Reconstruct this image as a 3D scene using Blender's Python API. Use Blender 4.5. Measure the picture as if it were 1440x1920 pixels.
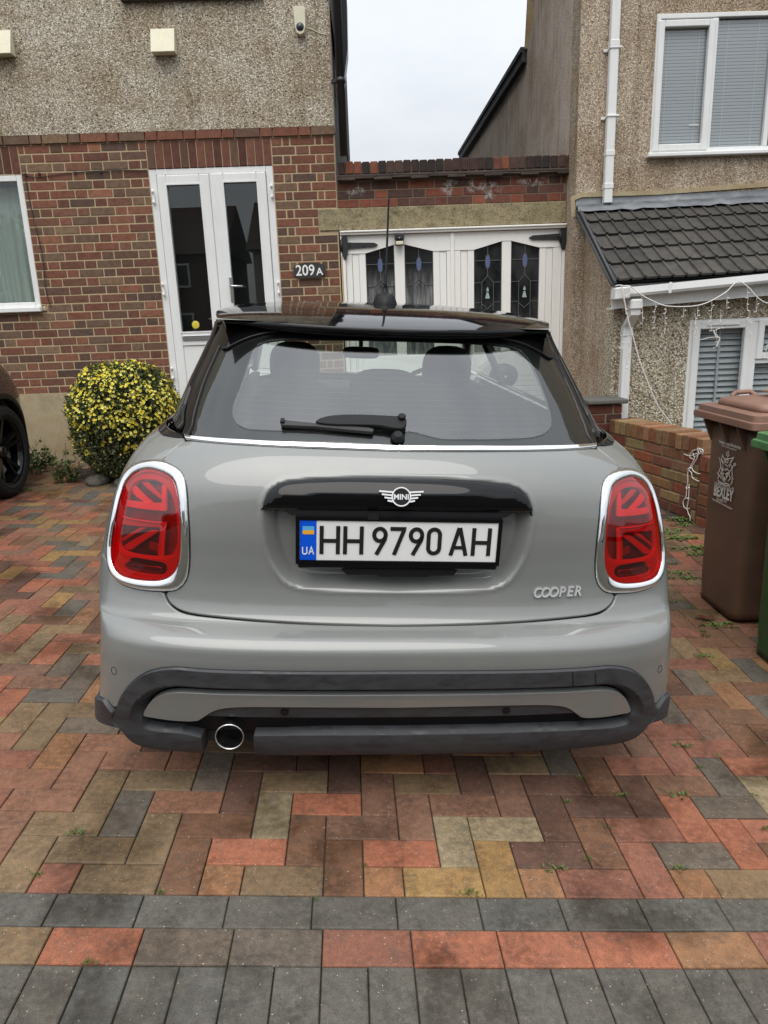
import bpy, bmesh, math, random
import numpy as np
from mathutils import Matrix, Vector
from mathutils.geometry import delaunay_2d_cdt
random.seed(7); rng = np.random.default_rng(7)
sc = bpy.context.scene
for o in list(bpy.data.objects): bpy.data.objects.remove(o)

# ---------------------------------------------------------------- camera
FPX, PITCH, ROLL, YAW, HCAM = 1340.0, 0.26009, -0.03547, 0.03959, 1.3166
def cam_axes():
    cy, sy = math.cos(YAW), math.sin(YAW)
    fw = np.array([sy*math.cos(PITCH), cy*math.cos(PITCH), -math.sin(PITCH)])
    rt = np.array([cy, -sy, 0.0]); up = np.cross(rt, fw)
    c, s = math.cos(ROLL), math.sin(ROLL)
    return c*rt+s*up, -s*rt+c*up, fw
CR, CU, CF = cam_axes(); CC = np.array([0, 0, HCAM])
cam_d = bpy.data.cameras.new('camera'); cam = bpy.data.objects.new('camera', cam_d)
sc.collection.objects.link(cam); sc.camera = cam
cam.matrix_world = Matrix([[CR[0], CU[0], -CF[0], 0], [CR[1], CU[1], -CF[1], 0], [CR[2], CU[2], -CF[2], HCAM], [0, 0, 0, 1]])
cam_d.sensor_fit = 'HORIZONTAL'; cam_d.sensor_width = 36.0; cam_d.lens = FPX/1440*36
cam_d.clip_start = 0.05; cam_d.clip_end = 1000
sc.render.resolution_x, sc.render.resolution_y = 768, 1024

# ---------------------------------------------------------------- sky and light (overcast)
W = bpy.data.worlds.new('World'); sc.world = W; W.use_nodes = True
wn, wl = W.node_tree.nodes, W.node_tree.links; wn.clear()
wo = wn.new('ShaderNodeOutputWorld'); bg = wn.new('ShaderNodeBackground'); bg.inputs['Strength'].default_value = 1.0
sky = wn.new('ShaderNodeTexSky'); sky.sky_type = 'NISHITA'; sky.sun_disc = False
SUN_EL, SUN_AZ = math.radians(60), math.radians(192)
sky.sun_elevation = SUN_EL; sky.sun_rotation = SUN_AZ; sky.dust_density = 4
tc = wn.new('ShaderNodeTexCoord'); sep = wn.new('ShaderNodeSeparateXYZ'); wl.new(tc.outputs['Generated'], sep.inputs[0])
mp = wn.new('ShaderNodeMapping'); mp.inputs['Scale'].default_value = (1.0, 1.0, 2.6); wl.new(tc.outputs['Generated'], mp.inputs[0])
nz = wn.new('ShaderNodeTexNoise'); nz.inputs['Scale'].default_value = 2.2; nz.inputs['Detail'].default_value = 6; nz.inputs['Roughness'].default_value = 0.55
wl.new(mp.outputs[0], nz.inputs[0])
cr = wn.new('ShaderNodeValToRGB'); cr.color_ramp.elements[0].position = 0.34; cr.color_ramp.elements[1].position = 0.66
cr.color_ramp.elements[0].color = (0.445, 0.468, 0.495, 1); cr.color_ramp.elements[1].color = (0.56, 0.58, 0.605, 1)
wl.new(nz.outputs['Fac'], cr.inputs[0])
zr = wn.new('ShaderNodeMapRange'); zr.inputs[1].default_value = 0.0; zr.inputs[2].default_value = 1.0
zr.inputs[3].default_value = 0.86; zr.inputs[4].default_value = 2.5; wl.new(sep.outputs[2], zr.inputs[0])
mul = wn.new('ShaderNodeVectorMath'); mul.operation = 'SCALE'; wl.new(cr.outputs[0], mul.inputs[0]); wl.new(zr.outputs[0], mul.inputs[3])
nsc = wn.new('ShaderNodeVectorMath'); nsc.operation = 'SCALE'; nsc.inputs[3].default_value = 0.012; wl.new(sky.outputs[0], nsc.inputs[0])
add = wn.new('ShaderNodeVectorMath'); add.operation = 'ADD'; wl.new(mul.outputs[0], add.inputs[0]); wl.new(nsc.outputs[0], add.inputs[1])
wl.new(add.outputs[0], bg.inputs['Color']); wl.new(bg.outputs[0], wo.inputs[0])
sd = bpy.data.lights.new('sun', 'SUN'); sd.energy = 1.5; sd.angle = math.radians(50); sd.color = (1.0, 0.955, 0.89)
sun = bpy.data.objects.new('sun', sd); sc.collection.objects.link(sun)
_dir = Vector((math.sin(SUN_AZ)*math.cos(SUN_EL), math.cos(SUN_AZ)*math.cos(SUN_EL), math.sin(SUN_EL)))
sun.rotation_euler = _dir.to_track_quat('Z', 'Y').to_euler()
sc.view_settings.view_transform = 'Standard'; sc.view_settings.look = 'None'
sc.view_settings.exposure = 0.30; sc.view_settings.gamma = 1.0; sc.view_settings.use_curve_mapping = False
sc.render.engine = 'CYCLES'
sc.cycles.max_bounces = 7; sc.cycles.transparent_max_bounces = 16; sc.cycles.caustics_reflective = False; sc.cycles.caustics_refractive = False

# ---------------------------------------------------------------- measuring the place
def ray(x, y): return CF+CR*(x-720)/FPX+CU*(960-y)/FPX
GP = (-0.11593, -0.02755, 0.01788, 0.0062, 0.0032)
def gz(x, y):
    """height of the gently warped driveway"""
    x = np.clip(x, -5.5, 3.2); y = np.clip(y, -0.6, 7.4)
    return GP[0]*x+GP[1]*y+GP[2]*x*y+GP[3]*y*y+GP[4]*x*x
def ghit(px, py, h=0.0):
    d = ray(px, py); t = 3.0
    for _ in range(40):
        P = CC+d*t; Q = CC+d*(t+1e-4)
        F = P[2]-gz(P[0], P[1])-h; G = ((Q[2]-gz(Q[0], Q[1])-h)-F)/1e-4; t -= float(np.clip(F/G, -1, 1))
    return CC+d*t
def gnorm(x, y):
    e = .02; dx = (gz(x+e, y)-gz(x-e, y))/(2*e); dy = (gz(x, y+e)-gz(x, y-e))/(2*e)
    n = np.array([-dx, -dy, 1.0]); return n/np.linalg.norm(n)
def zhit(px, py, z): d = ray(px, py); return CC+d*((z-HCAM)/d[2])
FA, FD = -0.02703, 6.99462           # facade line of the houses
FN = np.array([-math.sin(FA), math.cos(FA), 0]); FS = np.array([math.cos(FA), math.sin(FA), 0]); FO = FN*(FN[1]*FD)
def fp(px, py, y=0.0):
    """a sight line meets the plane y metres behind the facade -> (s, z)"""
    d = ray(px, py); t = ((FO@FN)+y-CC@FN)/(FN@d); Q = CC+d*t; return float(Q@FS), float(Q[2])
def fside(px, py, s):
    d = ray(px, py); t = (s-CC@FS)/(d@FS); Q = CC+d*t; return float(Q@FN-FO@FN), float(Q[2])

# ---------------------------------------------------------------- object helpers
COL = sc.collection
def link(o, parent=None):
    COL.objects.link(o)
    if parent is not None: o.parent = parent
    return o
def thing(name, label, cat, loc=(0, 0, 0), rot=None, group=None, kind=None):
    o = bpy.data.objects.new(name, None); o.empty_display_size = .1; COL.objects.link(o)
    o.location = loc
    if rot is not None: o.rotation_euler = rot
    if label: o['label'] = label
    if cat: o['category'] = cat
    if group: o['group'] = group
    if kind: o['kind'] = kind
    return o
class MB:
    """collects boxes, tubes, strokes and sheets into one mesh"""
    def __init__(s): s.v = []; s.f = []; s.sm = []
    def add(s, vs, fs, smooth=False):
        n = len(s.v); s.v += [tuple(map(float, p)) for p in vs]; s.f += [tuple(i+n for i in f) for f in fs]; s.sm += [smooth]*len(fs); return s
    def box(s, x0, x1, y0, y1, z0, z1, b=0.0):
        if b <= 0:
            v = [(x, y, z) for z in (z0, z1) for y in (y0, y1) for x in (x0, x1)]
            return s.add(v, [(0, 2, 3, 1), (4, 5, 7, 6), (0, 1, 5, 4), (2, 6, 7, 3), (0, 4, 6, 2), (1, 3, 7, 5)])
        # bevelled box: 24 corner points
        X, Y, Z = (x0, x1), (y0, y1), (z0, z1); v = []; idx = {}
        for i in (0, 1):
            for j in (0, 1):
                for k in (0, 1):
                    sx, sy, sz = (1, -1)[i]*b, (1, -1)[j]*b, (1, -1)[k]*b
                    for a, p in enumerate(((X[i], Y[j]+sy, Z[k]+sz), (X[i]+sx, Y[j], Z[k]+sz), (X[i]+sx, Y[j]+sy, Z[k]))):
                        idx[i, j, k, a] = len(v); v.append(p)
        f = []
        g = lambda *q: idx[q]
        for i in (0, 1): f.append([g(i, 0, 0, 0), g(i, 1, 0, 0), g(i, 1, 1, 0), g(i, 0, 1, 0)])
        for j in (0, 1): f.append([g(0, j, 0, 1), g(1, j, 0, 1), g(1, j, 1, 1), g(0, j, 1, 1)])
        for k in (0, 1): f.append([g(0, 0, k, 2), g(1, 0, k, 2), g(1, 1, k, 2), g(0, 1, k, 2)])
        for j in (0, 1):
            for k in (0, 1): f.append([g(0, j, k, 1), g(1, j, k, 1), g(1, j, k, 2), g(0, j, k, 2)])
        for i in (0, 1):
            for k in (0, 1): f.append([g(i, 0, k, 0), g(i, 1, k, 0), g(i, 1, k, 2), g(i, 0, k, 2)])
            for j in (0, 1): f.append([g(i, j, 0, 0), g(i, j, 1, 0), g(i, j, 1, 1), g(i, j, 0, 1)])
        for i in (0, 1):
            for j in (0, 1):
                for k in (0, 1): f.append([g(i, j, k, 0), g(i, j, k, 1), g(i, j, k, 2)])
        return s.add(v, f)
    def grid(s, P, smooth=True, closed=False):
        P = np.asarray(P, float); n, m = P.shape[:2]
        fs = [(i*m+j, i*m+j+1, (i+1)*m+j+1, (i+1)*m+j) for i in range(n-1) for j in range(m-1)]
        if closed: fs += [(i*m+m-1, i*m, (i+1)*m, (i+1)*m+m-1) for i in range(n-1)]
        return s.add(P.reshape(-1, 3), fs, smooth)
    def tube(s, pts, r, n=8, cap=True):
        pts = [np.array(p, float) for p in pts]; R = r if hasattr(r, '__len__') else [r]*len(pts); rings = []
        up = np.array([0, 0, 1.0]); a = None
        for i, p in enumerate(pts):
            d = pts[min(i+1, len(pts)-1)]-pts[max(i-1, 0)]; d = d/(np.linalg.norm(d)+1e-12)
            if a is None:
                a = np.cross(d, up if abs(d[2]) < .9 else np.array([1.0, 0, 0]))
            a = a-d*(a@d); a /= np.linalg.norm(a)+1e-12; b = np.cross(d, a)
            rings.append([p+R[i]*(math.cos(t)*a+math.sin(t)*b) for t in np.linspace(0, 2*math.pi, n, endpoint=False)])
        k = len(s.v); s.grid(rings, True, True)
        if cap:
            s.f += [tuple(range(k, k+n))[::-1], tuple(range(k+(len(pts)-1)*n, k+len(pts)*n))]; s.sm += [False, False]
        return s
    def lathe(s, prof, c, ax='z', n=24, smooth=True):
        """prof: (radius, height) pairs round an axis through c"""
        rings = []
        for r, h in prof:
            ring = []
            for t in np.linspace(0, 2*math.pi, n, endpoint=False):
                u, v = r*math.cos(t), r*math.sin(t)
                q = {'z': (u, v, h), 'x': (h, u, v), 'y': (u, h, v)}[ax]; ring.append((c[0]+q[0], c[1]+q[1], c[2]+q[2]))
            rings.append(ring)
        return s.grid(rings, smooth, True)
    def prism(s, poly, fn, h0, h1, smooth=False):
        """poly in 2-D, fn(u, v, h) -> 3-D; a closed slab"""
        n = len(poly); a = [fn(u, v, h0) for u, v in poly]; b = [fn(u, v, h1) for u, v in poly]
        k = len(s.v); s.add(a+b, [(i, (i+1) % n, n+(i+1) % n, n+i) for i in range(n)], smooth)
        vv, _, ff = delaunay_2d_cdt([Vector(p) for p in poly], [], [list(range(n))], 1, 1e-7)[:3]
        if len(vv) == n:
            for f in ff: s.f += [tuple(k+i for i in f), tuple(k+n+i for i in f)[::-1]]; s.sm += [False, False]
        return s
    def stroke(s, pts, w, fn, h0, h1, closed=False):
        """a bar of width w along a 2-D polyline, mitred"""
        p = np.array(pts, float); n = len(p); L = []; Rr = []
        for i in range(n):
            if closed: a, b = p[i]-p[i-1], p[(i+1) % n]-p[i]
            else:
                a = p[i]-p[i-1] if i else p[1]-p[0]; b = p[i+1]-p[i] if i < n-1 else a
            a = a/np.linalg.norm(a); b = b/np.linalg.norm(b); na = np.array([-a[1], a[0]]); nb = np.array([-b[1], b[0]])
            m = na+nb; m /= np.linalg.norm(m); k = w/2/max(.35, m@na); L.append(p[i]+m*k); Rr.append(p[i]-m*k)
        rows = []
        for i in range(n): rows.append([fn(*L[i], h0), fn(*L[i], h1), fn(*Rr[i], h1), fn(*Rr[i], h0)])
        if closed: rows.append(rows[0])
        k = len(s.v); s.grid(rows, False, True)
        if not closed: s.f += [(k, k+1, k+2, k+3), tuple(k+(n-1)*4+i for i in (3, 2, 1, 0))]; s.sm += [False, False]
        return s
    def mesh(s, name):
        me = bpy.data.meshes.new(name); me.from_pydata(s.v, [], s.f)
        if len(me.polygons) == len(s.sm): me.polygons.foreach_set('use_smooth', s.sm)
        bm = bmesh.new(); bm.from_mesh(me); bmesh.ops.recalc_face_normals(bm, faces=bm.faces); bm.to_mesh(me); bm.free()
        return me
    def build(s, name, mt, parent=None, **kw):
        me = s.mesh(name); me.materials.append(mt); o = link(bpy.data.objects.new(name, me), parent)
        for k, v in kw.items(): o[k] = v
        return o
def inst(name, me, parent, loc=(0, 0, 0), rot=None, color=None, mtx=None):
    o = bpy.data.objects.new(name, me); link(o, parent)
    if mtx is not None: o.matrix_local = mtx
    else:
        o.location = loc
        if rot is not None: o.rotation_euler = rot
    if color is not None: o.color = (*color, 1)
    return o
def spline(P, n=8, closed=False):
    P = np.array(P, float); N = len(P); out = []
    rngi = range(N) if closed else range(N-1)
    for i in rngi:
        p0 = P[i-1] if (closed or i > 0) else P[0]; p1 = P[i]; p2 = P[(i+1) % N]; p3 = P[(i+2) % N] if (closed or i < N-2) else P[-1]
        for t in np.linspace(0, 1, n, endpoint=False):
            out.append(.5*((2*p1)+(-p0+p2)*t+(2*p0-5*p1+4*p2-p3)*t*t+(-p0+3*p1-3*p2+p3)*t**3))
    if not closed: out.append(P[-1])
    return np.array(out)
def text_mb(txt, size, bold=0.0, depth=0.0, align='CENTER', squeeze=1.0, shear=0.0, fn=None, mb=None):
    """lettering as a mesh; fn maps (u, v, h) to 3-D"""
    cu = bpy.data.curves.new('lettering', 'FONT'); cu.body = txt; cu.size = size; cu.offset = bold; cu.extrude = depth/2; cu.align_x = align; cu.shear = shear
    cu.resolution_u = 3
    o = bpy.data.objects.new('lettering', cu); COL.objects.link(o)
    dg = bpy.context.evaluated_depsgraph_get(); me = bpy.data.meshes.new_from_object(o.evaluated_get(dg))
    mb = mb or MB()
    mb.add([fn(v.co.x*squeeze, v.co.y, v.co.z+depth/2) for v in me.vertices], [tuple(p.vertices) for p in me.polygons])
    bpy.data.objects.remove(o); bpy.data.curves.remove(cu); bpy.data.meshes.remove(me); return mb

# ---------------------------------------------------------------- materials
def srgb(r, g, b):
    f = lambda c: (c/255/12.92 if c/255 <= .04045 else ((c/255+.055)/1.055)**2.4); return (f(r), f(g), f(b))
class NT:
    def __init__(s, name):
        s.m = bpy.data.materials.new(name); s.m.use_nodes = True; s.n = s.m.node_tree.nodes; s.l = s.m.node_tree.links
        s.b = s.n['Principled BSDF']; s.out = s.n['Material Output']
    def new(s, t, **kw):
        n = s.n.new(t)
        for k, v in kw.items(): setattr(n, k, v)
        return n
    def coord(s, kind='Object', scale=(1, 1, 1)):
        t = s.new('ShaderNodeTexCoord'); m = s.new('ShaderNodeMapping'); m.inputs['Scale'].default_value = scale; s.l.new(t.outputs[kind], m.inputs[0]); return m.outputs[0]
    def pos(s, scale=(1, 1, 1)):
        t = s.new('ShaderNodeNewGeometry'); m = s.new('ShaderNodeMapping'); m.inputs['Scale'].default_value = scale; s.l.new(t.outputs['Position'], m.inputs[0]); return m.outputs[0]
    def noise(s, vec, scale, detail=4, rough=.6, w=None):
        t = s.new('ShaderNodeTexNoise'); t.inputs['Scale'].default_value = scale; t.inputs['Detail'].default_value = detail; t.inputs['Roughness'].default_value = rough
        if vec is not None: s.l.new(vec, t.inputs['Vector'])
        return t.outputs['Fac']
    def voro(s, vec, scale, out='Color', feature='F1', rnd=1.0):
        t = s.new('ShaderNodeTexVoronoi'); t.feature = feature; t.inputs['Scale'].default_value = scale; t.inputs['Randomness'].default_value = rnd
        s.l.new(vec, t.inputs['Vector']); return t.outputs[out]
    def ramp(s, fac, stops, interp='LINEAR'):
        r = s.new('ShaderNodeValToRGB'); r.color_ramp.interpolation = interp; e = r.color_ramp.elements
        while len(e) < len(stops): e.new(.5)
        for i, (p, c) in enumerate(stops):
            e[i].position = p; e[i].color = (*c, 1) if hasattr(c, '__len__') else (c, c, c, 1)
        s.l.new(fac, r.inputs[0]); return r.outputs[0]
    def mix(s, a, b, fac, mode='MIX'):
        m = s.new('ShaderNodeMix', data_type='RGBA', blend_type=mode)
        for k, v in ((0, fac), (6, a), (7, b)):
            if hasattr(v, 'node'): s.l.new(v, m.inputs[k])
            elif k == 0: m.inputs[0].default_value = v
            else: m.inputs[k].default_value = (*v, 1) if hasattr(v, '__len__') else (v, v, v, 1)
        return m.outputs[2]
    def math(s, op, a, b=0.0):
        m = s.new('ShaderNodeMath', operation=op)
        for k, v in ((0, a), (1, b)):
            if hasattr(v, 'node'): s.l.new(v, m.inputs[k])
            else: m.inputs[k].default_value = v
        return m.outputs[0]
    def bump(s, h, strength=.3, dist=.01, normal=None):
        b = s.new('ShaderNodeBump'); b.inputs['Strength'].default_value = strength; b.inputs['Distance'].default_value = dist
        s.l.new(h, b.inputs['Height'])
        if normal is not None: s.l.new(normal, b.inputs['Normal'])
        s.l.new(b.outputs[0], s.b.inputs['Normal']); return b.outputs[0]
    def set(s, **kw):
        names = dict(color='Base Color', rough='Roughness', metal='Metallic', coat='Coat Weight', coatr='Coat Roughness', spec='Specular IOR Level', trans='Transmission Weight', ior='IOR', alpha='Alpha', emit='Emission Strength', sheen='Sheen Weight', sss='Subsurface Weight')
        for k, v in kw.items():
            i = s.b.inputs[names[k]]
            if hasattr(v, 'node'): s.l.new(v, i)
            elif k == 'color': i.default_value = (*v, 1)
            else: i.default_value = v
        return s.m
def plain(name, color, rough=.5, metal=0.0, coat=0.0, spec=.5, grain=0.0, gscale=60, bump=0.0):
    t = NT(name); t.set(color=color, rough=rough, metal=metal, coat=coat, coatr=.04, spec=spec)
    if grain or bump:
        f = t.noise(t.pos(), gscale, 5, .65)
        if grain:
            t.set(color=t.mix(tuple(max(0, c*(1-grain)) for c in color), tuple(min(1, c*(1+grain)) for c in color), t.ramp(f, [(.3, 0.0), (.7, 1.0)])))
            t.set(rough=t.math('ADD', t.math('MULTIPLY', f, .25), rough-.12))
        if bump: t.bump(f, bump, .004)
    return t.m
def glassy(name, tint=(1, 1, 1), ior=1.5, rough=0.0, k=1.7):
    """thin pane: tinted transparency under a Fresnel reflection"""
    t = NT(name); tr = t.new('ShaderNodeBsdfTransparent'); tr.inputs[0].default_value = (*tint, 1)
    gl = t.new('ShaderNodeBsdfGlossy'); gl.inputs['Roughness'].default_value = rough
    lw = t.new('ShaderNodeLayerWeight'); lw.inputs['Blend'].default_value = .5; f0 = ((ior-1)/(ior+1))**2*k
    mx = t.new('ShaderNodeMixShader'); f2 = t.math('ADD', t.math('MULTIPLY', t.math('POWER', lw.outputs['Facing'], 4.5), 1-f0), f0)
    t.l.new(f2, mx.inputs[0]); t.l.new(tr.outputs[0], mx.inputs[1]); t.l.new(gl.outputs[0], mx.inputs[2]); t.l.new(mx.outputs[0], t.out.inputs[0])
    return t.m

# ================================================================ GROUND
def m_paver(name, attr):
    t = NT(name)
    if attr: a = t.new('ShaderNodeAttribute'); a.attribute_name = 'Col'; base = a.outputs['Color']
    else: a = t.new('ShaderNodeObjectInfo'); base = a.outputs['Color']
    p = t.pos()
    big = t.noise(p, 9, 4, .6); mid = t.noise(p, 55, 5, .7); fine = t.noise(p, 420, 3, .7)
    c = t.mix(base, t.mix(base, (.24, .22, .19), .55, 'MULTIPLY'), t.ramp(big, [(.38, 0.0), (.66, .95)]))
    c = t.mix(c, (.085, .078, .066), t.ramp(t.noise(t.pos((1, 1, 1)), 20, 7, .74), [(.52, 0.0), (.66, .5)]))
    c = t.mix(c, t.mix(base, (1.55, 1.12, .82), 1.0, 'MULTIPLY'), t.ramp(t.noise(t.pos((1, 1, 1)), 27, 6, .7), [(.58, 0.0), (.72, .45)]))
    c = t.mix(c, t.mix(base, (1.45, 1.42, 1.38), 1.0, 'MULTIPLY'), t.ramp(mid, [(.42, 0.0), (.70, .75)]))
    c = t.mix(c, t.mix(c, (.45, .45, .45), 1.0, 'MULTIPLY'), t.ramp(fine, [(.35, .75), (.55, 0.0)]))
    v = t.voro(p, 95, 'Distance'); vc = t.voro(p, 95, 'Color')
    sx = t.new('ShaderNodeSeparateColor'); t.l.new(vc, sx.inputs[0])
    sp = t.math('MULTIPLY', t.ramp(v, [(.10, 1.0), (.16, 0.0)]), t.ramp(sx.outputs[0], [(.80, 0.0), (.82, 1.0)]))
    c = t.mix(c, (.42, .38, .31), sp)
    # small dark pits
    v2 = t.voro(p, 70, 'Distance'); pit = t.math('MULTIPLY', t.ramp(v2, [(.06, 1.0), (.12, 0.0)]), t.ramp(sx.outputs[1], [(.86, 0.0), (.88, 1.0)]))
    c = t.mix(c, (.02, .018, .015), pit)
    bl = t.noise(t.pos(), 4.2, 7, .68); c = t.mix(c, (.24, .21, .17), t.ramp(bl, [(.64, 0.0), (.78, .25)]))
    gr = t.noise(t.pos(), 900, 2, .6); c = t.mix(c, t.mix(c, (1.7, 1.65, 1.55), 1.0, 'MULTIPLY'), t.ramp(gr, [(.56, 0.0), (.66, .55)])); c = t.mix(c, t.mix(c, (.55, .55, .55), 1.0, 'MULTIPLY'), t.ramp(gr, [(.34, .6), (.44, 0.0)]))
    # damp blotches
    wet = t.ramp(t.noise(p, 2.3, 5, .6), [(.53, 0.0), (.62, 1.0)])
    c = t.mix(c, t.mix(c, (.58, .56, .53), 1.0, 'MULTIPLY'), wet)
    rr = t.new('ShaderNodeMapRange'); t.l.new(wet, rr.inputs[0]); rr.inputs[3].default_value = .78; rr.inputs[4].default_value = .42
    t.set(color=c, rough=rr.outputs[0], spec=.35)
    h = t.math('ADD', t.math('MULTIPLY', fine, .5), mid); h = t.math('SUBTRACT', h, pit)
    t.bump(h, .45, .0035); return t.m
PAV = m_paver('paving_block', False); PAVJ = m_paver('paving_block_joined', True)
t = NT('jointing_sand'); f = t.noise(t.pos(), 180, 4, .7); g = t.noise(t.pos(), 3, 3, .6)
t.set(color=t.mix(t.mix((.020, .017, .013), (.075, .064, .048), f), (.028, .036, .014), t.ramp(g, [(.5, 0.0), (.62, .8)])), rough=.95); t.bump(f, .8, .004); SAND = t.m
t = NT('asphalt'); f = t.noise(t.pos(), 160, 4, .7); t.set(color=t.mix((.035, .035, .036), (.085, .084, .082), f), rough=.85); t.bump(f, .5, .004); ASPH = t.m

ground = MB()
xs = np.concatenate([[-160, -60, -25, -12, -8], np.arange(-6, 6.01, .1), [8, 12, 25, 60, 160]])
ys = np.concatenate([[-160, -60, -25, -14, -8, -4, -2], np.arange(-1, 8.01, .1), [10, 14, 25, 60, 160]])
XX, YY = np.meshgrid(xs, ys); ZZ = gz(XX, YY)-.0085+.0035*np.sin(XX*13)*np.sin(YY*11)
ground.grid(np.stack([XX, YY, ZZ], -1))
g_o = ground.build('ground', SAND); g_o['kind'] = 'structure'

A0 = .09934; KX, KY = -.71546, 1.23715
COLS = dict(R=srgb(154, 98, 75), r=srgb(136, 91, 74), P=srgb(126, 94, 77), p=srgb(138, 100, 80), B=srgb(118, 86, 66), T=srgb(124, 103, 78), O=srgb(125, 105, 80),
            L=srgb(144, 130, 104), Y=srgb(147, 118, 77), o=srgb(145, 106, 76), G=srgb(99, 92, 83), g=srgb(104, 93, 82), D=srgb(100, 73, 61), K=srgb(95, 92, 86))
def pxl(s, ox, oy, k, extra):
    out = []
    for tok in s.split():
        a, b, c = tok.split(','); out.append((ox+float(a)/k, oy+float(b)/k, c))
    return out
TR = (pxl('60,430,O 200,495,r 430,500,T 690,450,B 830,500,o 1060,500,T 1285,450,B 1405,500,o 20,300,P 330,388,O 560,345,O 925,390,R 1145,350,B 1400,395,R 235,285,O 445,250,G 800,290,B 1020,250,L 1330,300,P 150,195,r 380,160,O 690,205,p 900,165,D 1220,210,R 1395,170,P 100,115,r 300,90,p 590,120,O 790,90,g 1100,125,O 1290,100,D 60,45,r 190,35,o 500,50,p 680,50,p 1000,55,D 1165,65,D', 0, 1400, 2, 0)
 + pxl('40,505,o 225,505,Y 440,460,Y 600,510,o 820,510,r 1000,460,r 1170,515,o 1330,510,T 95,400,R 270,355,L 630,405,D 815,360,B 1170,410,g 1330,360,R 120,260,P 20,300,P 455,310,L 640,270,D 985,318,r 1145,275,R 1380,300,R 300,220,P 475,180,P 810,230,D 960,190,D 1290,225,g 155,140,O 335,110,D 640,150,D 800,115,B 1070,155,B 1190,150,r 1280,110,g 1390,160,T 490,75,O 660,60,g 930,80,r 1120,50,r 1390,70,r', 720, 1400, 2, 0)
 + pxl('750,80,r 350,100,O 880,200,T 540,250,R 150,190,r 130,310,T 700,380,g 980,320,R 250,440,P 900,520,g 1020,650,o 400,580,P 560,730,G 100,780,R 340,960,T 750,890,T 420,1150,O 900,1070,g 80,1240,p 130,1440,r 680,1350,o 1150,1250,p 950,1500,p 1300,1460,p 1150,1750,O 300,1660,p 480,1850,p', 0, 1180, 6, 0)
 + pxl('450,1065,R 480,540,Y 830,520,Y 1060,600,R 750,630,o 860,690,o 1020,450,R 1160,300,o 1270,170,o 1080,200,K 940,290,K 420,850,R 560,910,Y 940,885,Y 650,760,G 780,820,G 720,960,G 830,1030,G 550,1130,G 870,1215,R 340,1250,R 640,1430,Y 830,1500,G 300,1560,r 970,1600,o 730,1770,T 130,1700,O 120,1080,Y 240,800,R 130,700,r 230,410,r 150,300,r 330,220,r 600,280,r 700,180,o 560,430,r', 0, 900, 6.4, 0)
 + pxl('200,480,r 250,750,r 500,690,Y 220,610,T 430,560,B 370,430,B 620,530,B 650,640,P 850,780,G 570,850,T 300,900,g 760,950,B 620,1010,o 330,1070,B 880,1100,G 650,1200,B 370,1270,P 100,1200,g 700,1400,B 850,1330,B 130,1340,r 470,1480,r 130,1560,r 730,1620,R 500,1700,g 800,1800,L 330,1800,B 60,1800,B 300,120,r 150,180,T 260,250,G 400,320,T', 1240, 1080, 4.57, 0))
known = {}
def cell_owner(i, j):
    k = (i+j-2) % 4
    return ('H', i, j) if k == 0 else ('H', i-1, j) if k == 1 else ('V', i, j) if k == 2 else ('V', i, j-1)
for px, py, c in TR:
    P = ghit(px, py); known[cell_owner(math.floor((P[0]-KX)/A0+.04), math.floor((P[1]-KY)/A0))] = c
pieces = []   # (x0, x1, y0, y1, colour)
PLANT = [(-3.0, -1.35, 6.0, 7.4)]
for j in range(1, 66):
    for i in range(-46, 40):
        own = cell_owner(i, j)
        if own[0] == 'H':
            if (i, j) != own[1:]: continue
            x0, x1, y0, y1 = i, i+2, j, j+1
        else:
            if j == own[2]: x0, x1, y0, y1 = i, i+1, j, j+2
            elif j == 2: x0, x1, y0, y1 = i, i+1, j, j+1      # lower half cut off by the kerb course
            else: continue
        if y0 < 2: continue
        X0, X1, Y0, Y1 = KX+x0*A0-.004, KX+x1*A0-.004, KY+y0*A0, KY+y1*A0
        if Y1 > 7.0 or (X1 > 2.2+.0*Y0 and Y0 > 4.3 and X1 > 2.25-(Y0-4.4)*.3): continue
        c = known.get(own)
        if c is None:
            c = random.choices('BPprTOGgYoRDL', [18, 12, 12, 14, 10, 9, 3, 6, 4, 8, 6, 7, 1])[0]
            if 56 <= j or (abs(X0+1.9) < .5 and Y0 > 5.6): c = random.choice('GgKBT')
        pieces.append((X0, X1, Y0, Y1, c, 'block'))
for i in range(-22, 30):
    cc = {-2: 'g', 0: 'R', 2: 'g', 4: 'g', 6: 'R', 8: 'R', 10: 'R', 12: 'R', 14: 'r'}.get(i*2 if False else i, None)
for n in range(-18, 22):
    X0 = KX+2*n*A0; c = {-1: 'T', 0: 'R', 1: 'g', 2: 'g', 3: 'r', 4: 'R', 5: 'R', 6: 'R', 7: 'o', 8: 'r', -2: 'R'}.get(n) or random.choice('RrgGo')
    pieces.append((X0, X0+2*A0, KY, KY+A0, c, 'border'))
    X1 = KX-.0275+2*n*A0; pieces.append((X1, X1+2*A0, KY+A0, KY+2*A0, 'K', 'border'))
for n in range(-36, 44):
    pieces.append((KX+n*A0, KX+(n+1)*A0, KY-2*A0, KY, 'K', 'border'))
    pieces.append((KX+n*A0+.03, KX+(n+1)*A0+.03, KY-4*A0-.002, KY-2*A0-.002, 'K', 'border'))
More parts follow.
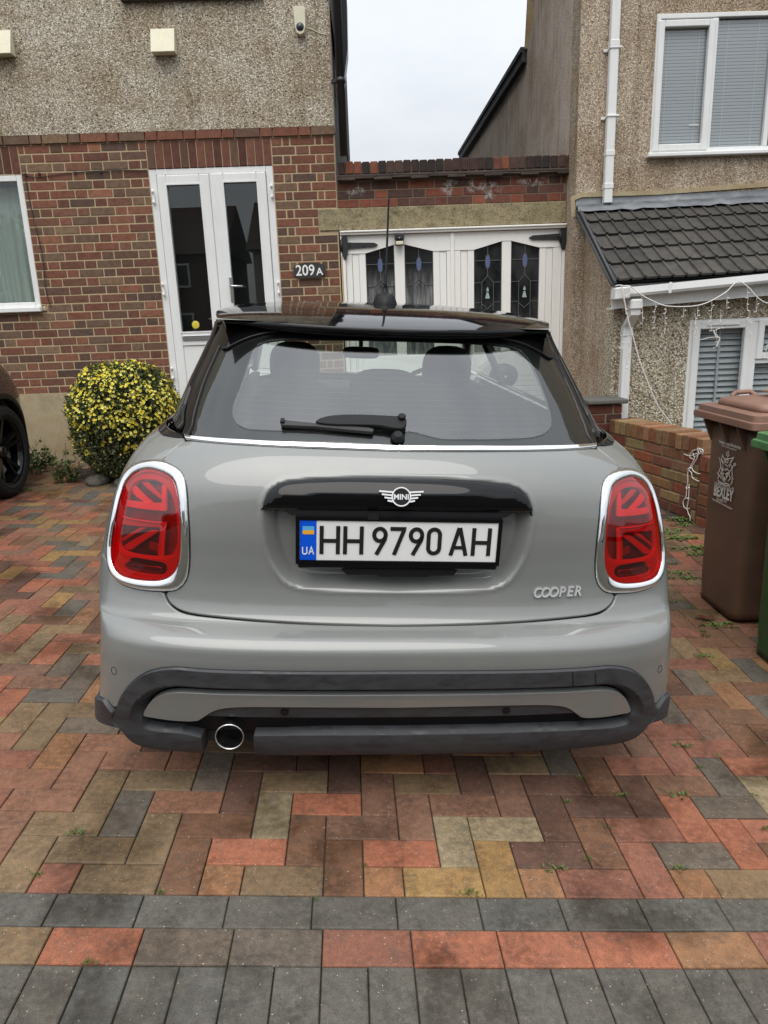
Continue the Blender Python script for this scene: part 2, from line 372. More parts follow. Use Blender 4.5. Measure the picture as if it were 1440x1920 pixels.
def paver_geo(w, d, b=.0036, gap=.0010):
    x, y = w/2-gap, d/2-gap
    v = []
    for z, q in ((-.045, 0), (-b, 0), (-b*.3, b*.35), (0, b*1.1)): v += [(-x+q, -y+q, z), (x-q, -y+q, z), (x-q, y-q, z), (-x+q, y-q, z)]
    f = [(k*4+i, k*4+(i+1) % 4, k*4+4+(i+1) % 4, k*4+4+i) for k in range(3) for i in range(4)]+[(12, 13, 14, 15)]
    return v, f
def jit(c, a=.13):
    k = 1+random.uniform(-a, a); w = random.uniform(-.03, .04); return tuple(max(0, v*k*(1+w*q)) for v, q in zip(COLS[c], (1, 0, -1)))
drive = bpy.data.objects.new('driveway', None); COL.objects.link(drive); drive['kind'] = 'structure'
def in_view(X, Y):
    q = np.array([X, Y, gz(X, Y)])-CC; z = q@CF
    if z < .3: return None
    x, y = 720+FPX*(q@CR)/z, 960-FPX*(q@CU)/z
    if not (-60 < x < 1500 and y < 1990): return None
    if 215 < x < 1235 and y < 1385: return None       # under the grey car
    return z
rank = sorted([(in_view((p[0]+p[1])/2, (p[2]+p[3])/2), k) for k, p in enumerate(pieces) if in_view((p[0]+p[1])/2, (p[2]+p[3])/2)])
single = {k for _, k in rank[:298]}
pm = {}; joined = {'v': [], 'f': [], 'c': []}
for k, (x0, x1, y0, y1, c, kd) in enumerate(pieces):
    cx, cy = (x0+x1)/2, (y0+y1)/2; n = gnorm(cx, cy); ex = np.array([1, 0, 0])-n*n[0]; ex /= np.linalg.norm(ex); ey = np.cross(n, ex)
    tl = np.random.default_rng(k).normal(0, .006, 2); n2 = n+ex*tl[0]+ey*tl[1]; n2 /= np.linalg.norm(n2); ex = np.cross(ey, n2); ex /= np.linalg.norm(ex); ey = np.cross(n2, ex)
    o = np.array([cx, cy, gz(cx, cy)+np.random.default_rng(k+9).uniform(-.0012, .0012)]); col = jit(c, .07 if kd == 'border' else .12)
    key = (round(x1-x0, 3), round(y1-y0, 3)); v, f = paver_geo(*key)
    if k in single:
        if key not in pm:
            me = bpy.data.meshes.new('paving_block'); me.from_pydata(v, [], f); me.materials.append(PAV); pm[key] = me
        M = Matrix([[ex[0], ey[0], n2[0], o[0]], [ex[1], ey[1], n2[1], o[1]], [ex[2], ey[2], n2[2], o[2]], [0, 0, 0, 1]])
        inst('paving_block', pm[key], drive, color=col, mtx=M)
    else:
        b = len(joined['v'])
        joined['v'] += [tuple(o+ex*p[0]+ey*p[1]+n2*p[2]) for p in v]; joined['f'] += [tuple(i+b for i in q) for q in f]; joined['c'] += [(*col, 1)]*len(f)
def joined_mesh(name, J, mt, parent):
    me = bpy.data.meshes.new(name); me.from_pydata(J['v'], [], J['f']); me.materials.append(mt)
    at = me.color_attributes.new('Col', 'FLOAT_COLOR', 'CORNER'); lt = np.zeros(len(me.polygons), int); me.polygons.foreach_get('loop_total', lt)
    at.data.foreach_set('color', np.repeat(np.array(J['c'], np.float32), lt, axis=0).ravel())
    o = link(bpy.data.objects.new(name, me), parent); o['kind'] = 'stuff'; return o
joined_mesh('paving_blocks', joined, PAVJ, drive)
# road behind the camera
rd = MB(); rd.box(-80, 80, -12, -2.5, -.3, float(gz(0, -1))-.02); r_o = rd.build('road', ASPH); r_o['kind'] = 'structure'

# weeds in the joints
t = NT('weed_leaf'); f = t.noise(t.pos(), 90, 3, .6); t.set(color=t.mix((.045, .075, .015), (.16, .22, .05), f), rough=.6); WEED = t.m
weeds = MB()
def tuft(px, py, r, n=26, h=.02, mb=weeds):
    P = ghit(px, py)
    for _ in range(n):
        a = random.uniform(0, 6.28); q = r*random.random()**.7; x, y = P[0]+q*1.6*math.cos(a), P[1]+q*.7*math.sin(a); z = float(gz(x, y))
        b = random.uniform(0, 6.28); L = random.uniform(.3, 1)*r*.6; w = L*.3; hh = random.uniform(.2, 1)*h
        dx, dy = math.cos(b), math.sin(b)
        mb.add([(x, y, z), (x+dx*L*.5-dy*w, y+dy*L*.5+dx*w, z+hh*.8), (x+dx*L, y+dy*L, z+hh), (x+dx*L*.5+dy*w, y+dy*L*.5-dx*w, z+hh*.7)], [(0, 1, 2, 3)])
for a in [(145, 1563, .03), (68, 1642, .022), (297, 1677, .02), (165, 1807, .022), (880, 1679, .035), (1038, 1630, .035), (1163, 1493, .03), (1272, 1492, .045), (1280, 1400, .04), (1310, 1440, .025), (1105, 1613, .018), (1142, 1555, .018), (1275, 1631, .03), (685, 1625, .012), (1090, 1460, .02), (1320, 1231, .03), (1345, 1172, .06), (1323, 1192, .025), (1300, 1140, .02), (1270, 1075, .06), (1292, 1085, .05), (1262, 1058, .03), (1262, 1130, .02), (1300, 1028, .08), (1312, 1040, .06), (1276, 1010, .09), (1262, 995, .05), (1287, 975, .09), (1280, 985, .06), (1258, 1000, .05), (1433, 1555, .02), (1318, 1185, .02), (1255, 1085, .03), (45, 920, .06), (125, 935, .03), (590, 1690, .012), (1062, 1505, .02), (1090, 1335, .03)]:
    a = (a[0], a[1], a[2]*(.55 if a[1] > 1380 else .85)); tuft(*a, n=int(16+700*a[2]), h=.014)
random.seed(21)
for _ in range(90):
    i, j = random.randint(3, 24), random.randint(3, 30); P = (KX+i*A0-.004, KY+j*A0)
    z = in_view(*P)
    if z and P[0] > 1.0:
        q = np.array([P[0], P[1], gz(*P)])-CC; zz = q@CF; tuft(720+FPX*(q@CR)/zz, 960-FPX*(q@CU)/zz, random.uniform(.008, .018), 12, .008)
w_o = weeds.build('weeds', WEED); w_o['kind'] = 'stuff'; w_o['label'] = 'small green weeds growing in the joints of the block paving'; w_o['category'] = 'weeds'
# dead leaf by the bin
lf = MB(); P = ghit(1322, 1163); pts = [(-.05, 0), (-.03, .014), (0, .02), (.03, .012), (.055, 0), (.03, -.014), (0, -.018), (-.03, -.01)]
lf.prism(pts, lambda u, v, h: (u, v, h+.012*math.sin(u*60)**2+abs(v)*.5), 0, .001)
lo = lf.build('dead_leaf', plain('dead_leaf', (.10, .03, .012), .6)); lo.location = P+np.array([0, 0, .004]); lo.rotation_euler = (0, 0, -.35)
lo['label'] = 'curled brown dead leaf lying on the paving beside the brown bin'; lo['category'] = 'leaf'

# ================================================================ MATERIALS OF THE HOUSES
def m_dash(name, stones, scale, tone, bumpd=.012, big=None):
    t = NT(name); p = t.coord('Object'); v = t.voro(p, scale, 'Color'); d = t.voro(p, scale, 'Distance')
    s = t.new('ShaderNodeSeparateColor'); t.l.new(v, s.inputs[0]); c = t.ramp(s.outputs[0], stones, 'CONSTANT')
    c = t.mix(c, tone, t.ramp(d, [(.42, 0.0), (.62, .9)]))
    lg = t.noise(p, 2.2, 6, .62); c = t.mix(c, t.mix(c, big or (.72, .66, .58), 1.0, 'MULTIPLY'), t.ramp(lg, [(.42, 0.0), (.66, 1.0)]))
    c = t.mix(c, t.mix(c, (.62, .60, .55), 1.0, 'MULTIPLY'), t.ramp(t.noise(t.coord('Object', (3, 3, .5)), 2.5, 5, .6), [(.55, 0.0), (.75, .55)]))
    dr_ = t.noise(t.coord('Object', (7, 7, .35)), 1.6, 5, .65); c = t.mix(c, t.mix(c, (.62, .58, .50), 1.0, 'MULTIPLY'), t.ramp(dr_, [(.54, 0.0), (.70, .8)]))
    t.set(color=c, rough=.9, spec=.2); h = t.math('ADD', t.math('SUBTRACT', 1.0, d), t.math('MULTIPLY', s.outputs[1], .5)); t.bump(h, .6, bumpd); return t.m
DASH_L = m_dash('pebbledash_grey', [(0, srgb(194, 186, 168)), (.2, srgb(216, 208, 192)), (.42, srgb(170, 160, 144)), (.6, srgb(236, 231, 218)), (.72, srgb(138, 127, 114)), (.84, srgb(204, 193, 168)), (.93, srgb(78, 72, 70))], 88, srgb(158, 147, 130), .008)
DASH_R = m_dash('pebbledash_brown', [(0, srgb(186, 170, 152)), (.22, srgb(218, 203, 182)), (.45, srgb(164, 148, 132)), (.62, srgb(200, 183, 160)), (.76, srgb(128, 112, 102)), (.88, srgb(232, 220, 200)), (.95, srgb(88, 78, 73))], 104, srgb(160, 145, 127), .006)
DASH_S = m_dash('pebbledash_side', [(0, srgb(206, 192, 178)), (.25, srgb(222, 210, 196)), (.5, srgb(190, 176, 164)), (.72, srgb(214, 200, 184)), (.9, srgb(168, 154, 144))], 110, srgb(190, 176, 164), .004)
DASH_B = m_dash('pebbledash_cream', [(0, srgb(196, 188, 168)), (.24, srgb(220, 212, 194)), (.5, srgb(166, 154, 132)), (.62, srgb(232, 228, 214)), (.76, srgb(108, 100, 88)), (.87, srgb(182, 168, 140)), (.94, srgb(66, 62, 58))], 78, srgb(150, 140, 120), .014, big=(.88, .84, .78))
def m_brick(name, attr, rough=.85, stain=(.72, .68, .66)):
    t = NT(name)
    if attr: a = t.new('ShaderNodeAttribute'); a.attribute_name = 'Col'; base = a.outputs['Color']
    else: a = t.new('ShaderNodeObjectInfo'); base = a.outputs['Color']
    p = t.pos(); n1 = t.noise(p, 28, 5, .65); n2 = t.noise(p, 240, 4, .7)
    c = t.mix(base, t.mix(base, stain, 1.0, 'MULTIPLY'), t.ramp(n1, [(.4, 0.0), (.62, 1.0)])); c = t.mix(c, t.mix(base, (1.5, 1.4, 1.35), 1.0, 'MULTIPLY'), t.ramp(n2, [(.5, 0.0), (.72, .5)]))
    t.set(color=c, rough=rough, spec=.3); t.bump(t.math('ADD', n1, t.math('MULTIPLY', n2, .6)), .35, .002); return t.m
BRK, BRKJ = m_brick('facing_brick', False), m_brick('facing_brick_joined', True)
t = NT('mortar'); f = t.noise(t.pos(), 130, 4, .7); t.set(color=t.mix(srgb(170, 150, 120), srgb(199, 180, 148), f), rough=.95, spec=.1); t.bump(f, .5, .003); MORT = t.m
t = NT('mortar_grey'); f = t.noise(t.pos(), 130, 4, .7); t.set(color=t.mix(srgb(104, 92, 76), srgb(140, 128, 108), f), rough=.95, spec=.1); t.bump(f, .5, .003); MORTG = t.m
t = NT('white_upvc'); f = t.noise(t.pos(), 3, 4, .6); f2 = t.noise(t.pos((1, 1, .15)), 45, 4, .6)
t.set(color=t.mix((.80, .81, .80), (.68, .68, .66), t.math('MULTIPLY', t.ramp(f, [(.35, 0.0), (.75, 1.0)]), t.ramp(f2, [(.4, .2), (.7, 1.0)]))), rough=.28, spec=.5); UPVC = t.m
t = NT('painted_timber'); f = t.noise(t.pos((6, 6, .7)), 14, 5, .65); f2 = t.noise(t.pos(), 2.0, 4, .6)
t.set(color=t.mix((.86, .85, .81), (.70, .68, .61), t.math('MULTIPLY', t.ramp(f, [(.5, 0.0), (.85, 1.0)]), t.ramp(f2, [(.35, .2), (.7, 1.0)]))), rough=.45); t.bump(f, .12, .002); TIMB = t.m
t = NT('mossy_concrete'); f = t.noise(t.coord('Object', (1, 1, 1.5)), 6, 8, .72); f2 = t.noise(t.pos(), 130, 4, .7)
c = t.ramp(f, [(.30, srgb(92, 82, 66)), (.45, srgb(140, 130, 104)), (.58, srgb(164, 152, 122)), (.72, srgb(112, 100, 76))]); c = t.mix(c, t.mix(c, (.40, .38, .33), 1.0, 'MULTIPLY'), t.ramp(t.noise(t.pos(), 75, 5, .75), [(.50, 0.0), (.60, .85)]))
t.set(color=c, rough=.95, spec=.15); t.bump(f2, .5, .004); CONC = t.m
t = NT('render_plinth'); f = t.noise(t.pos(), 2.4, 6, .65); f2 = t.noise(t.pos(), 60, 4, .6)
c = t.ramp(f, [(.3, srgb(150, 136, 110)), (.5, srgb(176, 162, 134)), (.72, srgb(150, 128, 92))]); t.set(color=t.mix(c, t.mix(c, (.7, .66, .6), 1.0, 'MULTIPLY'), t.ramp(f2, [(.5, 0.0), (.75, .6)])), rough=.9, spec=.2); t.bump(f, .5, .012); PLIN = t.m
BLK = plain('black_iron', (.018, .018, .02), .5, 0, 0, .5, .3, 40, .2)
BLKP = plain('black_plastic_gutter', (.015, .015, .017), .35, 0, 0, .5)
GLASS = glassy('window_glass', (.80, .84, .83), 1.52)
GLASSC = glassy('window_glass_clear', (.93, .95, .95), 1.5)
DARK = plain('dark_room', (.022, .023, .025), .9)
STEEL = plain('brushed_steel', (.55, .55, .56), .28, 1.0)
CREAM = plain('cream_plastic', (.70, .66, .50), .45, 0, 0, .4, .08, 20)

# ================================================================ LEFT HOUSE (facade frame: x along, y into the house, z up)
def frame_empty(name, label, cat, group=None):
    return thing(name, label, cat, FO, (0, 0, FA), group)
LH = frame_empty('left_house', 'brick and grey pebbledashed house with a white double door and number plate, on the left', 'house')
Z0 = 2.855; CH = .075
BR_COL = [srgb(112, 84, 72), srgb(98, 79, 70), srgb(124, 88, 75), srgb(108, 93, 81), srgb(118, 81, 69), srgb(88, 75, 70), srgb(130, 94, 79), srgb(120, 103, 87), srgb(104, 75, 66), srgb(138, 99, 78)]
BR_W = [10, 8, 8, 7, 9, 5, 4, 2, 8, 1]
def bcol(cols=BR_COL, w=BR_W, a=.12): c = random.choices(cols, w)[0]; k = random.uniform(1-a, 1+a); return tuple(v*k*q for v, q in zip(c, (1.10, .98, .88)))
bricks = []   # (s0, s1, z0, z1, y, colour)
def rows_of(x0, x1, start, zt, holes, seq=(.1025, .225), gap=.0125, **kw):
    """one Flemish course from x0 to x1 beginning a header at `start`"""
    per = .3375; n = math.floor((x0-start)/per)-1; e = []
    x = start+n*per
    while x < x1: e.append((x, x+.1115)); e.append((x+.1115, x+per)); x += per
    for a, b in e:
        a2, b2 = max(a, x0), min(b, x1)
        if b2-a2 < .02: continue
        segs = [(a2, b2)]
        for h0, h1, hz0, hz1 in holes:
            if zt-.04 < hz1 and zt-.04 > hz0:
                ns = []
                for p, q in segs:
                    if q <= h0 or p >= h1: ns.append((p, q)); continue
                    if h0-p > .02: ns.append((p, h0))
                    if q-h1 > .02: ns.append((h1, q))
                segs = ns
        for p, q in segs: bricks.append((p+gap/2, q-gap/2, zt-CH+gap/2, zt-gap/2, kw.get('y', 0), bcol()))
DOOR = (-1.906, -.800, -.2, 2.700); WIN = (-4.6, -3.035, 1.515, 2.690); LINT = (-.409, 2.0, 2.132, 2.325); SOLD = (-1.906, -.800, 2.70, 2.925); SOLDW = (-4.6, -3.035, 2.69, 2.925)
GATE = (-.243, 3, -1, 2.132); SIDEX = -.238
HOL = [DOOR, WIN, LINT, SOLD, SOLDW, GATE]
for i in range(-1, 28):
    zt = Z0-CH*i
    st = -2.7535 if i % 2 else -2.9195
    xr = SIDEX
    rows_of(-7.2, -1.35, st, zt, HOL)
    jn = [-.80, -.701, -.632, -.410, -.347, SIDEX] if i % 2 else [-.80, -.586, -.462, SIDEX]
    for a_, b_ in zip(jn, jn[1:]):
        if LINT[2] < zt-.04 < LINT[3]: b_ = min(b_, LINT[0])
        if zt-.04 < GATE[3]: b_ = min(b_, GATE[0])
        if b_-a_ > .03 and zt-.04 < 2.93: bricks.append((a_+.00625, b_-.00625, zt-CH+.00625, zt-.00625, 0, bcol()))
    if zt-.04 < 2.132 and zt > .3: pass
# projecting course above the soldiers
x = -7.2
while x < SIDEX+.02:
    for w in (.2295, .1085):
        bricks.append((x+.005, min(x+w, SIDEX+.012)-.005, 2.933, 3.0, -.018, bcol())); x += w
        if x > SIDEX: break
for x0, x1 in ((-1.906, -.800), (-4.6, -3.035)):
    n = round((x1-x0)/.0745); w = (x1-x0)/n
    for k in range(n): bricks.append((x0+k*w+.0045, x0+(k+1)*w-.0045, 2.705, 2.922, -.003, bcol([srgb(104, 72, 64), srgb(96, 76, 68), srgb(88, 60, 54), srgb(112, 80, 70)], [1]*4)))
def lay(bricks, parent, name, mj, mi, depth=.03, proud=.0035, limit=298, b=.0018, cam_off=None):
    """lay the nearest bricks as parts, the rest as one joined part"""
    def vis(q):
        P = FO+FS*(q[0]+q[1])/2+FN*q[4]+np.array([0, 0, (q[2]+q[3])/2])-CC; z = P@CF
        x, y = 720+FPX*(P@CR)/z, 960-FPX*(P@CU)/z
        return (0 if -20 < x < 1460 and -20 < y and not (330 < x < 1110 and y > 610) and not (y > 700 and 130 < x) else 1, z)
    order = sorted(range(len(bricks)), key=lambda k: vis(bricks[k])); sg = set(order[:limit]); ms = {}; J = {'v': [], 'f': [], 'c': []}
    for k, (s0, s1, z0, z1, y, c) in enumerate(bricks):
        key = (round((s1-s0)*200)/200, round((z1-z0)*500)/500); yo = y-proud+random.uniform(-.0015, .0015)
        m = MB(); m.box(-key[0]/2, key[0]/2, 0, depth, -key[1]/2, key[1]/2, b); ctr = ((s0+s1)/2, yo, (z0+z1)/2)
        if k in sg:
            if key not in ms: ms[key] = m.mesh(name); ms[key].materials.append(mi)
            inst(name, ms[key], parent, ctr, (0, random.uniform(-.006, .006), 0), c)
        else:
            n = len(J['v']); J['v'] += [(p[0]+ctr[0], p[1]+ctr[1], p[2]+ctr[2]) for p in m.v]; J['f'] += [tuple(i+n for i in f) for f in m.f]; J['c'] += [(*c, 1)]*len(m.f)
    if J['v']: joined_mesh(name+'work', J, mj, parent)
lay(bricks, LH, 'brick', BRKJ, BRK)
# walls behind the bricks, as slabs round the openings
def slab_with_holes(x0, x1, z0, z1, y0, y1, holes, mt, name, parent):
    xs = sorted({x0, x1, *[min(max(h[k], x0), x1) for h in holes for k in (0, 1)]}); zs = sorted({z0, z1, *[min(max(h[k], z0), z1) for h in holes for k in (2, 3)]}); m = MB()
    for a, b in zip(xs, xs[1:]):
        run = None
        for c, d in zip(zs, zs[1:]):
            mx, mz = (a+b)/2, (c+d)/2
            if any(h[0] < mx < h[1] and h[2] < mz < h[3] for h in holes):
                if run: m.box(a, b, y0, y1, run[0], run[1]); run = None
            else: run = (run[0], d) if run else (c, d)
        if run: m.box(a, b, y0, y1, run[0], run[1])
    return m.build(name, mt, parent)
slab_with_holes(-9, SIDEX, .765, 2.999, .001, .26, [(-1.906, -.800, -.2, 2.705), WIN], MORT, 'mortar', LH)
# bricks of the side return and the pier beside the gate share the wall; plinth and upper wall
m = MB(); m.box(-9, -1.906, -.012, .26, -.4, .764); m.box(-.800, -.243, -.012, .26, -.4, .764); m.build('plinth', PLIN, LH)
m = MB(); m.box(-9, -.232, -.022, .28, 3.002, 7.5); m.build('pebbledash_wall', DASH_L, LH)
m = MB(); m.box(-9, SIDEX-.01, .27, 9, -.3, 7.4); m.box(-9, SIDEX-.01, .262, .3, -.3, 3.0); hb = m.build('house_body', DARK, LH)
# timber: a rear gutter seen past the corner, downpipe
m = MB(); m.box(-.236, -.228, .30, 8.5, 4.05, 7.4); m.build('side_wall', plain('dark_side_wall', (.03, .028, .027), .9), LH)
m = MB(); m.tube([(-.155, -.10, 7.2), (-.155, -.10, 2.74)], .034, 16)
for z in (3.33, 5.0): m.tube([(-.155, -.10, z-.02), (-.155, -.10, z+.02)], .041, 16); m.box(-.235, -.155, -.10, -.05, z-.012, z+.012)
m.build('downpipe', BLKP, LH)
a, b = fp(650, -8, 1.2), fp(641, 186, 1.2)
m = MB(); m.prism([(-.23, a[1]), (a[0], a[1]), (a[0]-.012, (a[1]+b[1])/2), (b[0], b[1]), (-.23, b[1])], lambda u, v, h: (u, h, v), 1.2, 1.5); m.build('side_gutter', BLKP, LH)
# upper window sill at the very top of the picture
s0, zz = fp(226, 2, -.06); s1, _ = fp(492, 0, -.06)
m = MB(); m.box(s0, s1, -.07, -.0225, zz, zz+.05, .004); m.build('upper_sill', plain('dark_sill', (.05, .045, .04), .8), LH)
m = MB(); m.box(s0+.03, s1-.03, -.03, -.0225, zz+.052, zz+1.2); m.build('upper_window', DARK, LH)
# vent cowls
def cowl(s0, s1, z0, z1, parent):
    m = MB(); y = -.0225
    m.prism([(y, z1), (y-.035, z1-.004), (y-.10, z0+.004), (y-.10, z0), (y, z0)], lambda u, v, h: (h, u, v), s0, s1); return m.build('vent_cowl', CREAM, parent)
a = fp(281, 54, -.05); b = fp(331, 104, -.12); cowl(a[0]+.005, a[0]+.205, a[1]-.195, a[1], LH)
a2 = fp(20, 56, -.05); cowl(a2[0]-.205, a2[0], a2[1]-.195, a2[1], LH)
# window with net curtain
wn_ = MB(); x0, x1, z0, z1 = WIN
fr = .05
wn_.box(x1-fr, x1, .0, .07, z0+.045, z1, .004); wn_.box(x0, x1-fr-.001, .0, .07, z1-fr, z1, .004); wn_.box(x0, x1-fr-.001, 0, .07, z0+.045, z0+.045+.045, .004); wn_.box(-3.95, -3.89, 0, .07, z0+.091, z1-fr-.001, .004)
win = wn_.build('window', UPVC, LH)
m = MB(); m.box(x0, x1+.012, -.055, .06, z0, z0+.044, .006); m.build('sill', UPVC, win)
m = MB(); m.box(x0, x1-fr, .03, .034, z0+.09, z1-fr); m.build('pane', GLASS, win)
cv = MB(); u = np.linspace(-4.6, -3.06, 200); fold = .016*np.sin(u*60+2*np.sin(u*9))+.008*np.sin(u*131)
P = np.array([[(uu+.015*math.sin(uu*40)*(1-k), .16+f*(.4+.9*k), z0+.08+(z1-z0-.15)*(1-k)) for uu, f in zip(u, fold)] for k in np.linspace(0, 1, 8)])
cv.grid(P); t = NT('net_curtain'); t.set(color=(.78, .80, .76), rough=.9); CURT = t.m; cv.build('curtain', CURT, win)
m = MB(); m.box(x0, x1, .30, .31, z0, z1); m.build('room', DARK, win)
wsl = MB(); wsl.box(x1+.016, x1+.05, -.02, .012, z0-.0, z0+.05, .012); wsl.build('sill_mortar', MORT, win)
# cable tacked along the wall
cab = spline([(-3.02, -.012, 2.70), (-2.9, -.014, 2.665), (-2.6, -.013, 2.69), (-2.2, -.014, 2.70), (-1.92, -.013, 2.69)], 6)
m = MB(); m.tube(cab, .004, 5); m.tube(spline([(-3.0, -.013, 2.69), (-2.985, -.013, 2.4), (-2.95, -.013, 2.0), (-2.965, -.013, 1.7), (-2.94, -.013, 1.55)], 6), .0035, 5)
for x in (-2.99, -2.87, -2.55, -2.33): m.box(x-.008, x+.008, -.022, -.006, 2.68, 2.70)
m.build('cable', BLK, LH)
# front door: two leaves in a white frame
dr = MB(); x0, x1, z0, z1 = DOOR; z0 = .40
dr.box(x0, x0+.062, .0, .075, z0, z1, .004); dr.box(x1-.062, x1, .0, .075, z0, z1, .004); dr.box(x0+.063, x1-.063, .0, .075, z1-.05, z1, .004)
door = dr.build('front_door', UPVC, LH)
def leaf(a, b, g0, g1, zb, zt, gz0, gz1, y=-.008):
    m = MB(); m.box(a, g0, y, y+.06, zb, zt, .006); m.box(g1, b, y, y+.06, zb, zt, .006); m.box(g0+.0005, g1-.0005, y, y+.06, gz1, zt, .006); m.box(g0+.0005, g1-.0005, y, y+.06, gz0-.13, gz0, .006)
    m.box(g0+.0005, g1-.0005, y+.012, y+.05, zb, gz0-.1305, .004); L = m.build('door_leaf', UPVC, door)
    m = MB()
    m.stroke([(g0-.006, gz0-.006), (g1+.006, gz0-.006), (g1+.006, gz1+.006), (g0-.006, gz1+.006)], .012, lambda u, v, h: (u, h, v), y-.004, y+.01, True); m.build('glazing_bead', UPVC, door)
    m = MB(); m.box(g0, g1, y+.03, y+.034, gz0, gz1); m.build('door_pane', GLASS, door); return L
leaf(-1.84, -1.372, -1.758, -1.462, z0, z1-.052, 1.29, 2.565); leaf(-1.368, -.866, -1.246, -.951, z0, z1-.052, 1.29, 2.57, -.014)
m = MB(); m.box(-1.755, -1.465, -.020, -.0085, 1.205, 1.255, .005); m.build('letterbox', STEEL, door)
s_, z_ = fp(434, 543, -.03); m = MB(); m.box(s_-.016, s_+.016, -.028, -.0145, z_-.115, z_+.115, .006); m.tube([(s_, -.03, z_+.03), (s_, -.07, z_+.03), (s_+.02, -.075, z_+.028), (s_+.115, -.07, z_+.025)], .0095, 10); m.tube([(s_, -.028, z_-.05), (s_, -.036, z_-.05)], .009, 12); m.build('door_handle', STEEL, door)
hm = MB(); hm.box(-.017, .004, -.026, 0, -.055, .055, .004); hm.tube([(-.0065, -.03, -.06), (-.0065, -.03, -.03)], .009, 8); hm.tube([(-.0065, -.03, .03), (-.0065, -.03, .06)], .009, 8); hme = hm.mesh('door_hinge'); hme.materials.append(UPVC)
for x, y in ((290, 370), (310, 543), (505, 360), (519, 540), (322, 700)):
    s_, z_ = fp(x, y); inst('door_hinge', hme, door, ((x0+.03 if s_ < -1.5 else x1-.012), -.0, z_))
s_, z_ = fp(366, 609, 0); m = MB(); m.lathe([(.0, -.0005), (.034, -.0005), (.036, .0005), (0, .001)], (s_, .018, z_), 'y', 24); m.build('sticker', plain('yellow_sticker', (.62, .50, .05), .5), door)
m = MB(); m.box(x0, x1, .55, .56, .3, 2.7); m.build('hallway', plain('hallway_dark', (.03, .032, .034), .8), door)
# light patches of a hallway: pale side wall behind the right pane
m = MB(); m.box(-1.17, -.80, .50, .545, .3, 1.95); m.build('hall_wall', plain('hall_wall', (.30, .27, .22), .8), door)

# number plate on the wall
SG = frame_empty('house_number_sign', 'oval black slate sign with white characters 209A beside the white door', 'sign')
sc_, sz = (-.6695-.373)/2, 1.7975; pts = []
for a in np.linspace(0, 2*math.pi, 40, endpoint=False):
    ca, sa = math.cos(a), math.sin(a); pts.append((sc_+.148*np.sign(ca)*abs(ca)**.55, sz+.066*np.sign(sa)*abs(sa)**.7*(1+.03*math.sin(5*a))))
t = NT('slate'); f = t.noise(t.pos(), 40, 5, .7); t.set(color=t.mix((.012, .012, .013), (.04, .04, .042), f), rough=.6); t.bump(f, .6, .01)
m = MB(); m.prism(pts, lambda u, v, h: (u, h, v), -.030, -.008); m.build('slate', t.m, SG)
WPAINT = plain('white_paint', (.82, .82, .80), .5)
m = text_mb('209', .132, .0016, .002, 'LEFT', .90, 0, lambda u, v, h: (sc_-.128+u, -.033+h, sz-.042+v)); text_mb('A', .088, .0016, .002, 'LEFT', 1.0, 0, lambda u, v, h: (sc_+.064+u, -.033+h, sz-.042+v), m); m.build('lettering', WPAINT, SG)
# motion sensor
SE = frame_empty('motion_sensor', 'cream oblong alarm motion sensor high on the pebbledash near the black pipe', 'sensor')
a = fp(561, 14, -.05); b = fp(564, 67, -.05); cx, zt, zb = (a[0]+b[0])/2, a[1], b[1]
pts = [(cx-.045, zt), (cx+.045, zt), (cx+.056, zt-.02), (cx+.052, zb+.06), (cx+.035, zb+.015), (cx, zb), (cx-.035, zb+.015), (cx-.048, zb+.06), (cx-.056, zt-.02)]
m = MB(); m.prism(pts, lambda u, v, h: (cx+(u-cx)*(1-.15*(h < -.05)), h, v), -.085, -.023); m.build('housing', CREAM, SE)
m = MB(); m.lathe([(.0, -.012), (.018, -.01), (.03, -.003), (.033, .0)], (cx, -.086, zb+.055), 'y', 20); m.build('lens', plain('dark_lens', (.02, .03, .035), .15), SE)
m = MB(); m.tube(spline([(cx+.04, -.03, zb+.07), (cx+.1, -.026, zb+.05), (cx+.17, -.026, zb+.02), (cx+.22, -.026, zb+.01)], 5), .003, 5); m.build('cable', CREAM, SE)

# ================================================================ GARAGE between the houses
GA = frame_empty('garage', 'old garage with white timber doors, leaded windows and a mossy concrete lintel', 'garage')
GCOL = [srgb(122, 76, 64), srgb(104, 68, 60), srgb(134, 84, 68), srgb(94, 70, 65), srgb(112, 76, 67), srgb(80, 63, 60)]
bricks = []
for i, zt in enumerate((2.325+.0735*3, 2.325+.0735*2, 2.325+.0735)):
    zt -= .002; x = SIDEX+(.0 if i % 2 else -.03)
    k = 0
    while x < 1.845:
        w = (.2295, .1145)[(k+i) % 2]; a, b = max(x, SIDEX+.002), min(x+w, 1.848)
        if b-a > .03: bricks.append((a+.005, b-.005, zt-.0735+.005, zt-.005, 0, bcol(GCOL, [6, 5, 4, 3, 4, 3 if i else 1])))
        x += w; k += 1
# darker brick right under the coping
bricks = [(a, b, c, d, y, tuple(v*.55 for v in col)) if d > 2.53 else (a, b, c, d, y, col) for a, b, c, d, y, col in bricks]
lay(bricks, GA, 'brick', BRKJ, BRK)
m = MB(); m.box(SIDEX+.001, 1.852, .001, .22, 2.326, 2.60); m.build('parapet_mortar', MORTG, GA)
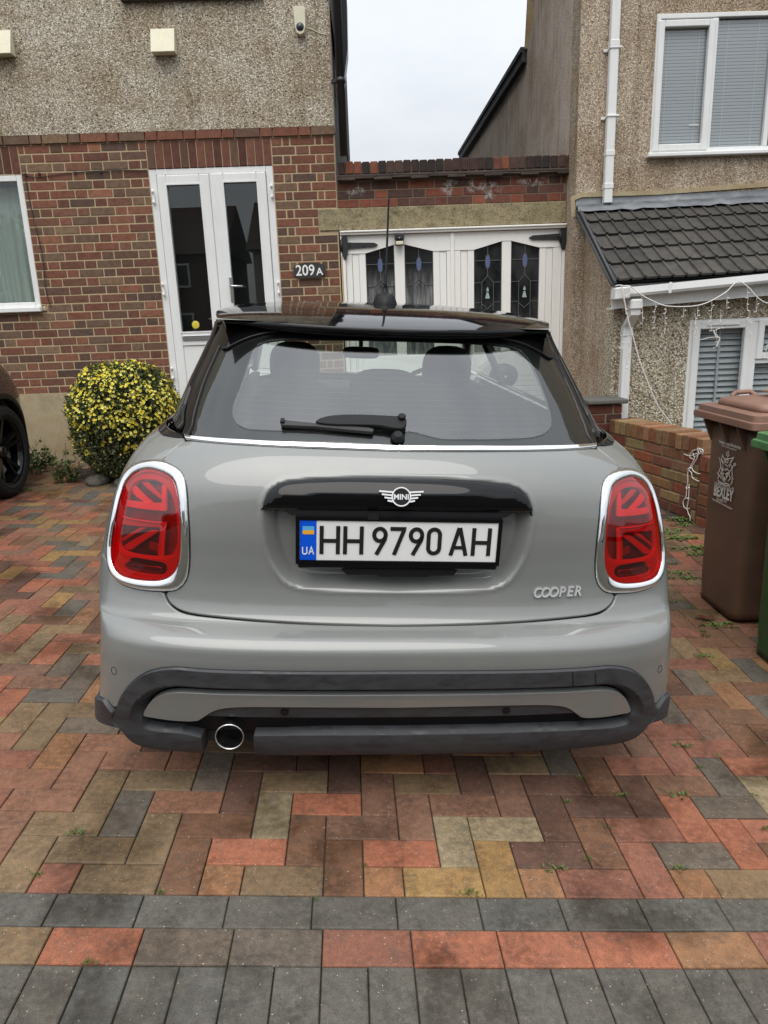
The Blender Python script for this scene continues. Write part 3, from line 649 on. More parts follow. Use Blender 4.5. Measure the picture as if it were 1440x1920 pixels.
# efflorescence
t = NT('efflorescence'); f = t.noise(t.pos(), 26, 5, .7)
tr = t.new('ShaderNodeBsdfTransparent'); mx = t.new('ShaderNodeMixShader'); t.set(color=(.62, .60, .58), rough=.95)
tcg = t.new('ShaderNodeTexCoord'); g = t.new('ShaderNodeTexGradient', gradient_type='SPHERICAL'); mg = t.new('ShaderNodeMapping'); mg.inputs['Location'].default_value = (-1, -1, -1); mg.inputs['Scale'].default_value = (2, 2, 2); t.l.new(tcg.outputs['Generated'], mg.inputs[0]); t.l.new(mg.outputs[0], g.inputs[0])
t.l.new(t.math('MULTIPLY', t.ramp(f, [(.45, 0.0), (.66, .6)]), t.ramp(g.outputs['Fac'], [(.0, 0.0), (.6, 1.0)])), mx.inputs[0]); t.l.new(tr.outputs[0], mx.inputs[1]); t.l.new(t.b.outputs[0], mx.inputs[2]); t.l.new(mx.outputs[0], t.out.inputs[0]); EFF = t.m
for px, py, w, h in ((838, 355, .16, .14), (885, 350, .12, .12), (915, 352, .3, .12), (1000, 340, .35, .10), (918, 374, .14, .08), (850, 340, .2, .06), (668, 360, .2, .1)):
    s_, z_ = fp(px, py, -.01); m = MB(); m.add([(-w/2, 0, -h/2), (w/2, 0, -h/2), (w/2, 0, h/2), (-w/2, 0, h/2)], [(0, 1, 2, 3)]); o = m.build('salt_stain', EFF, GA); o.location = (s_, -.0092, min(max(z_, 2.34+h/2), 2.545-h/2))
# tile ledge and brick-on-edge coping
t = NT('sooty_tile'); f = t.noise(t.coord('Object', (.3, 1, 3)), 18, 5, .7); t.set(color=t.ramp(f, [(.3, srgb(44, 38, 36)), (.55, srgb(78, 66, 60)), (.75, srgb(104, 96, 88))]), rough=.9); t.bump(f, .5, .006); SOOT = t.m
m = MB(); x = -.228; k = 0
while x < 1.85:
    w = min(.165, 1.866-x); m.box(x, x+w-.002, -.058+random.uniform(-.004, .004), .24, 2.548+.012*(k % 2), 2.572+random.uniform(-.002, .002), .002); x += w; k += 1
m.build('tile_ledge', SOOT, GA)
m = MB(); m.box(-.228, 1.866, -.046, .24, 2.574, 2.595, .004); m.build('tile_ledge', SOOT, GA)
ck = MB(); x = -.222; COP = [srgb(62, 50, 48), srgb(74, 56, 52), srgb(54, 46, 46), srgb(84, 66, 60)]
redk = {1, 2, 4, 19, 20}; cb = []; k = 0
while x < 1.84:
    w = .0735; c = srgb(130, 80, 62) if k in (1, 2, 4, 20) else srgb(108, 70, 58) if k == 19 else random.choice(COP)
    m = MB(); d = random.uniform(-.004, .004); h = random.uniform(-.003, .003)
    m.box(-w/2+.004, w/2-.004, 0, .215, -.052, .052, .006); me = m.mesh('coping_brick'); me.materials.append(BRK)
    inst('coping_brick', me, GA, (x+w/2, -.035+d, 2.652+h), (0, random.uniform(-.03, .03), 0), c); x += w; k += 1
m = MB(); m.box(-.22, 1.845, -.02, .16, 2.597, 2.692); m.build('coping_mortar', MORTG, GA)
t = MB(); t.box(-.408, 1.853, -.012, .2, 2.134, 2.3235, .006); t.build('lintel', CONC, GA)
# frame and doors
m = MB(); m.box(-.225, 1.852, -.03, .09, 2.092, 2.130, .004); m.box(-.226, 1.853, -.045, .0, 2.112, 2.128, .004)
m.box(-.225, -.185, -.012, .10, -.3, 2.0915, .003); m.box(1.826, 1.852, -.012, .10, -.3, 2.0915, .003); m.build('door_frame', TIMB, GA)
IRON = BLK
LEAD = plain('lead_came', (.16, .16, .17), .45, .6)
t = NT('garage_glass'); f = t.noise(t.coord('Object', (1, 1, .6)), 7, 5, .6); t.set(color=t.mix((.012, .013, .014), (.05, .052, .052), t.ramp(f, [(.4, 0.0), (.7, 1.0)])), rough=.08, spec=.6); t.bump(t.noise(t.coord('Object'), 30, 3, .6), .08, .004); GG = t.m
t = NT('garage_glass_misted'); f = t.noise(t.coord('Object', (5, 1, .8)), 5, 5, .6); gco = t.new('ShaderNodeTexCoord'); sx = t.new('ShaderNodeSeparateXYZ'); t.l.new(gco.outputs['Generated'], sx.inputs[0])
fog = t.math('MULTIPLY', t.ramp(sx.outputs[2], [(.50, 1.0), (.80, 0.0)]), t.ramp(f, [(.40, .25), (.62, 1.0)])); t.set(color=t.mix((.012, .013, .014), (.30, .31, .30), fog), rough=.12, spec=.6); GGM = t.m
BLUE = plain('blue_glass', srgb(92, 108, 150), .15, 0, 0, .6)
def gate_leaf(x0, x1, wins, mist, shear):
    zt, zb = 2.088, .02; y0 = .012; L = bpy.data.objects.new('garage_door', None); link(L, GA)
    (a0, a1), (b0, b1) = wins; zs = 1.925; zm = 2.0
    m = MB(); m.box(x0, a0-.125, y0, y0+.045, zb, zt-.16, .003); m.box(b1+.125, x1, y0, y0+.045, zb, zt-.16, .003); m.build('stile', TIMB, L)
    # inner stiles beside the windows
    m = MB(); m.box(a0-.122, a0-.062, y0+.008, y0+.045, zb, 1.93, .002); m.box(a0-.060, a0, y0+.004, y0+.045, zb, 1.93, .002); m.box(b1, b1+.060, y0+.004, y0+.045, zb, 1.93, .002); m.box(b1+.062, b1+.122, y0+.008, y0+.045, zb, 1.93, .002); m.build('board', TIMB, L)
    fn = lambda u, v, h: (u, h, v)
    top = [(x0, zt), (x0, 1.931), (a0, 1.931), (a0, zs-.01), (a0+.0005, zs-.01), ((a1), zm-.005), (b0, zm-.005), (b1-.0005, zs-.01), (b1, zs-.01), (b1, 1.931), (x1, 1.931), (x1, zt)]
    top = [(x0, zt), (x0, 1.932), (a0, 1.932), (a1, zm), (b0, zm), (b1, 1.932), (x1, 1.932), (x1, zt)]
    m = MB(); m.prism(top, fn, y0-.002, y0+.044); m.build('head_rail', TIMB, L)
    m = MB(); m.box(a1, b0, y0+.002, y0+.045, 1.0, zm-.001, .003); m.build('muntin', TIMB, L)
    m = MB(); m.box(a0, b1, y0+.002, y0+.045, zb, .999, .003); m.build('bottom_panel', TIMB, L)
    for (p, q, up) in ((a0, a1, 1), (b0, b1, -1)):
        zl, zr_ = (1.932, zm) if up > 0 else (zm, 1.932); g = MB(); P = [(p, 1.0), (q, 1.0), (q, zr_), (p, zl)]; g.prism(P, fn, y0+.025, y0+.028); g.build('leaded_pane', GGM if mist else GG, L)
        lm = MB(); c = (p+q)/2; zc = (zl+zr_)/2; w = .005; l = lambda pts, cl=False: lm.stroke(pts, w, fn, y0+.018, y0+.027, cl)
        z1, z2, z3 = 1.835, 1.64, 1.46
        l([(c, zc), (c, 1.885)]); l([(c, 1.765), (c, 1.70)]); l([(p, z1), (c-.02, z1)]); l([(c+.02, z1), (q, z1)]); l([(p, z2), (c-.055, z2)]); l([(c+.055, z2), (q, z2)])
        e = [(c+.021*math.cos(a), 1.825+.062*math.sin(a)) for a in np.linspace(0, 2*math.pi, 20, endpoint=False)]; l(e, True)
        l([(c-.055, 1.30), (c-.055, z2), (c, 1.70), (c+.055, z2), (c+.055, 1.30)]); l([(c-.032, 1.32), (c-.034, 1.62), (c, 1.66), (c+.034, 1.62), (c+.032, 1.32)]) if mist else None
        l([(c-.055, 1.45), (c, 1.40), (c+.055, 1.45)]); l([(p, z3), (c-.055, z3)]); l([(c+.055, z3), (q, z3)]); l([(p+.003, 1.0), (p+.003, zl-.004)]); l([(q-.003, 1.0), (q-.003, zr_-.004)]); lm.build('lead_came', LEAD, L)
        bm_ = MB(); bm_.prism([(c+.018*math.cos(a), 1.825+.058*math.sin(a)) for a in np.linspace(0, 2*math.pi, 20, endpoint=False)], fn, y0+.020, y0+.0245); bm_.build('blue_lozenge', BLUE, L)
        if not mist:
            tm = MB(); tm.prism([(c-.012, 1.56), (c+.012, 1.56), (c+.008, 1.585), (c, 1.60), (c-.008, 1.585)], fn, y0+.021, y0+.0245); tm.prism([(c-.022, 1.495), (c+.022, 1.495), (c+.008, 1.55), (c-.008, 1.55)], fn, y0+.021, y0+.0245); tm.build('pale_motif', plain('pale_glass', (.35, .45, .45), .3), L)
    return L
gate_leaf(-.182, .815, ((.0, .268), (.362, .628)), True, 0)
gate_leaf(.822, 1.823, ((1.008, 1.268), (1.354, 1.620)), False, 0)
m = MB(); m.box(.79, .822, -.006, .0115, .02, 2.086, .003); m.build('cover_strip', TIMB, GA)
def hinge(x0, x1, z, dirn):
    m = MB(); fn = lambda u, v, h: (u, h, v)
    m.prism([(x0, z-.028), (x0, z+.028), (x1-dirn*.03, z+.018), (x1, z), (x1-dirn*.03, z-.018)][::dirn], fn, -.008, .010)
    bx = x0-dirn*.002; m.prism([(bx-.035, z-.04), (bx-.012, z-.12), (bx+.012, z-.12), (bx+.030, z-.05), (bx+.030, z+.05), (bx+.012, z+.12), (bx-.012, z+.12), (bx-.035, z+.04)], fn, -.022, -.010)
    for k in (.15, .55): m.lathe([(0, -.014), (.007, -.012), (.008, -.008)], (x0+(x1-x0)*k, 0, z), 'y', 8)
    m.tube([(bx-.028, -.02, z-.05), (bx-.028, -.02, z+.05)], .012, 8); return m.build('strap_hinge', IRON, GA)
hinge(-.185, .118, 2.003, 1); hinge(1.828, 1.515, 2.02, -1)
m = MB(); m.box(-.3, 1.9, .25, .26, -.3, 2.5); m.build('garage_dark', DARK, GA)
s_, z_ = fp(642, 560, -.012); m = MB(); m.box(-.222, -.212, -.0135, -.0122, 1.0, 1.92); m.build('rust_streak', plain('rust_streak', srgb(190, 150, 90), .8), GA)
# lamp over the doors
LP = frame_empty('security_lamp', 'small black security lamp with cream sensor above the left garage door', 'lamp')
a = fp(740, 440, -.05); b = fp(758, 466, -.05)
m = MB(); m.box(a[0], b[0], -.075, -.0125, 2.035, 2.085, .006); m.box(a[0]+.004, b[0]-.004, -.065, -.0125, 1.985, 2.033, .004); m.build('lamp_body', BLK, LP)
m = MB(); m.box(a[0]+.008, b[0]-.008, -.078, -.066, 1.99, 2.02, .004); m.build('diffuser', CREAM, LP)
m = MB(); m.lathe([(0, -.081), (.004, -.080), (.004, -.075)], ((a[0]+b[0])/2, 0, 2.05), 'y', 8); m.build('sensor_eye', WPAINT, LP)

# ================================================================ RIGHT HOUSE
RH = frame_empty('right_house', 'brown pebbledashed house with a tiled lean-to bay, on the right', 'house')
RS = 1.855; RY = -.28
slab_with_holes(RS, 9, -.6, 7.5, RY, RY+.25, [(2.50, 4.19, 2.64, 3.68)], DASH_R, 'pebbledash_wall', RH)
G = [fside(*q, RS+.01) for q in ((872, 297), (930, 200), (986, 112), (990, 92), (1004, 5))]
m = MB(); yb, yr = 7.2, 1.86
poly = [(RY+.26, -.6), (9.0, -.6), (9.0, 3.6), (G[0][0]+.6, G[0][1]-.05), (G[2][0]-.02, 4.03), (1.80, 4.14), (1.43, 4.50), (1.0, 7.5), (RY+.26, 7.5)]
m.prism(poly, lambda u, v, h: (h, u, v), RS, RS+.2); m.build('side_wall', DASH_S, RH)
t = NT('roof_edge'); f = t.noise(t.coord('Object', (1, 1, 1)), 26, 5, .7); t.set(color=t.ramp(f, [(.35, (.012, .012, .013)), (.6, (.035, .035, .037)), (.75, (.16, .16, .16))]), rough=.7); t.bump(f, .8, .02); VERGE = t.m
m = MB()
def verge(p, q, th, w, z0=0): d = np.array([q[0]-p[0], q[1]-p[1]]); d /= np.linalg.norm(d); n = np.array([-d[1], d[0]]); n = n if n[1] > 0 else -n; m.prism([tuple(np.array(p)), tuple(np.array(q)), tuple(np.array(q)+n*th), tuple(np.array(p)+n*th)], lambda u, v, h: (h, u, v), RS-w, RS+.2)
verge((7.5, G[0][1]+.04), (1.84, 4.02), .10, .05); verge((7.5, G[0][1]+.14), (1.84, 4.12), .05, .07); m.build('roof_verge', VERGE, RH)
m = MB(); verge((1.80, 4.14), (1.0, 7.5), .03, .03); m.build('render_edge', PLIN, RH)
m = MB(); m.box(RS+.2, 9, RY+.252, 9, -.6, 4.0); m.build('house_body', DARK, RH)
# white square downpipe
pa = fp(1145, 0, RY-.05); pb = fp(1139, 378, RY-.05)
m = MB(); m.box(-.036, .036, -.075, -.012, 2.245, 7.3, .006)
for z in (2.62, 2.36, 3.45, 4.9): m.box(-.040, .040, -.079, -.008, z, z+.045, .004)
for z in (2.92, 3.43): m.box(-.043, .060, -.083, -.001, z, z+.018, .004); m.box(-.075, -.04, -.02, -.001, z-.01, z+.014, .004)
dp = m.build('downpipe', UPVC, RH); dp.location = (pb[0], RY, 0)
m = MB(); m.box(-.028, .028, -.066, -.02, 2.240, 2.2447); o = m.build('pipe_mouth', DARK, RH); o.location = (pb[0], RY, 0)
# lead flashing
t = NT('lead_flashing'); f = t.noise(t.coord('Object', (1, 1, 2)), 5, 6, .65); t.set(color=t.ramp(f, [(.3, srgb(84, 88, 92)), (.55, srgb(112, 116, 120)), (.75, srgb(146, 148, 150))]), rough=.5, metal=.25); t.bump(f, .4, .012); LEADF = t.m
BSH = .03
def bz(s): return BSH*(s-1.9)
ES, EZ, EY = 1.89, 1.548, -1.34; BLG = 1.9505; TZ = 2.20; TY = RY-.005
def roof(s, k, h=0.0):
    """point on the bay roof: k from 0 at the eaves to 1 at the wall"""
    d = np.array([0, TY-EY, TZ-EZ]); L = np.linalg.norm(d); n = np.array([0, -d[2], d[1]])/L
    p = np.array([0, EY, EZ])+d*k+n*h; return (s, p[1], p[2]+bz(s)*(1-k*.5))
RL = math.hypot(TY-EY, TZ-EZ)
m = MB(); s_ = np.linspace(ES-.03, 4.6, 30)
P = []
for kk, h in ((.925, .035), (.95, .05), (.985, .06)): P.append([roof(s, kk+.006*math.sin(s*21)+.006*math.sin(s*37+1), h+.003*math.sin(s*29)) for s in s_])
P.append([(s, RY-.010, 2.215+bz(s)*.5) for s in s_]); P.append([(s, RY-.006, 2.295+bz(s)*.5) for s in s_]); m.grid(P); fl = m.build('lead_flashing', LEADF, RH)
m = MB(); m.stroke([(ES-.05, 2.15), (ES-.06, 2.30), (ES+.02, 2.325), (2.6, 2.325), (4.6, 2.40)], .035, lambda u, v, h: (u, h, v), RY-.014, RY+.002); m.build('mortar_fillet', PLIN, RH)
t = NT('concrete_tile'); inf = t.new('ShaderNodeObjectInfo'); f = t.noise(t.pos(), 14, 5, .65); f2 = t.noise(t.pos(), 200, 3, .7)
c = t.ramp(inf.outputs['Random'], [(0, srgb(62, 60, 57)), (.5, srgb(74, 71, 67)), (1, srgb(86, 83, 78))]); c = t.mix(c, t.mix(c, (.6, .6, .6), 1.0, 'MULTIPLY'), t.ramp(f, [(.4, 0.0), (.65, 1.0)])); t.set(color=t.mix(c, t.mix(c, (1.5, 1.5, 1.45), 1.0, 'MULTIPLY'), t.ramp(f2, [(.55, 0.0), (.75, .5)])), rough=.62, spec=.45); t.bump(f2, .3, .003); TILE = t.m
rb = MB(); rb.grid([[roof(s, k, -.012) for s in (ES, 4.6)] for k in (0, 1)], False); rb.grid([[roof(s, k, -.03) for s in (ES, 4.6)] for k in (0, 1)], False)
roofp = rb.build('bay_roof', plain('roof_felt', (.012, .012, .013), .9), RH)
TW, NR = .2096, 5; ex_ = 1/NR*.985
prof_ = [(x_*.8, z_) for x_, z_ in [(0, .0), (.006, .0), (.011, .013), (.027, .014), (.034, .002), (.040, .0), (.131, .0), (.137, .0), (.142, .013), (.158, .014), (.165, .002), (.171, .0), (.262, .0)]]
tv = []
for l, hh in ((0, .026), (.09, .018), (ex_*RL+.03, .003)): tv.append([(x, l, hh+z) for x, z in prof_])
tm = MB(); tm.grid(tv, False); tm.grid([[(x, 0, .026+z) for x, z in prof_], [(x, .004, .006+z*.8) for x, z in prof_]], False); tme = tm.mesh('roof_tile'); tme.materials.append(TILE)
d = Vector((0, TY-EY, TZ-EZ)).normalized()
for r in range(NR):
    off = -(.1048 if r % 2 else 0)
    for c_ in range(13):
        s0 = ES-.005+c_*TW+off
        if s0 < ES-.14: continue
        x = max(s0, ES-.005); y0 = roof(x, r*ex_*1.0, 0)
        M = Matrix.Translation(Vector((s0, y0[1], y0[2]-bz(x)*(1-r*ex_*.5)+bz(s0)*(1-r*ex_*.5)+random.uniform(-.0015, .0015)))) @ Matrix([[1, 0, 0, 0], [0, d.y, -d.z, 0], [BSH, d.z, d.y, 0], [0, 0, 0, 1]])
        if s0 < ES-.01:
            h2 = MB(); h2.grid([[p for p in row if p[0] >= .1048-1e-6] if False else [(max(p[0], .1048), p[1], p[2]) for p in row] for row in tv], False); h2.grid([[(max(x_, .1048), 0, .026+z) for x_, z in prof_], [(max(x_, .1048), .004, .006+z*.8) for x_, z in prof_]], False); hm_ = h2.mesh('roof_tile'); hm_.materials.append(TILE); inst('roof_tile', hm_, roofp, mtx=M)
        else: inst('roof_tile', tme, roofp, mtx=M)
m = MB(); a0, a1 = roof(ES-.012, -.02, .012), roof(ES-.012, .98, .03); m.tube([a0, a1], .013, 6); m.tube([roof(ES-.018, 0, -.025), roof(ES-.018, .98, -.015)], .016, 6); m.build('verge_strip', plain('dark_verge', (.07, .073, .078), .6), roofp)
m = MB()  # closed soffit end below the verge
m.prism([(EY+.08, EZ-.02), (TY, TZ-.05), (TY, EZ-.15), (EY+.08, EZ-.15)], lambda u, v, h: (h, u, v), BLG, BLG+.02); m.build('gable_board', DASH_R, RH)
# bay walls
BY = -1.15; BL = ES+.061
LW = (fp(1290, 650, BY)[0], 4.4, .215, 1.250)
slab_with_holes(BL, 4.8, -.6, EZ-.03, BY, BY+.2, [LW], DASH_B, 'bay_wall', RH)
m = MB(); m.box(BL, BL+.2, BY+.2, RY, -.6, EZ-.1505); m.box(ES+.03, ES+.14, RY-.9, RY, -.6, 2.0) if False else None; m.build('bay_side_wall', DASH_R, RH)
def shz(mb, k=BSH): mb.v = [(x, y, z+k*(x-1.9)) for x, y, z in mb.v]; return mb
GZ = 1.50
m = MB(); GY = EY-.045
g = [(0, .0), (-.004, -.05), (.01, -.07), (.085, -.07), (.10, -.05), (.10, 0), (.094, 0), (.094, -.045), (.080, -.062), (.014, -.062), (.004, -.045), (.006, 0)]
m.prism(g, lambda u, v, h: (h, GY+u, GZ+v), ES-.01, 4.6); m.box(ES-.016, ES+.10, GY-.008, GY+.106, GZ-.082, GZ+.006, .008)
for s_ in (2.28, 3.1, 4.0): m.box(s_, s_+.022, GY-.008, GY, GZ-.075, GZ+.006, .003)
shz(m, .062).build('gutter', UPVC, RH)
m = MB(); m.box(ES, 4.6, GY+.108, GY+.125, GZ-.15, GZ+.02); m.box(ES, 4.6, GY+.126, BY-.002, GZ-.15, GZ-.14); shz(m, .05).build('fascia', UPVC, RH)
# gutter outlet and downpipe
px_ = fp(1174, 640, BY-.04)[0]
m = MB(); cx_ = ES+.155; m.box(cx_-.045, cx_+.045, GY-.004, GY+.09, GZ-.16, GZ-.083, .01); m.build('gutter_outlet', UPVC, RH)
m = MB(); pts = [(cx_, GY+.045, GZ-.15), (cx_, GY+.05, GZ-.2), (px_, BY-.045, GZ-.29), (px_, BY-.045, GZ-.34)]
R4 = lambda p, w: [(p[0]-w, p[1]-w, p[2]), (p[0]+w, p[1]-w, p[2]), (p[0]+w, p[1]+w, p[2]), (p[0]-w, p[1]+w, p[2])]
m.grid([R4(p, .036) for p in pts], False, True); m.box(px_-.034, px_+.034, BY-.078, BY-.004, -.4, GZ-.33, .005)
m.box(px_-.040, px_+.040, BY-.084, BY-.002, GZ-.36, GZ-.32, .004); m.build('bay_downpipe', UPVC, RH)
# windows
def upvc_window(name, s0, s1, z0, z1, y, parts, sill, parent):
    m = MB(); m.box(s0, s0+.035, y, y+.07, z0, z1, .004); m.box(s1-.035, s1, y, y+.07, z0, z1, .004); m.box(s0+.0355, s1-.0355, y, y+.07, z0, z0+.035, .004); m.box(s0+.0355, s1-.0355, y, y+.07, z1-.035, z1, .004)
    for b in parts['bars']: m.box(*b[:2], y+.001, y+.069, *b[2:], .004)
    w = m.build(name, UPVC, parent)
    for a, b, c, d, yy, f in parts['sashes']:
        q = MB(); ff = f; q.box(a, a+ff, yy, yy+.05, c, d, .006); q.box(b-ff, b, yy, yy+.05, c, d, .006); q.box(a+ff+.0004, b-ff-.0004, yy, yy+.05, c, c+ff, .006); q.box(a+ff+.0004, b-ff-.0004, yy, yy+.05, d-ff, d, .006); q.build('sash', UPVC, w)
    for a, b, c, d in parts['panes']: q = MB(); q.box(a, b, y+.032, y+.036, c, d); q.build('pane', GLASSC, w)
    q = MB(); q.box(s0-.03, s1+.03, y-.05, y+.05, z0-.034, z0-.001, .006); q.build('sill', UPVC, w); return w
UW = dict(bars=[(2.955, 3.0, 2.673, 3.65), (3.46, 3.5, 2.673, 3.65)], sashes=[(2.498, 2.972, 2.652, 3.64, RY-.03, .052)], panes=[(2.53, 2.955, 2.69, 3.62), (3.0, 3.46, 2.66, 3.64), (3.5, 4.0, 2.66, 3.64)])
uw = upvc_window('upper_window', 2.485, 4.2, 2.636, 3.69, RY-.015, UW, True, RH)
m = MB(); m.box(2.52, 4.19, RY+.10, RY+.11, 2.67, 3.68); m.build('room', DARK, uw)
bl = MB(); n = 0; z = 2.70
BLINDM = plain('grey_blind', srgb(205, 206, 210), .6); BLINDM2 = plain('grey_shutter', srgb(196, 198, 200), .5)
bl = MB(); z = 2.675
while z < 3.64: bl.add([(2.535, RY+.000, z), (3.455, RY+.000, z), (3.455, RY+.016-.02, z+.0215), (2.535, RY+.016-.02, z+.0215)], [(0, 1, 2, 3)]); z += .0255
bo = bl.build('venetian_blind', BLINDM, uw); bo.location = (0, .034, 0)
m = MB(); 
for s_ in (2.60, 2.86, 3.10, 3.36): m.box(s_, s_+.003, RY+.024, RY+.025, 2.67, 3.64)
m.build('blind_cord', UPVC, uw)
a_ = fp(1305, 233, RY); m = MB(); m.box(a_[0]-.05, a_[0]+.035, RY+.020, RY+.023, a_[1]-.006, a_[1]+.006); m.build('stay', UPVC, uw)
s0, s1, z0, z1 = LW; bx = fp(1397, 720, BY)[0]
g0, g1 = fp(1311, 700, BY)[0], fp(1391, 700, BY)[0]
LP_ = dict(bars=[(g1+.045, g1+.105, z0+.036, z1-.036), (g1+.106, s1-.036, 1.005-.12, 1.045-.12)], sashes=[(s0+.03, g1+.05, z0+.03, z1-.02, BY-.012, .06), (g1+.10, s1-.03, 1.05-.13, z1-.02, BY-.012, .05)], panes=[(g0-.03, g1+.02, z0+.05, z1-.06), (g1+.1, s1-.04, z0+.05, .885), (g1+.13, s1-.06, .95, z1-.06)])
lw = upvc_window('bay_window', s0, s1, z0, z1, BY+.006, LP_, True, RH)
m = MB(); m.box(s0+.14, g1-.06, BY-.024, BY-.0125, z1-.055, z1-.035, .004); m.build('trickle_vent', UPVC, lw)
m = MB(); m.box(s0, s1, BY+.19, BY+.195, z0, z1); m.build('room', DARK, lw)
sh = MB(); z = z0+.07
while z < z1-.06: sh.add([(g0-.02, BY+.080, z), (s1-.05, BY+.080, z), (s1-.05, BY+.108, z+.040), (g0-.02, BY+.108, z+.040)], [(0, 1, 2, 3)]); z += .047
sh.box((g0+g1)/2-.006, (g0+g1)/2+.012, BY+.070, BY+.078, z0+.05, z1-.06); sh.box(g1+.02, g1+.11, BY+.07, BY+.078, z0+.05, z1-.06); sh.build('shutter', BLINDM2, lw)

# ================================================================ FAIRY LIGHTS
WIRE = plain('white_wire', (.74, .73, .69), .5)
FL = frame_empty('fairy_lights', 'white icicle fairy lights looped along the white gutter of the bay', 'fairy lights')
def q3(x, y, yy=-1.42): s, z = fp(1150+x/4.966, 500+y/4.966, yy); return (s, yy, z)
m = MB()
m.tube(spline([q3(*p) for p in ((20, 178), (60, 172), (95, 178), (160, 185), (265, 265), (390, 330), (490, 365), (650, 372), (790, 360), (910, 318), (1050, 235), (1120, 165), (1170, 138), (1255, 190), (1340, 285), (1440, 340), (1560, 300))], 6), .0042, 6)
m.tube(spline([q3(*p) for p in ((75, 178), (90, 250), (110, 350), (145, 520), (180, 640), (220, 790), (260, 920), (330, 1100), (380, 1220), (430, 1320), (500, 1410), (550, 1482))], 5), .0045, 6)
m.tube(spline([q3(*p) for p in ((130, 180), (160, 240), (110, 270), (80, 230), (120, 200))], 5), .003, 5)
random.seed(5)
def drop(x, y, L, k=6):
    pts = [(x+random.uniform(-9, 9)*(i > 0), y+L*i/k) for i in range(k+1)]; m.tube(spline([q3(*p, -1.42+.01*(i % 2)) for i, p in enumerate(pts)], 4), .0021, 5)
    for i in range(1, k+1):
        a, b = pts[i]; dx = random.choice((-1, 1))*random.uniform(10, 24); m.tube([q3(a, b), q3(a+dx, b+random.uniform(-12, 10), -1.43)], [.0025, .0042], 5)
for x, y, L in ((265, 270, 260), (385, 335, 230), (485, 368, 70), (480, 430, 200), (655, 372, 90), (790, 362, 100), (760, 440, 230), (912, 320, 280), (1050, 240, 150), (1000, 400, 170), (1250, 190, 220), (1265, 420, 260), (1335, 290, 130), (1430, 690, 180), (960, 590, 170), (110, 350, 90), (90, 640, 130), (150, 600, 260), (120, 860, 90), (150, 1060, 130), (70, 640, 120)): drop(x, y, L, max(2, int(L/45)))
m.tube(spline([q3(*p) for p in ((1000, 570), (940, 600), (970, 650), (890, 660), (810, 680), (790, 640), (770, 560))], 5), .0026, 5); m.tube(spline([q3(*p) for p in ((930, 590), (960, 660), (990, 665), (960, 750))], 5), .004, 5)
m.build('wire', WIRE, FL)
# bundle hanging at the end of the low wall

# ================================================================ LOW GARDEN WALL
W0, W1 = np.array([2.035, 5.56]), np.array([2.262, 4.52]); wd = (W1-W0)/np.linalg.norm(W1-W0)
ang = math.atan2(wd[1], wd[0]); LWL = float(np.linalg.norm(W1-W0))
GW = thing('garden_wall', 'low red and yellow brick garden wall with upright capping bricks, behind the bins', 'wall', (W0[0], W0[1], 0), (0, 0, ang))
WC = [srgb(138, 94, 70), srgb(150, 124, 90), srgb(132, 80, 62), srgb(144, 112, 80), srgb(158, 134, 98), srgb(122, 86, 68), srgb(150, 98, 72)]
def wall_run(x0, x1, ztop, cap, step=0):
    k = 0; x = x0
    ms = {}
    def put(cx, y, cz, w, d, h, c, nm):
        key = (round(w, 3), round(d, 3), round(h, 3), nm)
        if key not in ms: q = MB(); q.box(-w/2, w/2, -d/2, d/2, -h/2, h/2, .005); ms[key] = q.mesh(nm); ms[key].materials.append(BRK)
        inst(nm, ms[key], GW, (cx, y+random.uniform(-.003, .003), cz), (0, 0, random.uniform(-.012, .012)), tuple(v*random.uniform(.72, .95) for v in c))
    while x < x1-.03: put(x+.036, .1075, ztop-.052+random.uniform(-.003, .003), .064, .225, .104, random.choice(WC), 'capping_brick'); x += .0735
    for r in range(7):
        zc = ztop-.112-.076*r-.034; x = x0-(.11 if r % 2 else 0)
        while x < x1:
            a, b = max(x, x0), min(x+.2245, x1)
            if b-a > .04: put((a+b)/2, .1075, zc, round(b-a-.010, 2), .215, .066, random.choice(WC), 'brick')
            x += .2245
    q = MB(); q.box(x0+.002, x1-.004, .006, .209, -.35, ztop-.012); q.build('wall_mortar', MORTG, GW)
wall_run(0, LWL, .512, True); wall_run(LWL+.006, LWL+1.7, .405, True)
# light wires hanging over the wall end
def wpt(px, py):   # sight line against the wall face
    d_ = ray(px, py); n = np.array([-wd[1], wd[0], 0]); n = -n if n[0] > 0 else n
    p0 = np.array([W0[0], W0[1], 0])+n*.012; t_ = ((p0-CC)@n)/(d_@n); return CC+d_*t_
FB = thing('fairy_light_tail', 'loose tangle of white fairy light wire hanging down the low brick wall', 'fairy lights', (0, 0, 0))
def q6(x, y): return tuple(wpt(1240+x/5.65, 860+y/5.65))
m = MB(); m.tube(spline([q6(*p) for p in ((335, -60), (350, 0), (320, 60), (300, 100), (280, 150), (282, 230), (270, 300), (262, 400), (232, 450), (240, 510), (275, 540), (285, 580), (305, 615), (303, 660))], 5), .0032, 6)
m.tube(spline([q6(*p) for p in ((395, -90), (380, -10), (350, 40), (325, 90), (340, 130), (380, 155), (410, 160))], 5), .0032, 6); m.tube(spline([q6(*p) for p in ((290, 120), (320, 150), (325, 190), (345, 215), (400, 240))], 5), .0032, 6)
m.tube(spline([q6(*p) for p in ((295, 270), (290, 400), (282, 470), (272, 525), (300, 525))], 5), .003, 6); m.tube(spline([q6(*p) for p in ((240, -50), (300, -30), (360, -50), (420, -60), (400, -100), (330, -80), (300, -20), (350, 10))], 5), .003, 6); m.tube(spline([q6(*p) for p in ((360, -20), (400, -50), (380, -110), (440, -90), (430, -40))], 5), .003, 6)
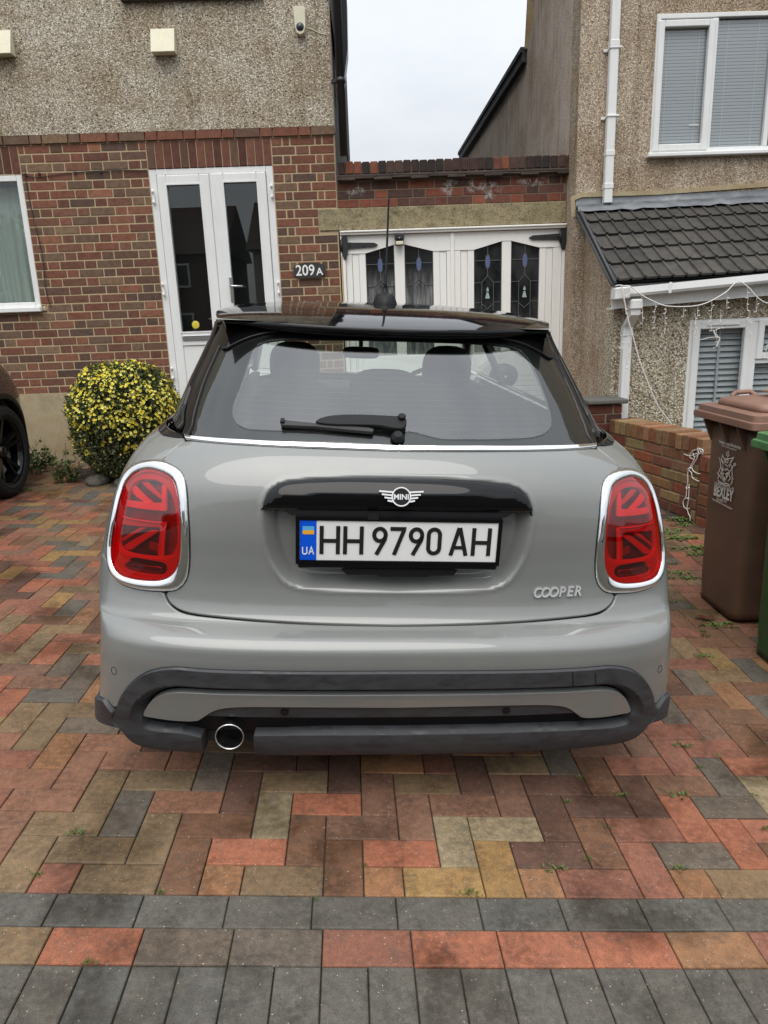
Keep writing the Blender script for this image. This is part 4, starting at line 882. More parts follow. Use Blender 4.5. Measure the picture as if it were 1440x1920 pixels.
for a, b in (((270, 115), (320, 95)), ((255, 425), (290, 418)), ((262, 300), (275, 330)), ((285, 300), (300, 315))): m.tube([q6(*a), q6(*b)], [.004, .006], 6)
m.build('wire', WIRE, FB)
# pier with a slab cap
GPI = thing('brick_pier', 'short dark brick pier with a grey slab cap at the corner of the bay', 'pier', (0, 0, 0))
px0, px1, py0, py1 = 1.885, 2.145, 5.60, 5.86; ms = {}
for r in range(10):
    zc = .585-.075*r
    for a, b in (((px0, px0+.125), (px0+.135, px1)) if r % 2 else ((px0, px0+.185), (px0+.195, px1))):
        q = MB(); q.box(a+.002, b-.002, py0, py1, zc-.033, zc+.033, .004); me = q.mesh('brick'); me.materials.append(BRK); inst('brick', me, GPI, color=tuple(v*.7 for v in random.choice([srgb(104, 62, 52), srgb(84, 58, 52), srgb(122, 70, 56)])))
q = MB(); q.box(px0+.006, px1-.006, py0+.006, py1-.006, -.3, .62); q.build('pier_mortar', MORTG, GPI)
t = NT('slab_cap'); f = t.noise(t.pos(), 30, 5, .7); t.set(color=t.mix((.05, .048, .044), (.17, .165, .15), f), rough=.9); t.bump(f, .6, .006)
q = MB(); q.box(px0-.03, px1+.035, py0-.035, py1+.03, .627, .662, .008); q.build('slab_cap', t.m, GPI)

# ================================================================ WHEELIE BINS
def m_bin(name, c):
    t = NT(name); f = t.noise(t.pos(), 5, 5, .6); f2 = t.noise(t.pos((1, 1, .4)), 60, 4, .6); cc = t.mix(c, tuple(v*1.5 for v in c), t.ramp(f, [(.45, 0.0), (.75, .8)])); cc = t.mix(cc, (.16, .14, .12), t.ramp(f2, [(.62, 0.0), (.8, .35)])); t.set(color=cc, rough=.48, spec=.4); t.bump(t.noise(t.pos(), 900, 2, .5), .12, .001); return t.m
BBR, BBL = m_bin('brown_bin_plastic', srgb(96, 74, 60)), m_bin('brown_lid_plastic', srgb(128, 98, 84))
BGR, BGL = m_bin('green_bin_plastic', srgb(46, 82, 46)), m_bin('green_lid_plastic', srgb(78, 118, 74))
def rrect(x0, x1, y0, y1, r, n=5):
    P = []
    for cx, cy, a0 in ((x1-r, y1-r, 0), (x0+r, y1-r, 90), (x0+r, y0+r, 180), (x1-r, y0+r, 270)):
        for k in range(n+1): a = math.radians(a0+90*k/n); P.append((cx+r*math.cos(a), cy+r*math.sin(a)))
    return P
def rings(m, L, cap=True, smooth=True):
    R_ = [[(x, y, z) for x, y in rrect(*a[:4], a[4])] for a in L for z in (a[5],)]; k = len(m.v); m.grid(R_, smooth, True); n = len(R_[0])
    if cap: m.f += [tuple(range(k, k+n))[::-1], tuple(range(k+(len(L)-1)*n, k+len(L)*n))]; m.sm += [False, False]
def bin_(name, label, X0, X1, Y0, Y1, zb, zr, mb_, ml, cut):
    """X0 face looks left; local origin at the left near corner on the ground"""
    B = thing(name, label, 'bin', (X0, Y0, zb)); w, d, h = X1-X0, Y1-Y0, zr-zb
    m = MB(); rings(m, [(.004, w-.02, .012, d-.002, .05, .02), (.004, w-.01, .008, d-.002, .055, .05), (0, w, 0, d, .055, .12), (-.004, w, -.03, d+.01, .055, h-.12), (-.006, w, -.035, d+.012, .05, h)]); m.build('body', mb_, B)
    for k in range(3):
        y = .02+k*(d-.06)/2
        m = MB(); m.prism([(-.006, h-.004), (-.052, h-.004), (-.006, h-.11)], lambda u, v, hh: (u, y+hh, v), 0, .012); m.build('gusset', mb_, B)
    for k in range(2): x = .06+k*.2; m = MB(); m.prism([(-.035, h-.004), (-.075, h-.004), (-.035, h-.11)], lambda u, v, hh: (x+hh, u, v), 0, .012); m.build('gusset', mb_, B)
    m = MB(); rings(m, [(-.055, w+.03, -.115, d+.06, .03, h+.0), (-.062, w+.035, -.122, d+.066, .03, h+.004), (-.060, w+.035, -.120, d+.064, .03, h+.032), (-.050, w+.03, -.110, d+.055, .03, h+.036), (-.048, w+.03, -.108, d+.053, .03, h+.062), (-.02, w+.02, -.08, d+.03, .03, h+.066)], True, False)
    for k in range(26): y = -.11+k*(d+.165)/26; m.box(-.0645, -.0615, y+.006, y+.012, h+.006, h+.030)
    m.build('rim', ml, B)
    m = MB(); rings(m, [(.012, w+.0, -.05, d+.0, .05, h+.062), (.010, w, -.052, d+.002, .05, h+.082), (.022, w-.01, -.04, d-.01, .05, h+.098), (.12, w-.05, .02, d-.07, .05, h+.108)]); m.build('lid', ml, B)
    m = MB(); m.prism([(.16, h+.128), (w+.05, h+.150), (w+.05, h+.156), (.16, h+.134)], lambda u, v, hh: (u, hh, v), .02, d-.12); m.box(.20, w, .05, d-.16, h+.10, h+.128); m.build('lid_flap', ml, B)
    m = MB(); m.tube([(.07, d-.05, h+.08), (.075, d-.045, h+.105), (.10, d-.02, h+.115), (.17, d-.02, h+.118), (.19, d-.04, h+.10), (.22, d-.05, h+.08)], .012, 8); m.build('handle', ml, B)
    m = MB(); m.lathe([(.05, -.03), (.1, -.03), (.1, .03), (.05, .03)], (w-.02, d/2, .10), 'y', 20); m.build('wheel', BLK, B)
    return B
zb = gz(1.8, 3.2)
BR = bin_('wheelie_bin', 'brown garden waste wheelie bin with white council crest and lettering on its side', 1.742, 2.26, 3.035, 3.40, zb-.004, .815, BBR, BBL, 0)
gzb = gz(1.8, 2.6)
GR = bin_('wheelie_bin', 'green wheelie bin at the right edge, nearest the camera', 1.700, 2.26, 2.36, 2.80, gzb-.004, .765, BGR, BGL, 0)
# print on the brown bin
INK = plain('white_print', (.62, .58, .53), .5)
def onface(px, py): d_ = ray(px, py); t_ = 1.738/d_[0]; P = CC+d_*t_; return P[1]-3.035, P[2]-(zb-.004)
def bt(txt, p0, p1, size, bold=.0008, mb=None):
    (ya, za), (yb, zb_) = onface(*p0), onface(*p1); tmp = MB(); text_mb(txt, 1.0, bold/size, 0, 'LEFT', 1, 0, lambda u, v, h: (u, v, h), tmp)
    wd_ = max(p[0] for p in tmp.v)-min(p[0] for p in tmp.v); sc_ = abs(ya-yb)/wd_; x0 = min(p[0] for p in tmp.v)
    mb.add([(-.0105, ya-(p[0]-x0)*sc_, za+(zb_-za)*(p[0]-x0)/wd_+p[1]*size) for p in tmp.v], tmp.f)
def on10(x, y): return (1300+x/10.29, 820+y/10.29)
m = MB(); bt('Garden Waste Membership', on10(522, 98), on10(940, 232), .020, .0006, m); bt('This bin is the property of', on10(565, 165), on10(858, 262), .013, .0003, m)
bt('LONDON BOROUGH OF', on10(430, 930), on10(800, 1060), .030, .0003, m); bt('BEXLEY', on10(415, 1100), on10(790, 1245), .074, .0030, m); bt('020 8303 7777', on10(468, 1210), on10(672, 1280), .019, .0003, m); bt('www.bexley.gov.uk/recycling', on10(388, 1200), on10(775, 1402), .016, .0003, m)
m.build('print', INK, BR)
cr_ = MB()
def cp_(pts, w=.0032, cl=False):
    pp = [onface(*on10(*p)) for p in pts]; cr_.stroke(pp, w, lambda u, v, h: (-.0100-h, u, v), 0, .0006, cl)
def cf(pts): pp = [onface(*on10(*p)) for p in pts]; cr_.prism(pp, lambda u, v, h: (-.0100-h, u, v), 0, .0006)
cp_([(580, 590), (620, 610), (665, 600), (712, 640), (705, 720), (660, 800), (612, 858), (580, 790), (565, 690), (580, 590)], .003)
cf([(575, 640), (600, 600), (612, 640), (590, 660)]); cf([(560, 670), (620, 690), (610, 715), (565, 700)]); cf([(640, 700), (700, 670), (705, 700), (660, 730)]); cf([(630, 600), (690, 590), (680, 630), (635, 640)]); cf([(580, 720), (610, 740), (590, 765)]); cf([(650, 740), (690, 730), (665, 780)]); cf([(600, 770), (630, 765), (640, 810), (612, 830)])
cp_([(590, 560), (600, 480), (570, 420), (590, 340), (610, 400), (650, 420), (700, 410), (760, 405), (800, 390), (780, 440), (740, 500), (720, 580)], .005)
cp_([(640, 430), (700, 440), (690, 490), (640, 470), (640, 430)], .004); cp_([(620, 400), (640, 520), (690, 560), (730, 510), (760, 430)], .003); cp_([(680, 400), (690, 330), (660, 300), (700, 270), (720, 350), (690, 380)], .003); cp_([(655, 350), (690, 330), (715, 360)], .003); cp_([(700, 300), (710, 260)], .003)
cp_([(530, 400), (545, 480), (555, 560), (530, 640), (495, 690), (520, 740), (495, 800)], .005); cp_([(555, 560), (575, 620), (550, 700), (530, 740), (560, 790)], .004); cp_([(560, 420), (590, 500), (600, 580)], .003); cp_([(515, 380), (540, 440)], .003)
cp_([(840, 500), (800, 540), (770, 620), (775, 700), (770, 790), (800, 800)], .005); cp_([(770, 790), (775, 860), (745, 915)], .005); cp_([(800, 500), (850, 520), (820, 560)], .003); cp_([(770, 620), (720, 660), (720, 740), (740, 800), (690, 840)], .004); cp_([(735, 520), (770, 560), (760, 620)], .003)
cp_([(500, 820), (520, 855), (580, 880), (620, 900), (650, 880), (700, 905), (730, 945)], .004); cp_([(505, 850), (560, 895), (620, 915), (690, 925), (720, 940)], .003)
cr_.build('crest', INK, BR)

# ================================================================ FLOWERING BUSH
BU = thing('bush', 'round clipped shrub covered in small yellow flowers against the house wall', 'bush', (-1.90, 6.12, float(gz(-1.96, 6.1))))
t = NT('shrub_leaf'); inf = t.new('ShaderNodeNewGeometry'); t.set(color=t.ramp(inf.outputs['Random Per Island'], [(0, (.030, .045, .014)), (.4, (.055, .078, .024)), (.8, (.095, .12, .04)), (1, (.14, .15, .06))]), rough=.55); LEAF = t.m
t = NT('yellow_petal'); inf = t.new('ShaderNodeNewGeometry'); t.set(color=t.ramp(inf.outputs['Random Per Island'], [(0, (.80, .62, .03)), (.5, (.92, .80, .08)), (1, (.95, .90, .30))]), rough=.5); PET = t.m
TWIG = plain('twig', (.075, .055, .038), .85)
RX, RZ, HC = .43, .46, .49
def bsurf(a, e, k=1.0):
    n = np.array([math.cos(e)*math.cos(a), math.cos(e)*math.sin(a), math.sin(e)]); q = (abs(n[0])**2.4+abs(n[1])**2.4+abs(n[2])**2.4)**(-1/2.4)
    lump = 1+.04*math.sin(5*a+2*e)+.03*math.sin(9*e+3*a)+.025*math.sin(17*a+5*e)
    return np.array([n[0]*RX*q*k*lump, n[1]*RX*.95*q*k*lump, HC+n[2]*RZ*q*k*lump]), n
random.seed(11); R = np.random.default_rng(11)
def leaves(N, kmin, kmax, L, dens):
    V, F = [], []
    for _ in range(N):
        a = random.uniform(0, 6.283); e = math.asin(random.uniform(-.97, 1)); k = kmin+(kmax-kmin)*random.random()**.5
        p, n = bsurf(a, e, k)
        if random.random() > dens(p, n): continue
        d_ = n+R.normal(0, .7, 3); d_ /= np.linalg.norm(d_); s_ = np.cross(d_, R.normal(0, 1, 3)); s_ /= np.linalg.norm(s_); l = L*random.uniform(.6, 1.4); w = l*.28
        b = len(V); V += [p, p+d_*l*.5+s_*w, p+d_*l, p+d_*l*.5-s_*w]; F.append((b, b+1, b+2, b+3))
    return V, F
m = MB(); m.add(*leaves(34000, .78, 1.02, .024, lambda p, n: 1.0 if p[2] > .42 else .55 if n[0] > .2 else .42)); m.add(*leaves(8000, .5, .8, .03, lambda p, n: .8)); o = m.build('foliage', LEAF, BU); o['kind'] = 'stuff'
m = MB()
for _ in range(900):
    a = random.uniform(0, 6.283); e = math.asin(random.uniform(-.98, .95)); p, n = bsurf(a, e, random.uniform(.75, 1.0)); d_ = n+R.normal(0, .8, 3); d_ /= np.linalg.norm(d_); L = random.uniform(.06, .2)
    m.tube([p-d_*L*.6, p+R.normal(0, .008, 3), p+d_*L*.4], [.0028, .002, .0012], 4, False)
for _ in range(40): a = random.uniform(0, 6.28); q, n = bsurf(a, random.uniform(-.6, 1), .7); m.tube([(random.uniform(-.06, .06), random.uniform(-.06, .06), -.02), q*.5+np.array([0, 0, .05]), q], [.012, .007, .003], 5, False)
o = m.build('twigs', TWIG, BU); o['kind'] = 'stuff'
sht, shl = MB(), MB()
for _ in range(150):
    a = random.uniform(0, 6.283); e = math.asin(random.uniform(-.5, 1)); p, n = bsurf(a, e, .97); d_ = n+np.array([0, 0, .5])+R.normal(0, .35, 3); d_ /= np.linalg.norm(d_); L = random.uniform(.03, .105); q = p+d_*L+R.normal(0, .008, 3)
    sht.tube([p, (p+q)/2+R.normal(0, .004, 3), q], [.0018, .0014, .0008], 4, False)
    for k in range(7):
        b0_ = p+(q-p)*random.uniform(.1, 1); dd = R.normal(0, 1, 3)+d_*.8; dd /= np.linalg.norm(dd); s_ = np.cross(dd, R.normal(0, 1, 3)); s_ /= np.linalg.norm(s_); l = random.uniform(.014, .026); shl.add([b0_, b0_+dd*l*.5+s_*l*.28, b0_+dd*l, b0_+dd*l*.5-s_*l*.28], [(0, 1, 2, 3)])
o = sht.build('shoots', TWIG, BU); o['kind'] = 'stuff'; o = shl.build('shoot_leaves', LEAF, BU); o['kind'] = 'stuff'
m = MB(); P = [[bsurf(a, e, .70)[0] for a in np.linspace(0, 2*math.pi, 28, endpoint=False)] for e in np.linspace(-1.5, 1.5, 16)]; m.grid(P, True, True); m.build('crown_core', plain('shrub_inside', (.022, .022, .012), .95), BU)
m = MB(); nf = 0
while nf < 3300:
    a = random.uniform(0, 6.283); e = math.asin(random.uniform(-.9, 1)); p, n = bsurf(a, e, random.uniform(.98, 1.05))
    cl = .5+.5*math.sin(p[0]*17+p[2]*11)*math.sin(p[2]*19-p[1]*13)
    if random.random() > (.25+.75*cl)*(1.0 if p[2] > .5 else .55 if n[0] > .1 else .22)*(1 if p[2] > .28 else .25): continue
    nf += 1; d_ = n+R.normal(0, .45, 3); d_ /= np.linalg.norm(d_); u = np.cross(d_, [0, 0, 1.0]); u /= np.linalg.norm(u); v = np.cross(d_, u); r = random.uniform(.009, .0165); a0 = random.random()*6.28
    b = [p]; f = []
    for k in range(5):
        t0 = a0+k*1.2566
        for q, s_ in ((-.42, .75), (0, 1.0), (.42, .75)): b.append(p+r*s_*(math.cos(t0+q)*u+math.sin(t0+q)*v)+d_*r*.35*s_)
        f.append((0, 3*k+1, 3*k+2, 3*k+3))
    m.add(b, f)
o = m.build('flowers', PET, BU); o['kind'] = 'stuff'
# weeds and stones round its foot
t = NT('soil'); f = t.noise(t.pos(), 25, 5, .7); t.set(color=t.mix((.02, .015, .010), (.07, .055, .04), f), rough=.95); t.bump(f, 1.0, .03)
m = MB(); P = []
for r in np.linspace(0, 1, 8): P.append([(-1.98+r*.72*math.cos(a)*(1+.08*math.sin(3*a)), 6.42+r*.52*math.sin(a), float(gz(-1.98, 6.2))+.05*(1-r**2)+.012*math.sin(7*a+9*r)-.012*r) for a in np.linspace(0, 2*math.pi, 36, endpoint=False)])
m.grid(P, True, True); so = m.build('soil_bed', t.m); so['kind'] = 'structure'
STN = plain('rockery_stone', (.13, .12, .105), .9, 0, 0, .3, .35, 30, .6)
def stone(x, y, r, lab):
    m = MB(); z = float(gz(x, y)); P = []
    for e in np.linspace(-1.4, 1.5, 8): P.append([(r*1.3*math.cos(e)*math.cos(a)*(1+.2*math.sin(3*a+x*9)), r*math.cos(e)*math.sin(a)*(1+.15*math.sin(2*a+e)), r*.8*math.sin(e)*(1+.1*math.sin(4*a))) for a in np.linspace(0, 2*math.pi, 12, endpoint=False)])
    m.grid(P, False, True); o = m.build('stone', STN); o.location = (x, y, z+r*.4); o['label'] = lab; o['category'] = 'stone'
stone(-1.72, 5.93, .085, 'rough grey stone under the right side of the yellow flowering bush'); stone(-2.14, 5.90, .07, 'rough grey stone under the left side of the yellow flowering bush'); stone(-1.93, 5.88, .05, 'small rough grey stone under the middle of the yellow flowering bush')
t = NT('weed_leaf_tall'); inf = t.new('ShaderNodeNewGeometry'); t.set(color=t.ramp(inf.outputs['Random Per Island'], [(0, (.04, .07, .015)), (.5, (.08, .13, .03)), (1, (.17, .22, .06))]), rough=.6); W2 = t.m
def weed_clump(x, y, w, h, n, lab):
    z = float(gz(x, y)); B = thing('weed_clump', lab, 'weeds', (x, y, z)); m = MB(); st = MB()
    for _ in range(n):
        a = random.uniform(0, 6.28); r = w*random.random()**.7; bx, by = r*math.cos(a), r*.5*math.sin(a); H = h*random.uniform(.35, 1); lx, ly = random.gauss(0, .3)*H, random.gauss(0, .3)*H
        st.tube([(bx, by, 0), (bx+lx*.4, by+ly*.4, H*.5), (bx+lx, by+ly, H)], .0018, 4, False)
        for k in range(9):
            q = random.uniform(.15, 1); p = np.array([bx+lx*q, by+ly*q, H*q]); d_ = R.normal(0, 1, 3); d_[2] = abs(d_[2])*.4; d_ /= np.linalg.norm(d_); s_ = np.cross(d_, R.normal(0, 1, 3)); s_ /= np.linalg.norm(s_); l = random.uniform(.018, .045); ww = l*.35
            m.add([p, p+d_*l*.5+s_*ww, p+d_*l, p+d_*l*.5-s_*ww], [(0, 1, 2, 3)])
    o = m.build('leaves', W2, B); o['kind'] = 'stuff'; o = st.build('stems', TWIG, B); o['kind'] = 'stuff'
P1 = ghit(72, 862); P2 = ghit(112, 866); P3 = ghit(118, 905); P4 = ghit(88, 858)
weed_clump(P1[0], P1[1]-.35, .13, .24, 26, 'low green weeds at the foot of the plinth behind the black car tyre'); weed_clump(P2[0]+.05, P2[1]-.5, .20, .30, 40, 'straggly green weeds between the plinth and the yellow bush'); weed_clump(P3[0]+.03, P3[1], .11, .20, 30, 'leafy weed in front of the left side of the yellow bush')

# ================================================================ THE GREY CAR
# ---- car body surface -------------------------------------------------------
# columns: z, r (rear plane depth), w (half width), Ly (corner depth)
KN = np.array([(0.150, 0.030, 0.820, 0.180),
(0.180, -0.030, 0.832, 0.180),
(0.215, -0.052, 0.838, 0.180),
(0.270, -0.070, 0.832, 0.180),
(0.350, -0.090, 0.820, 0.190),
(0.430, -0.105, 0.812, 0.200),
(0.500, -0.115, 0.805, 0.210),
(0.528, -0.112, 0.804, 0.215),
(0.547, -0.095, 0.810, 0.220),
(0.560, -0.065, 0.821, 0.225),
(0.572, -0.030, 0.834, 0.230),
(0.600, -0.012, 0.840, 0.240),
(0.650, 0.000, 0.842, 0.260),
(0.720, 0.002, 0.834, 0.290),
(0.800, 0.000, 0.817, 0.320),
(0.860, 0.003, 0.804, 0.360),
(0.920, 0.015, 0.783, 0.400),
(0.965, 0.038, 0.759, 0.440),
(0.998, 0.065, 0.732, 0.480),
(1.018, 0.088, 0.705, 0.510),
(1.036, 0.106, 0.685, 0.530),
(1.070, 0.152, 0.673, 0.540),
(1.150, 0.258, 0.648, 0.520),
(1.230, 0.366, 0.620, 0.490),
(1.310, 0.478, 0.597, 0.460),
(1.360, 0.548, 0.596, 0.450)], float)
_t=np.concatenate([[0],np.cumsum(np.hypot(np.diff(KN[:,0]),np.diff(KN[:,1])))])
def _tan(t,y):
    d=np.diff(y,axis=0)/np.diff(t)[:,None]; m=np.empty_like(y); m[0]=d[0]; m[-1]=d[-1]
    h=np.diff(t)[:,None]; m[1:-1]=(d[:-1]*h[1:]+d[1:]*h[:-1])/(h[:-1]+h[1:])
    return m
_m=_tan(_t,KN)
TMAX=_t[-1]
def prof(t):
    t=np.clip(np.asarray(t,float),0,TMAX); i=np.clip(np.searchsorted(_t,t)-1,0,len(_t)-2)
    h=_t[i+1]-_t[i]; x=((t-_t[i])/h)[...,None]; h=h[...,None]
    return (2*x**3-3*x**2+1)*KN[i]+(x**3-2*x**2+x)*h*_m[i]+(-2*x**3+3*x**2)*KN[i+1]+(x**3-x**2)*h*_m[i+1]
NE=3.0
_th=np.linspace(0,np.pi/2,6000)
_X=np.sin(_th)**(2/NE); _D=1-np.cos(_th)**(2/NE)
_al=np.concatenate([[0],np.cumsum(np.hypot(np.diff(_X)*.78,np.diff(_D)*.36))]); LU=_al[-1]
def S(s,t):
    """s metres round the car from the centre line (+ = right), t metres up the profile -> car coords"""
    s=np.asarray(s,float); a=np.abs(s); P=prof(t)
    X=np.interp(np.minimum(a,LU),_al,_X); D=np.interp(np.minimum(a,LU),_al,_D)
    return np.stack([np.sign(s)*X*P[...,2],P[...,1]+D*P[...,3]+np.maximum(a-LU,0),P[...,0]],-1)

def nrm(v): return v/(np.linalg.norm(v, axis=-1, keepdims=True)+1e-12)
def T_(z): return float(np.interp(z, KN[:, 0], _t))
def disp(st, off=0.0):
    """surface point moved out by `off` (number or function of st)"""
    e = 1e-3; s, t = st[:, 0], np.clip(st[:, 1], 2e-3, TMAX-2e-3)
    N0 = nrm(np.cross(S(s+e, t)-S(s-e, t), S(s, t+e)-S(s, t-e)))
    o = np.zeros(len(st))+(off(st) if callable(off) else off)
    return S(s, t)+N0*o[:, None]
def PN(st, off, f=None):
    f = f or disp; e = 1.2e-3; a = np.array([e, 0]); b = np.array([0, e])
    P = f(st, off); Ps = f(st+a, off)-f(st-a, off); Pt = f(st+b, off)-f(st-b, off); return P, nrm(np.cross(Ps, Pt)), Ps, Pt
CYAW, CROLL, CPIT = .01785, -.06493, .0183
_c, _s = math.cos(CYAW), math.sin(CYAW)
EX = nrm(np.array([_c, _s, CROLL])); EY_ = np.array([-_s, _c, CPIT]); EY_ = nrm(EY_-EX*(EY_@EX)); EZ_ = np.cross(EX, EY_); CO = np.array([.05554, 1.81095, gz(.05554, 1.81095)])
def carpx(P): W_ = CO+P[..., :1]*EX+P[..., 1:2]*EY_+P[..., 2:3]*EZ_-CC; Z = W_@CF; return np.stack([720+FPX*(W_@CR)/Z, 960-FPX*(W_@CU)/Z], -1)
CAMC = np.stack([EX, EY_, EZ_])@(CC-CO)
def car_at(px, py, d=None, z=None, a=None):
    v = np.stack([EX, EY_, EZ_])@ray(px, py); t = (d-CAMC[1])/v[1] if d is not None else (z-CAMC[2])/v[2] if z is not None else (a-CAMC[0])/v[0]; return CAMC+v*t
_g = np.array([(s, t) for s in np.linspace(-1.35, 1.35, 361) for t in np.linspace(.004, TMAX-.004, 260)]); _gp, _gn, _, _ = PN(_g, 0.0)
_gq = carpx(_gp); _fc = ((CAMC-_gp)*_gn).sum(1) > .02; _gF, _gQ = _g[_fc], _gq[_fc]
def st_(px, py):
    """where a sight line meets the body surface"""
    p = np.array([px, py], float); i = np.argmin(((_gQ-p)**2).sum(1)); g = _gF[i].copy(); best = ((_gQ[i]-p)**2).sum()
    for _ in range(6):
        e = 1e-3; q0, qs, qt = carpx(S(g[0], g[1])), carpx(S(g[0]+e, g[1])), carpx(S(g[0], g[1]+e)); J = np.stack([(qs-q0)/e, (qt-q0)/e], 1)
        try: dlt = np.linalg.solve(J, p-q0)
        except Exception: break
        dlt = np.clip(dlt, -.02, .02); n = g+dlt; n[1] = np.clip(n[1], .004, TMAX-.004)
        r = ((carpx(S(n[0], n[1]))-p)**2).sum()
        if r < best: g, best = n, r
        else: break
    return g
def ST(pts): return np.array([st_(*p) for p in pts])
def mir(P): return np.array(P)[::-1]*np.array([-1, 1])
def sym(P): P = np.array(P); return np.concatenate([P, mir(P)])
def area(P): x, y = P[:, 0], P[:, 1]; return .5*np.sum(x*np.roll(y, -1)-y*np.roll(x, -1))
def chaikin(P, n):
    for _ in range(n): Q = np.roll(P, -1, 0); P = np.stack([.75*P+.25*Q, .25*P+.75*Q], 1).reshape(-1, 2)
    return P
def resample(P, step):
    Q = np.vstack([P, P[:1]]); L = np.concatenate([[0], np.cumsum(np.linalg.norm(np.diff(Q, axis=0), axis=1))]); n = max(8, int(L[-1]/step)); t = np.linspace(0, L[-1], n, endpoint=False)
    return np.stack([np.interp(t, L, Q[:, 0]), np.interp(t, L, Q[:, 1])], 1)
def inset(P, d):
    a = nrm(P-np.roll(P, 1, 0)); b = nrm(np.roll(P, -1, 0)-P); m = nrm(a+b); n = np.stack([-m[:, 1], m[:, 0]], 1); return P+n*d, -n
def inside(Q, P):
    x, y = Q[:, :1], Q[:, 1:]; x0, y0 = P[:, 0], P[:, 1]; x1, y1 = np.roll(x0, -1), np.roll(y0, -1)
    return (((y0 > y) != (y1 > y)) & (x < (x1-x0)*(y-y0)/(y1-y0+1e-15)+x0)).sum(1) % 2 == 1
def dist(Q, P, closed=True):
    A = P if closed else P[:-1]; B = np.roll(P, -1, 0) if closed else P[1:]; out = np.full(len(Q), 9.0)
    for k in range(0, len(Q), 4000):
        q = Q[k:k+4000, None]; ab = (B-A)[None]; t = np.clip(((q-A)*ab).sum(-1)/((ab**2).sum(-1)+1e-15), 0, 1); out[k:k+4000] = np.sqrt((((A+ab*t[..., None])-q)**2).sum(-1)).min(1)
    return out
def mesh_n(name, V, F, N, mt, parent):
    me = bpy.data.meshes.new(name); me.from_pydata([tuple(v) for v in V], [], F); me.materials.append(mt)
    me.polygons.foreach_set('use_smooth', [True]*len(F)); me.update(); me.normals_split_custom_set_from_vertices([tuple(n) for n in N]); return link(bpy.data.objects.new(name, me), parent)
def panel(name, mt, parent, poly, off=0.0, b=.003, th=.012, holes=(), res=.013, sm=2, f=None, flip=False):
    P = np.array(poly, float)
    if sm: P = chaikin(P, sm)
    if area(P) < 0: P = P[::-1]
    P = resample(P, res*.7); HL = []
    for h in holes:
        h = chaikin(np.array(h, float), sm) if sm else np.array(h, float)
        if area(h) > 0: h = h[::-1]
        HL.append(resample(h, res*.7))
    loops = [P]+HL; ins = [inset(l, b) for l in loops]
    lo, hi = P.min(0), P.max(0); gx, gy = np.meshgrid(np.arange(lo[0], hi[0], res), np.arange(lo[1], hi[1], res*.866)); gx = gx+(np.arange(gx.shape[0]) % 2)[:, None]*res/2
    G = np.stack([gx.ravel(), gy.ravel()], 1); G = G[inside(G, P)]; G = G[dist(G, ins[0][0]) > res*.5]; G = G[dist(G, P) > b+res*.4]
    for h, (i_, _) in zip(HL, ins[1:]): G = G[~inside(G, h)]; G = G[dist(G, h) > b+res*.45]
    vs = []; fs = []
    for i_, _ in ins: fs.append(list(range(len(vs), len(vs)+len(i_)))); vs += [Vector(p) for p in i_]
    vs += [Vector(p) for p in G]
    ov, _, of = delaunay_2d_cdt(vs, [], fs[:1]+[x[::-1] for x in fs[1:]], 1, 1e-7)[:3]
    V2 = np.array([(v.x, v.y) for v in ov]); F = [tuple(q) for q in of]
    if HL:
        cen = np.array([V2[list(q)].mean(0) for q in F]); k = np.ones(len(F), bool)
        for i_, _ in ins[1:]: k &= ~inside(cen, i_)
        F = [q for q, w in zip(F, k) if w]
    X, N, _, _ = PN(V2, off, f); V, NN = [*X], [*N]
    F = [q if area(V2[list(q)]) > 0 else q[::-1] for q in F]
    for l, (i_, out2) in zip(loops, ins):
        X0, N0, _, _ = PN(i_, off, f); X1, N1, Ps, Pt = PN(l, off, f); o3 = nrm(nrm(Ps)*out2[:, :1]+nrm(Pt)*out2[:, 1:]); k = len(V); n = len(l)
        V += [*X0, *(X1-N1*b*.8), *(X1-N1*th)]; NN += [*N0, *nrm(N1*.6+o3), *o3]
        for r in (0, 1):
            for i in range(n): j = (i+1) % n; F.append((k+r*n+i, k+(r+1)*n+i, k+(r+1)*n+j, k+r*n+j))
    return mesh_n(name, V, F, NN, mt, parent)

# materials
t = NT('grey_car_paint'); f = t.noise(t.pos(), 1400, 2, .5); f2 = t.noise(t.pos(), 7, 5, .6)
dust = t.math('MULTIPLY', t.ramp(t.noise(t.pos(), 5, 7, .7), [(.42, 0.0), (.72, 1.0)]), t.ramp(t.noise(t.pos(), 330, 3, .7), [(.40, .1), (.62, .30)]))
t.set(color=t.mix(t.mix((.180, .188, .181), (.215, .224, .215), f), (.29, .275, .245), dust), rough=.45, metal=.12, coat=1.0, spec=.5)
t.b.inputs['Coat Roughness'].default_value = .03; t.b.inputs['Coat IOR'].default_value = 1.52
rr = t.new('ShaderNodeMapRange'); t.l.new(f2, rr.inputs[0]); rr.inputs[3].default_value = .0; rr.inputs[4].default_value = .03; t.l.new(rr.outputs[0], t.b.inputs['Coat Roughness']); PAINT = t.m
GBLK = plain('gloss_black', (.004, .004, .005), .05, 0, 0.0, .33)
FRIT = plain('black_frit', (.012, .012, .013), .30, 0, .0, .4)
t = NT('grey_black_plastic'); f = t.noise(t.pos((1, 1, 2.2)), 16, 5, .6); f2 = t.noise(t.pos(), 300, 3, .6)
t.set(color=t.mix((.024, .0255, .029), (.044, .046, .051), t.ramp(f, [(.30, .0), (.56, 1.0)])), rough=t.ramp(f, [(.38, .34), (.46, .58)]), spec=.45); t.bump(f2, .15, .0008); CLAD = t.m
MBLK = plain('matt_black', (.007, .007, .008), .5, 0, 0, .28); CHR = plain('chrome', (.86, .87, .88), .045, 1.0)
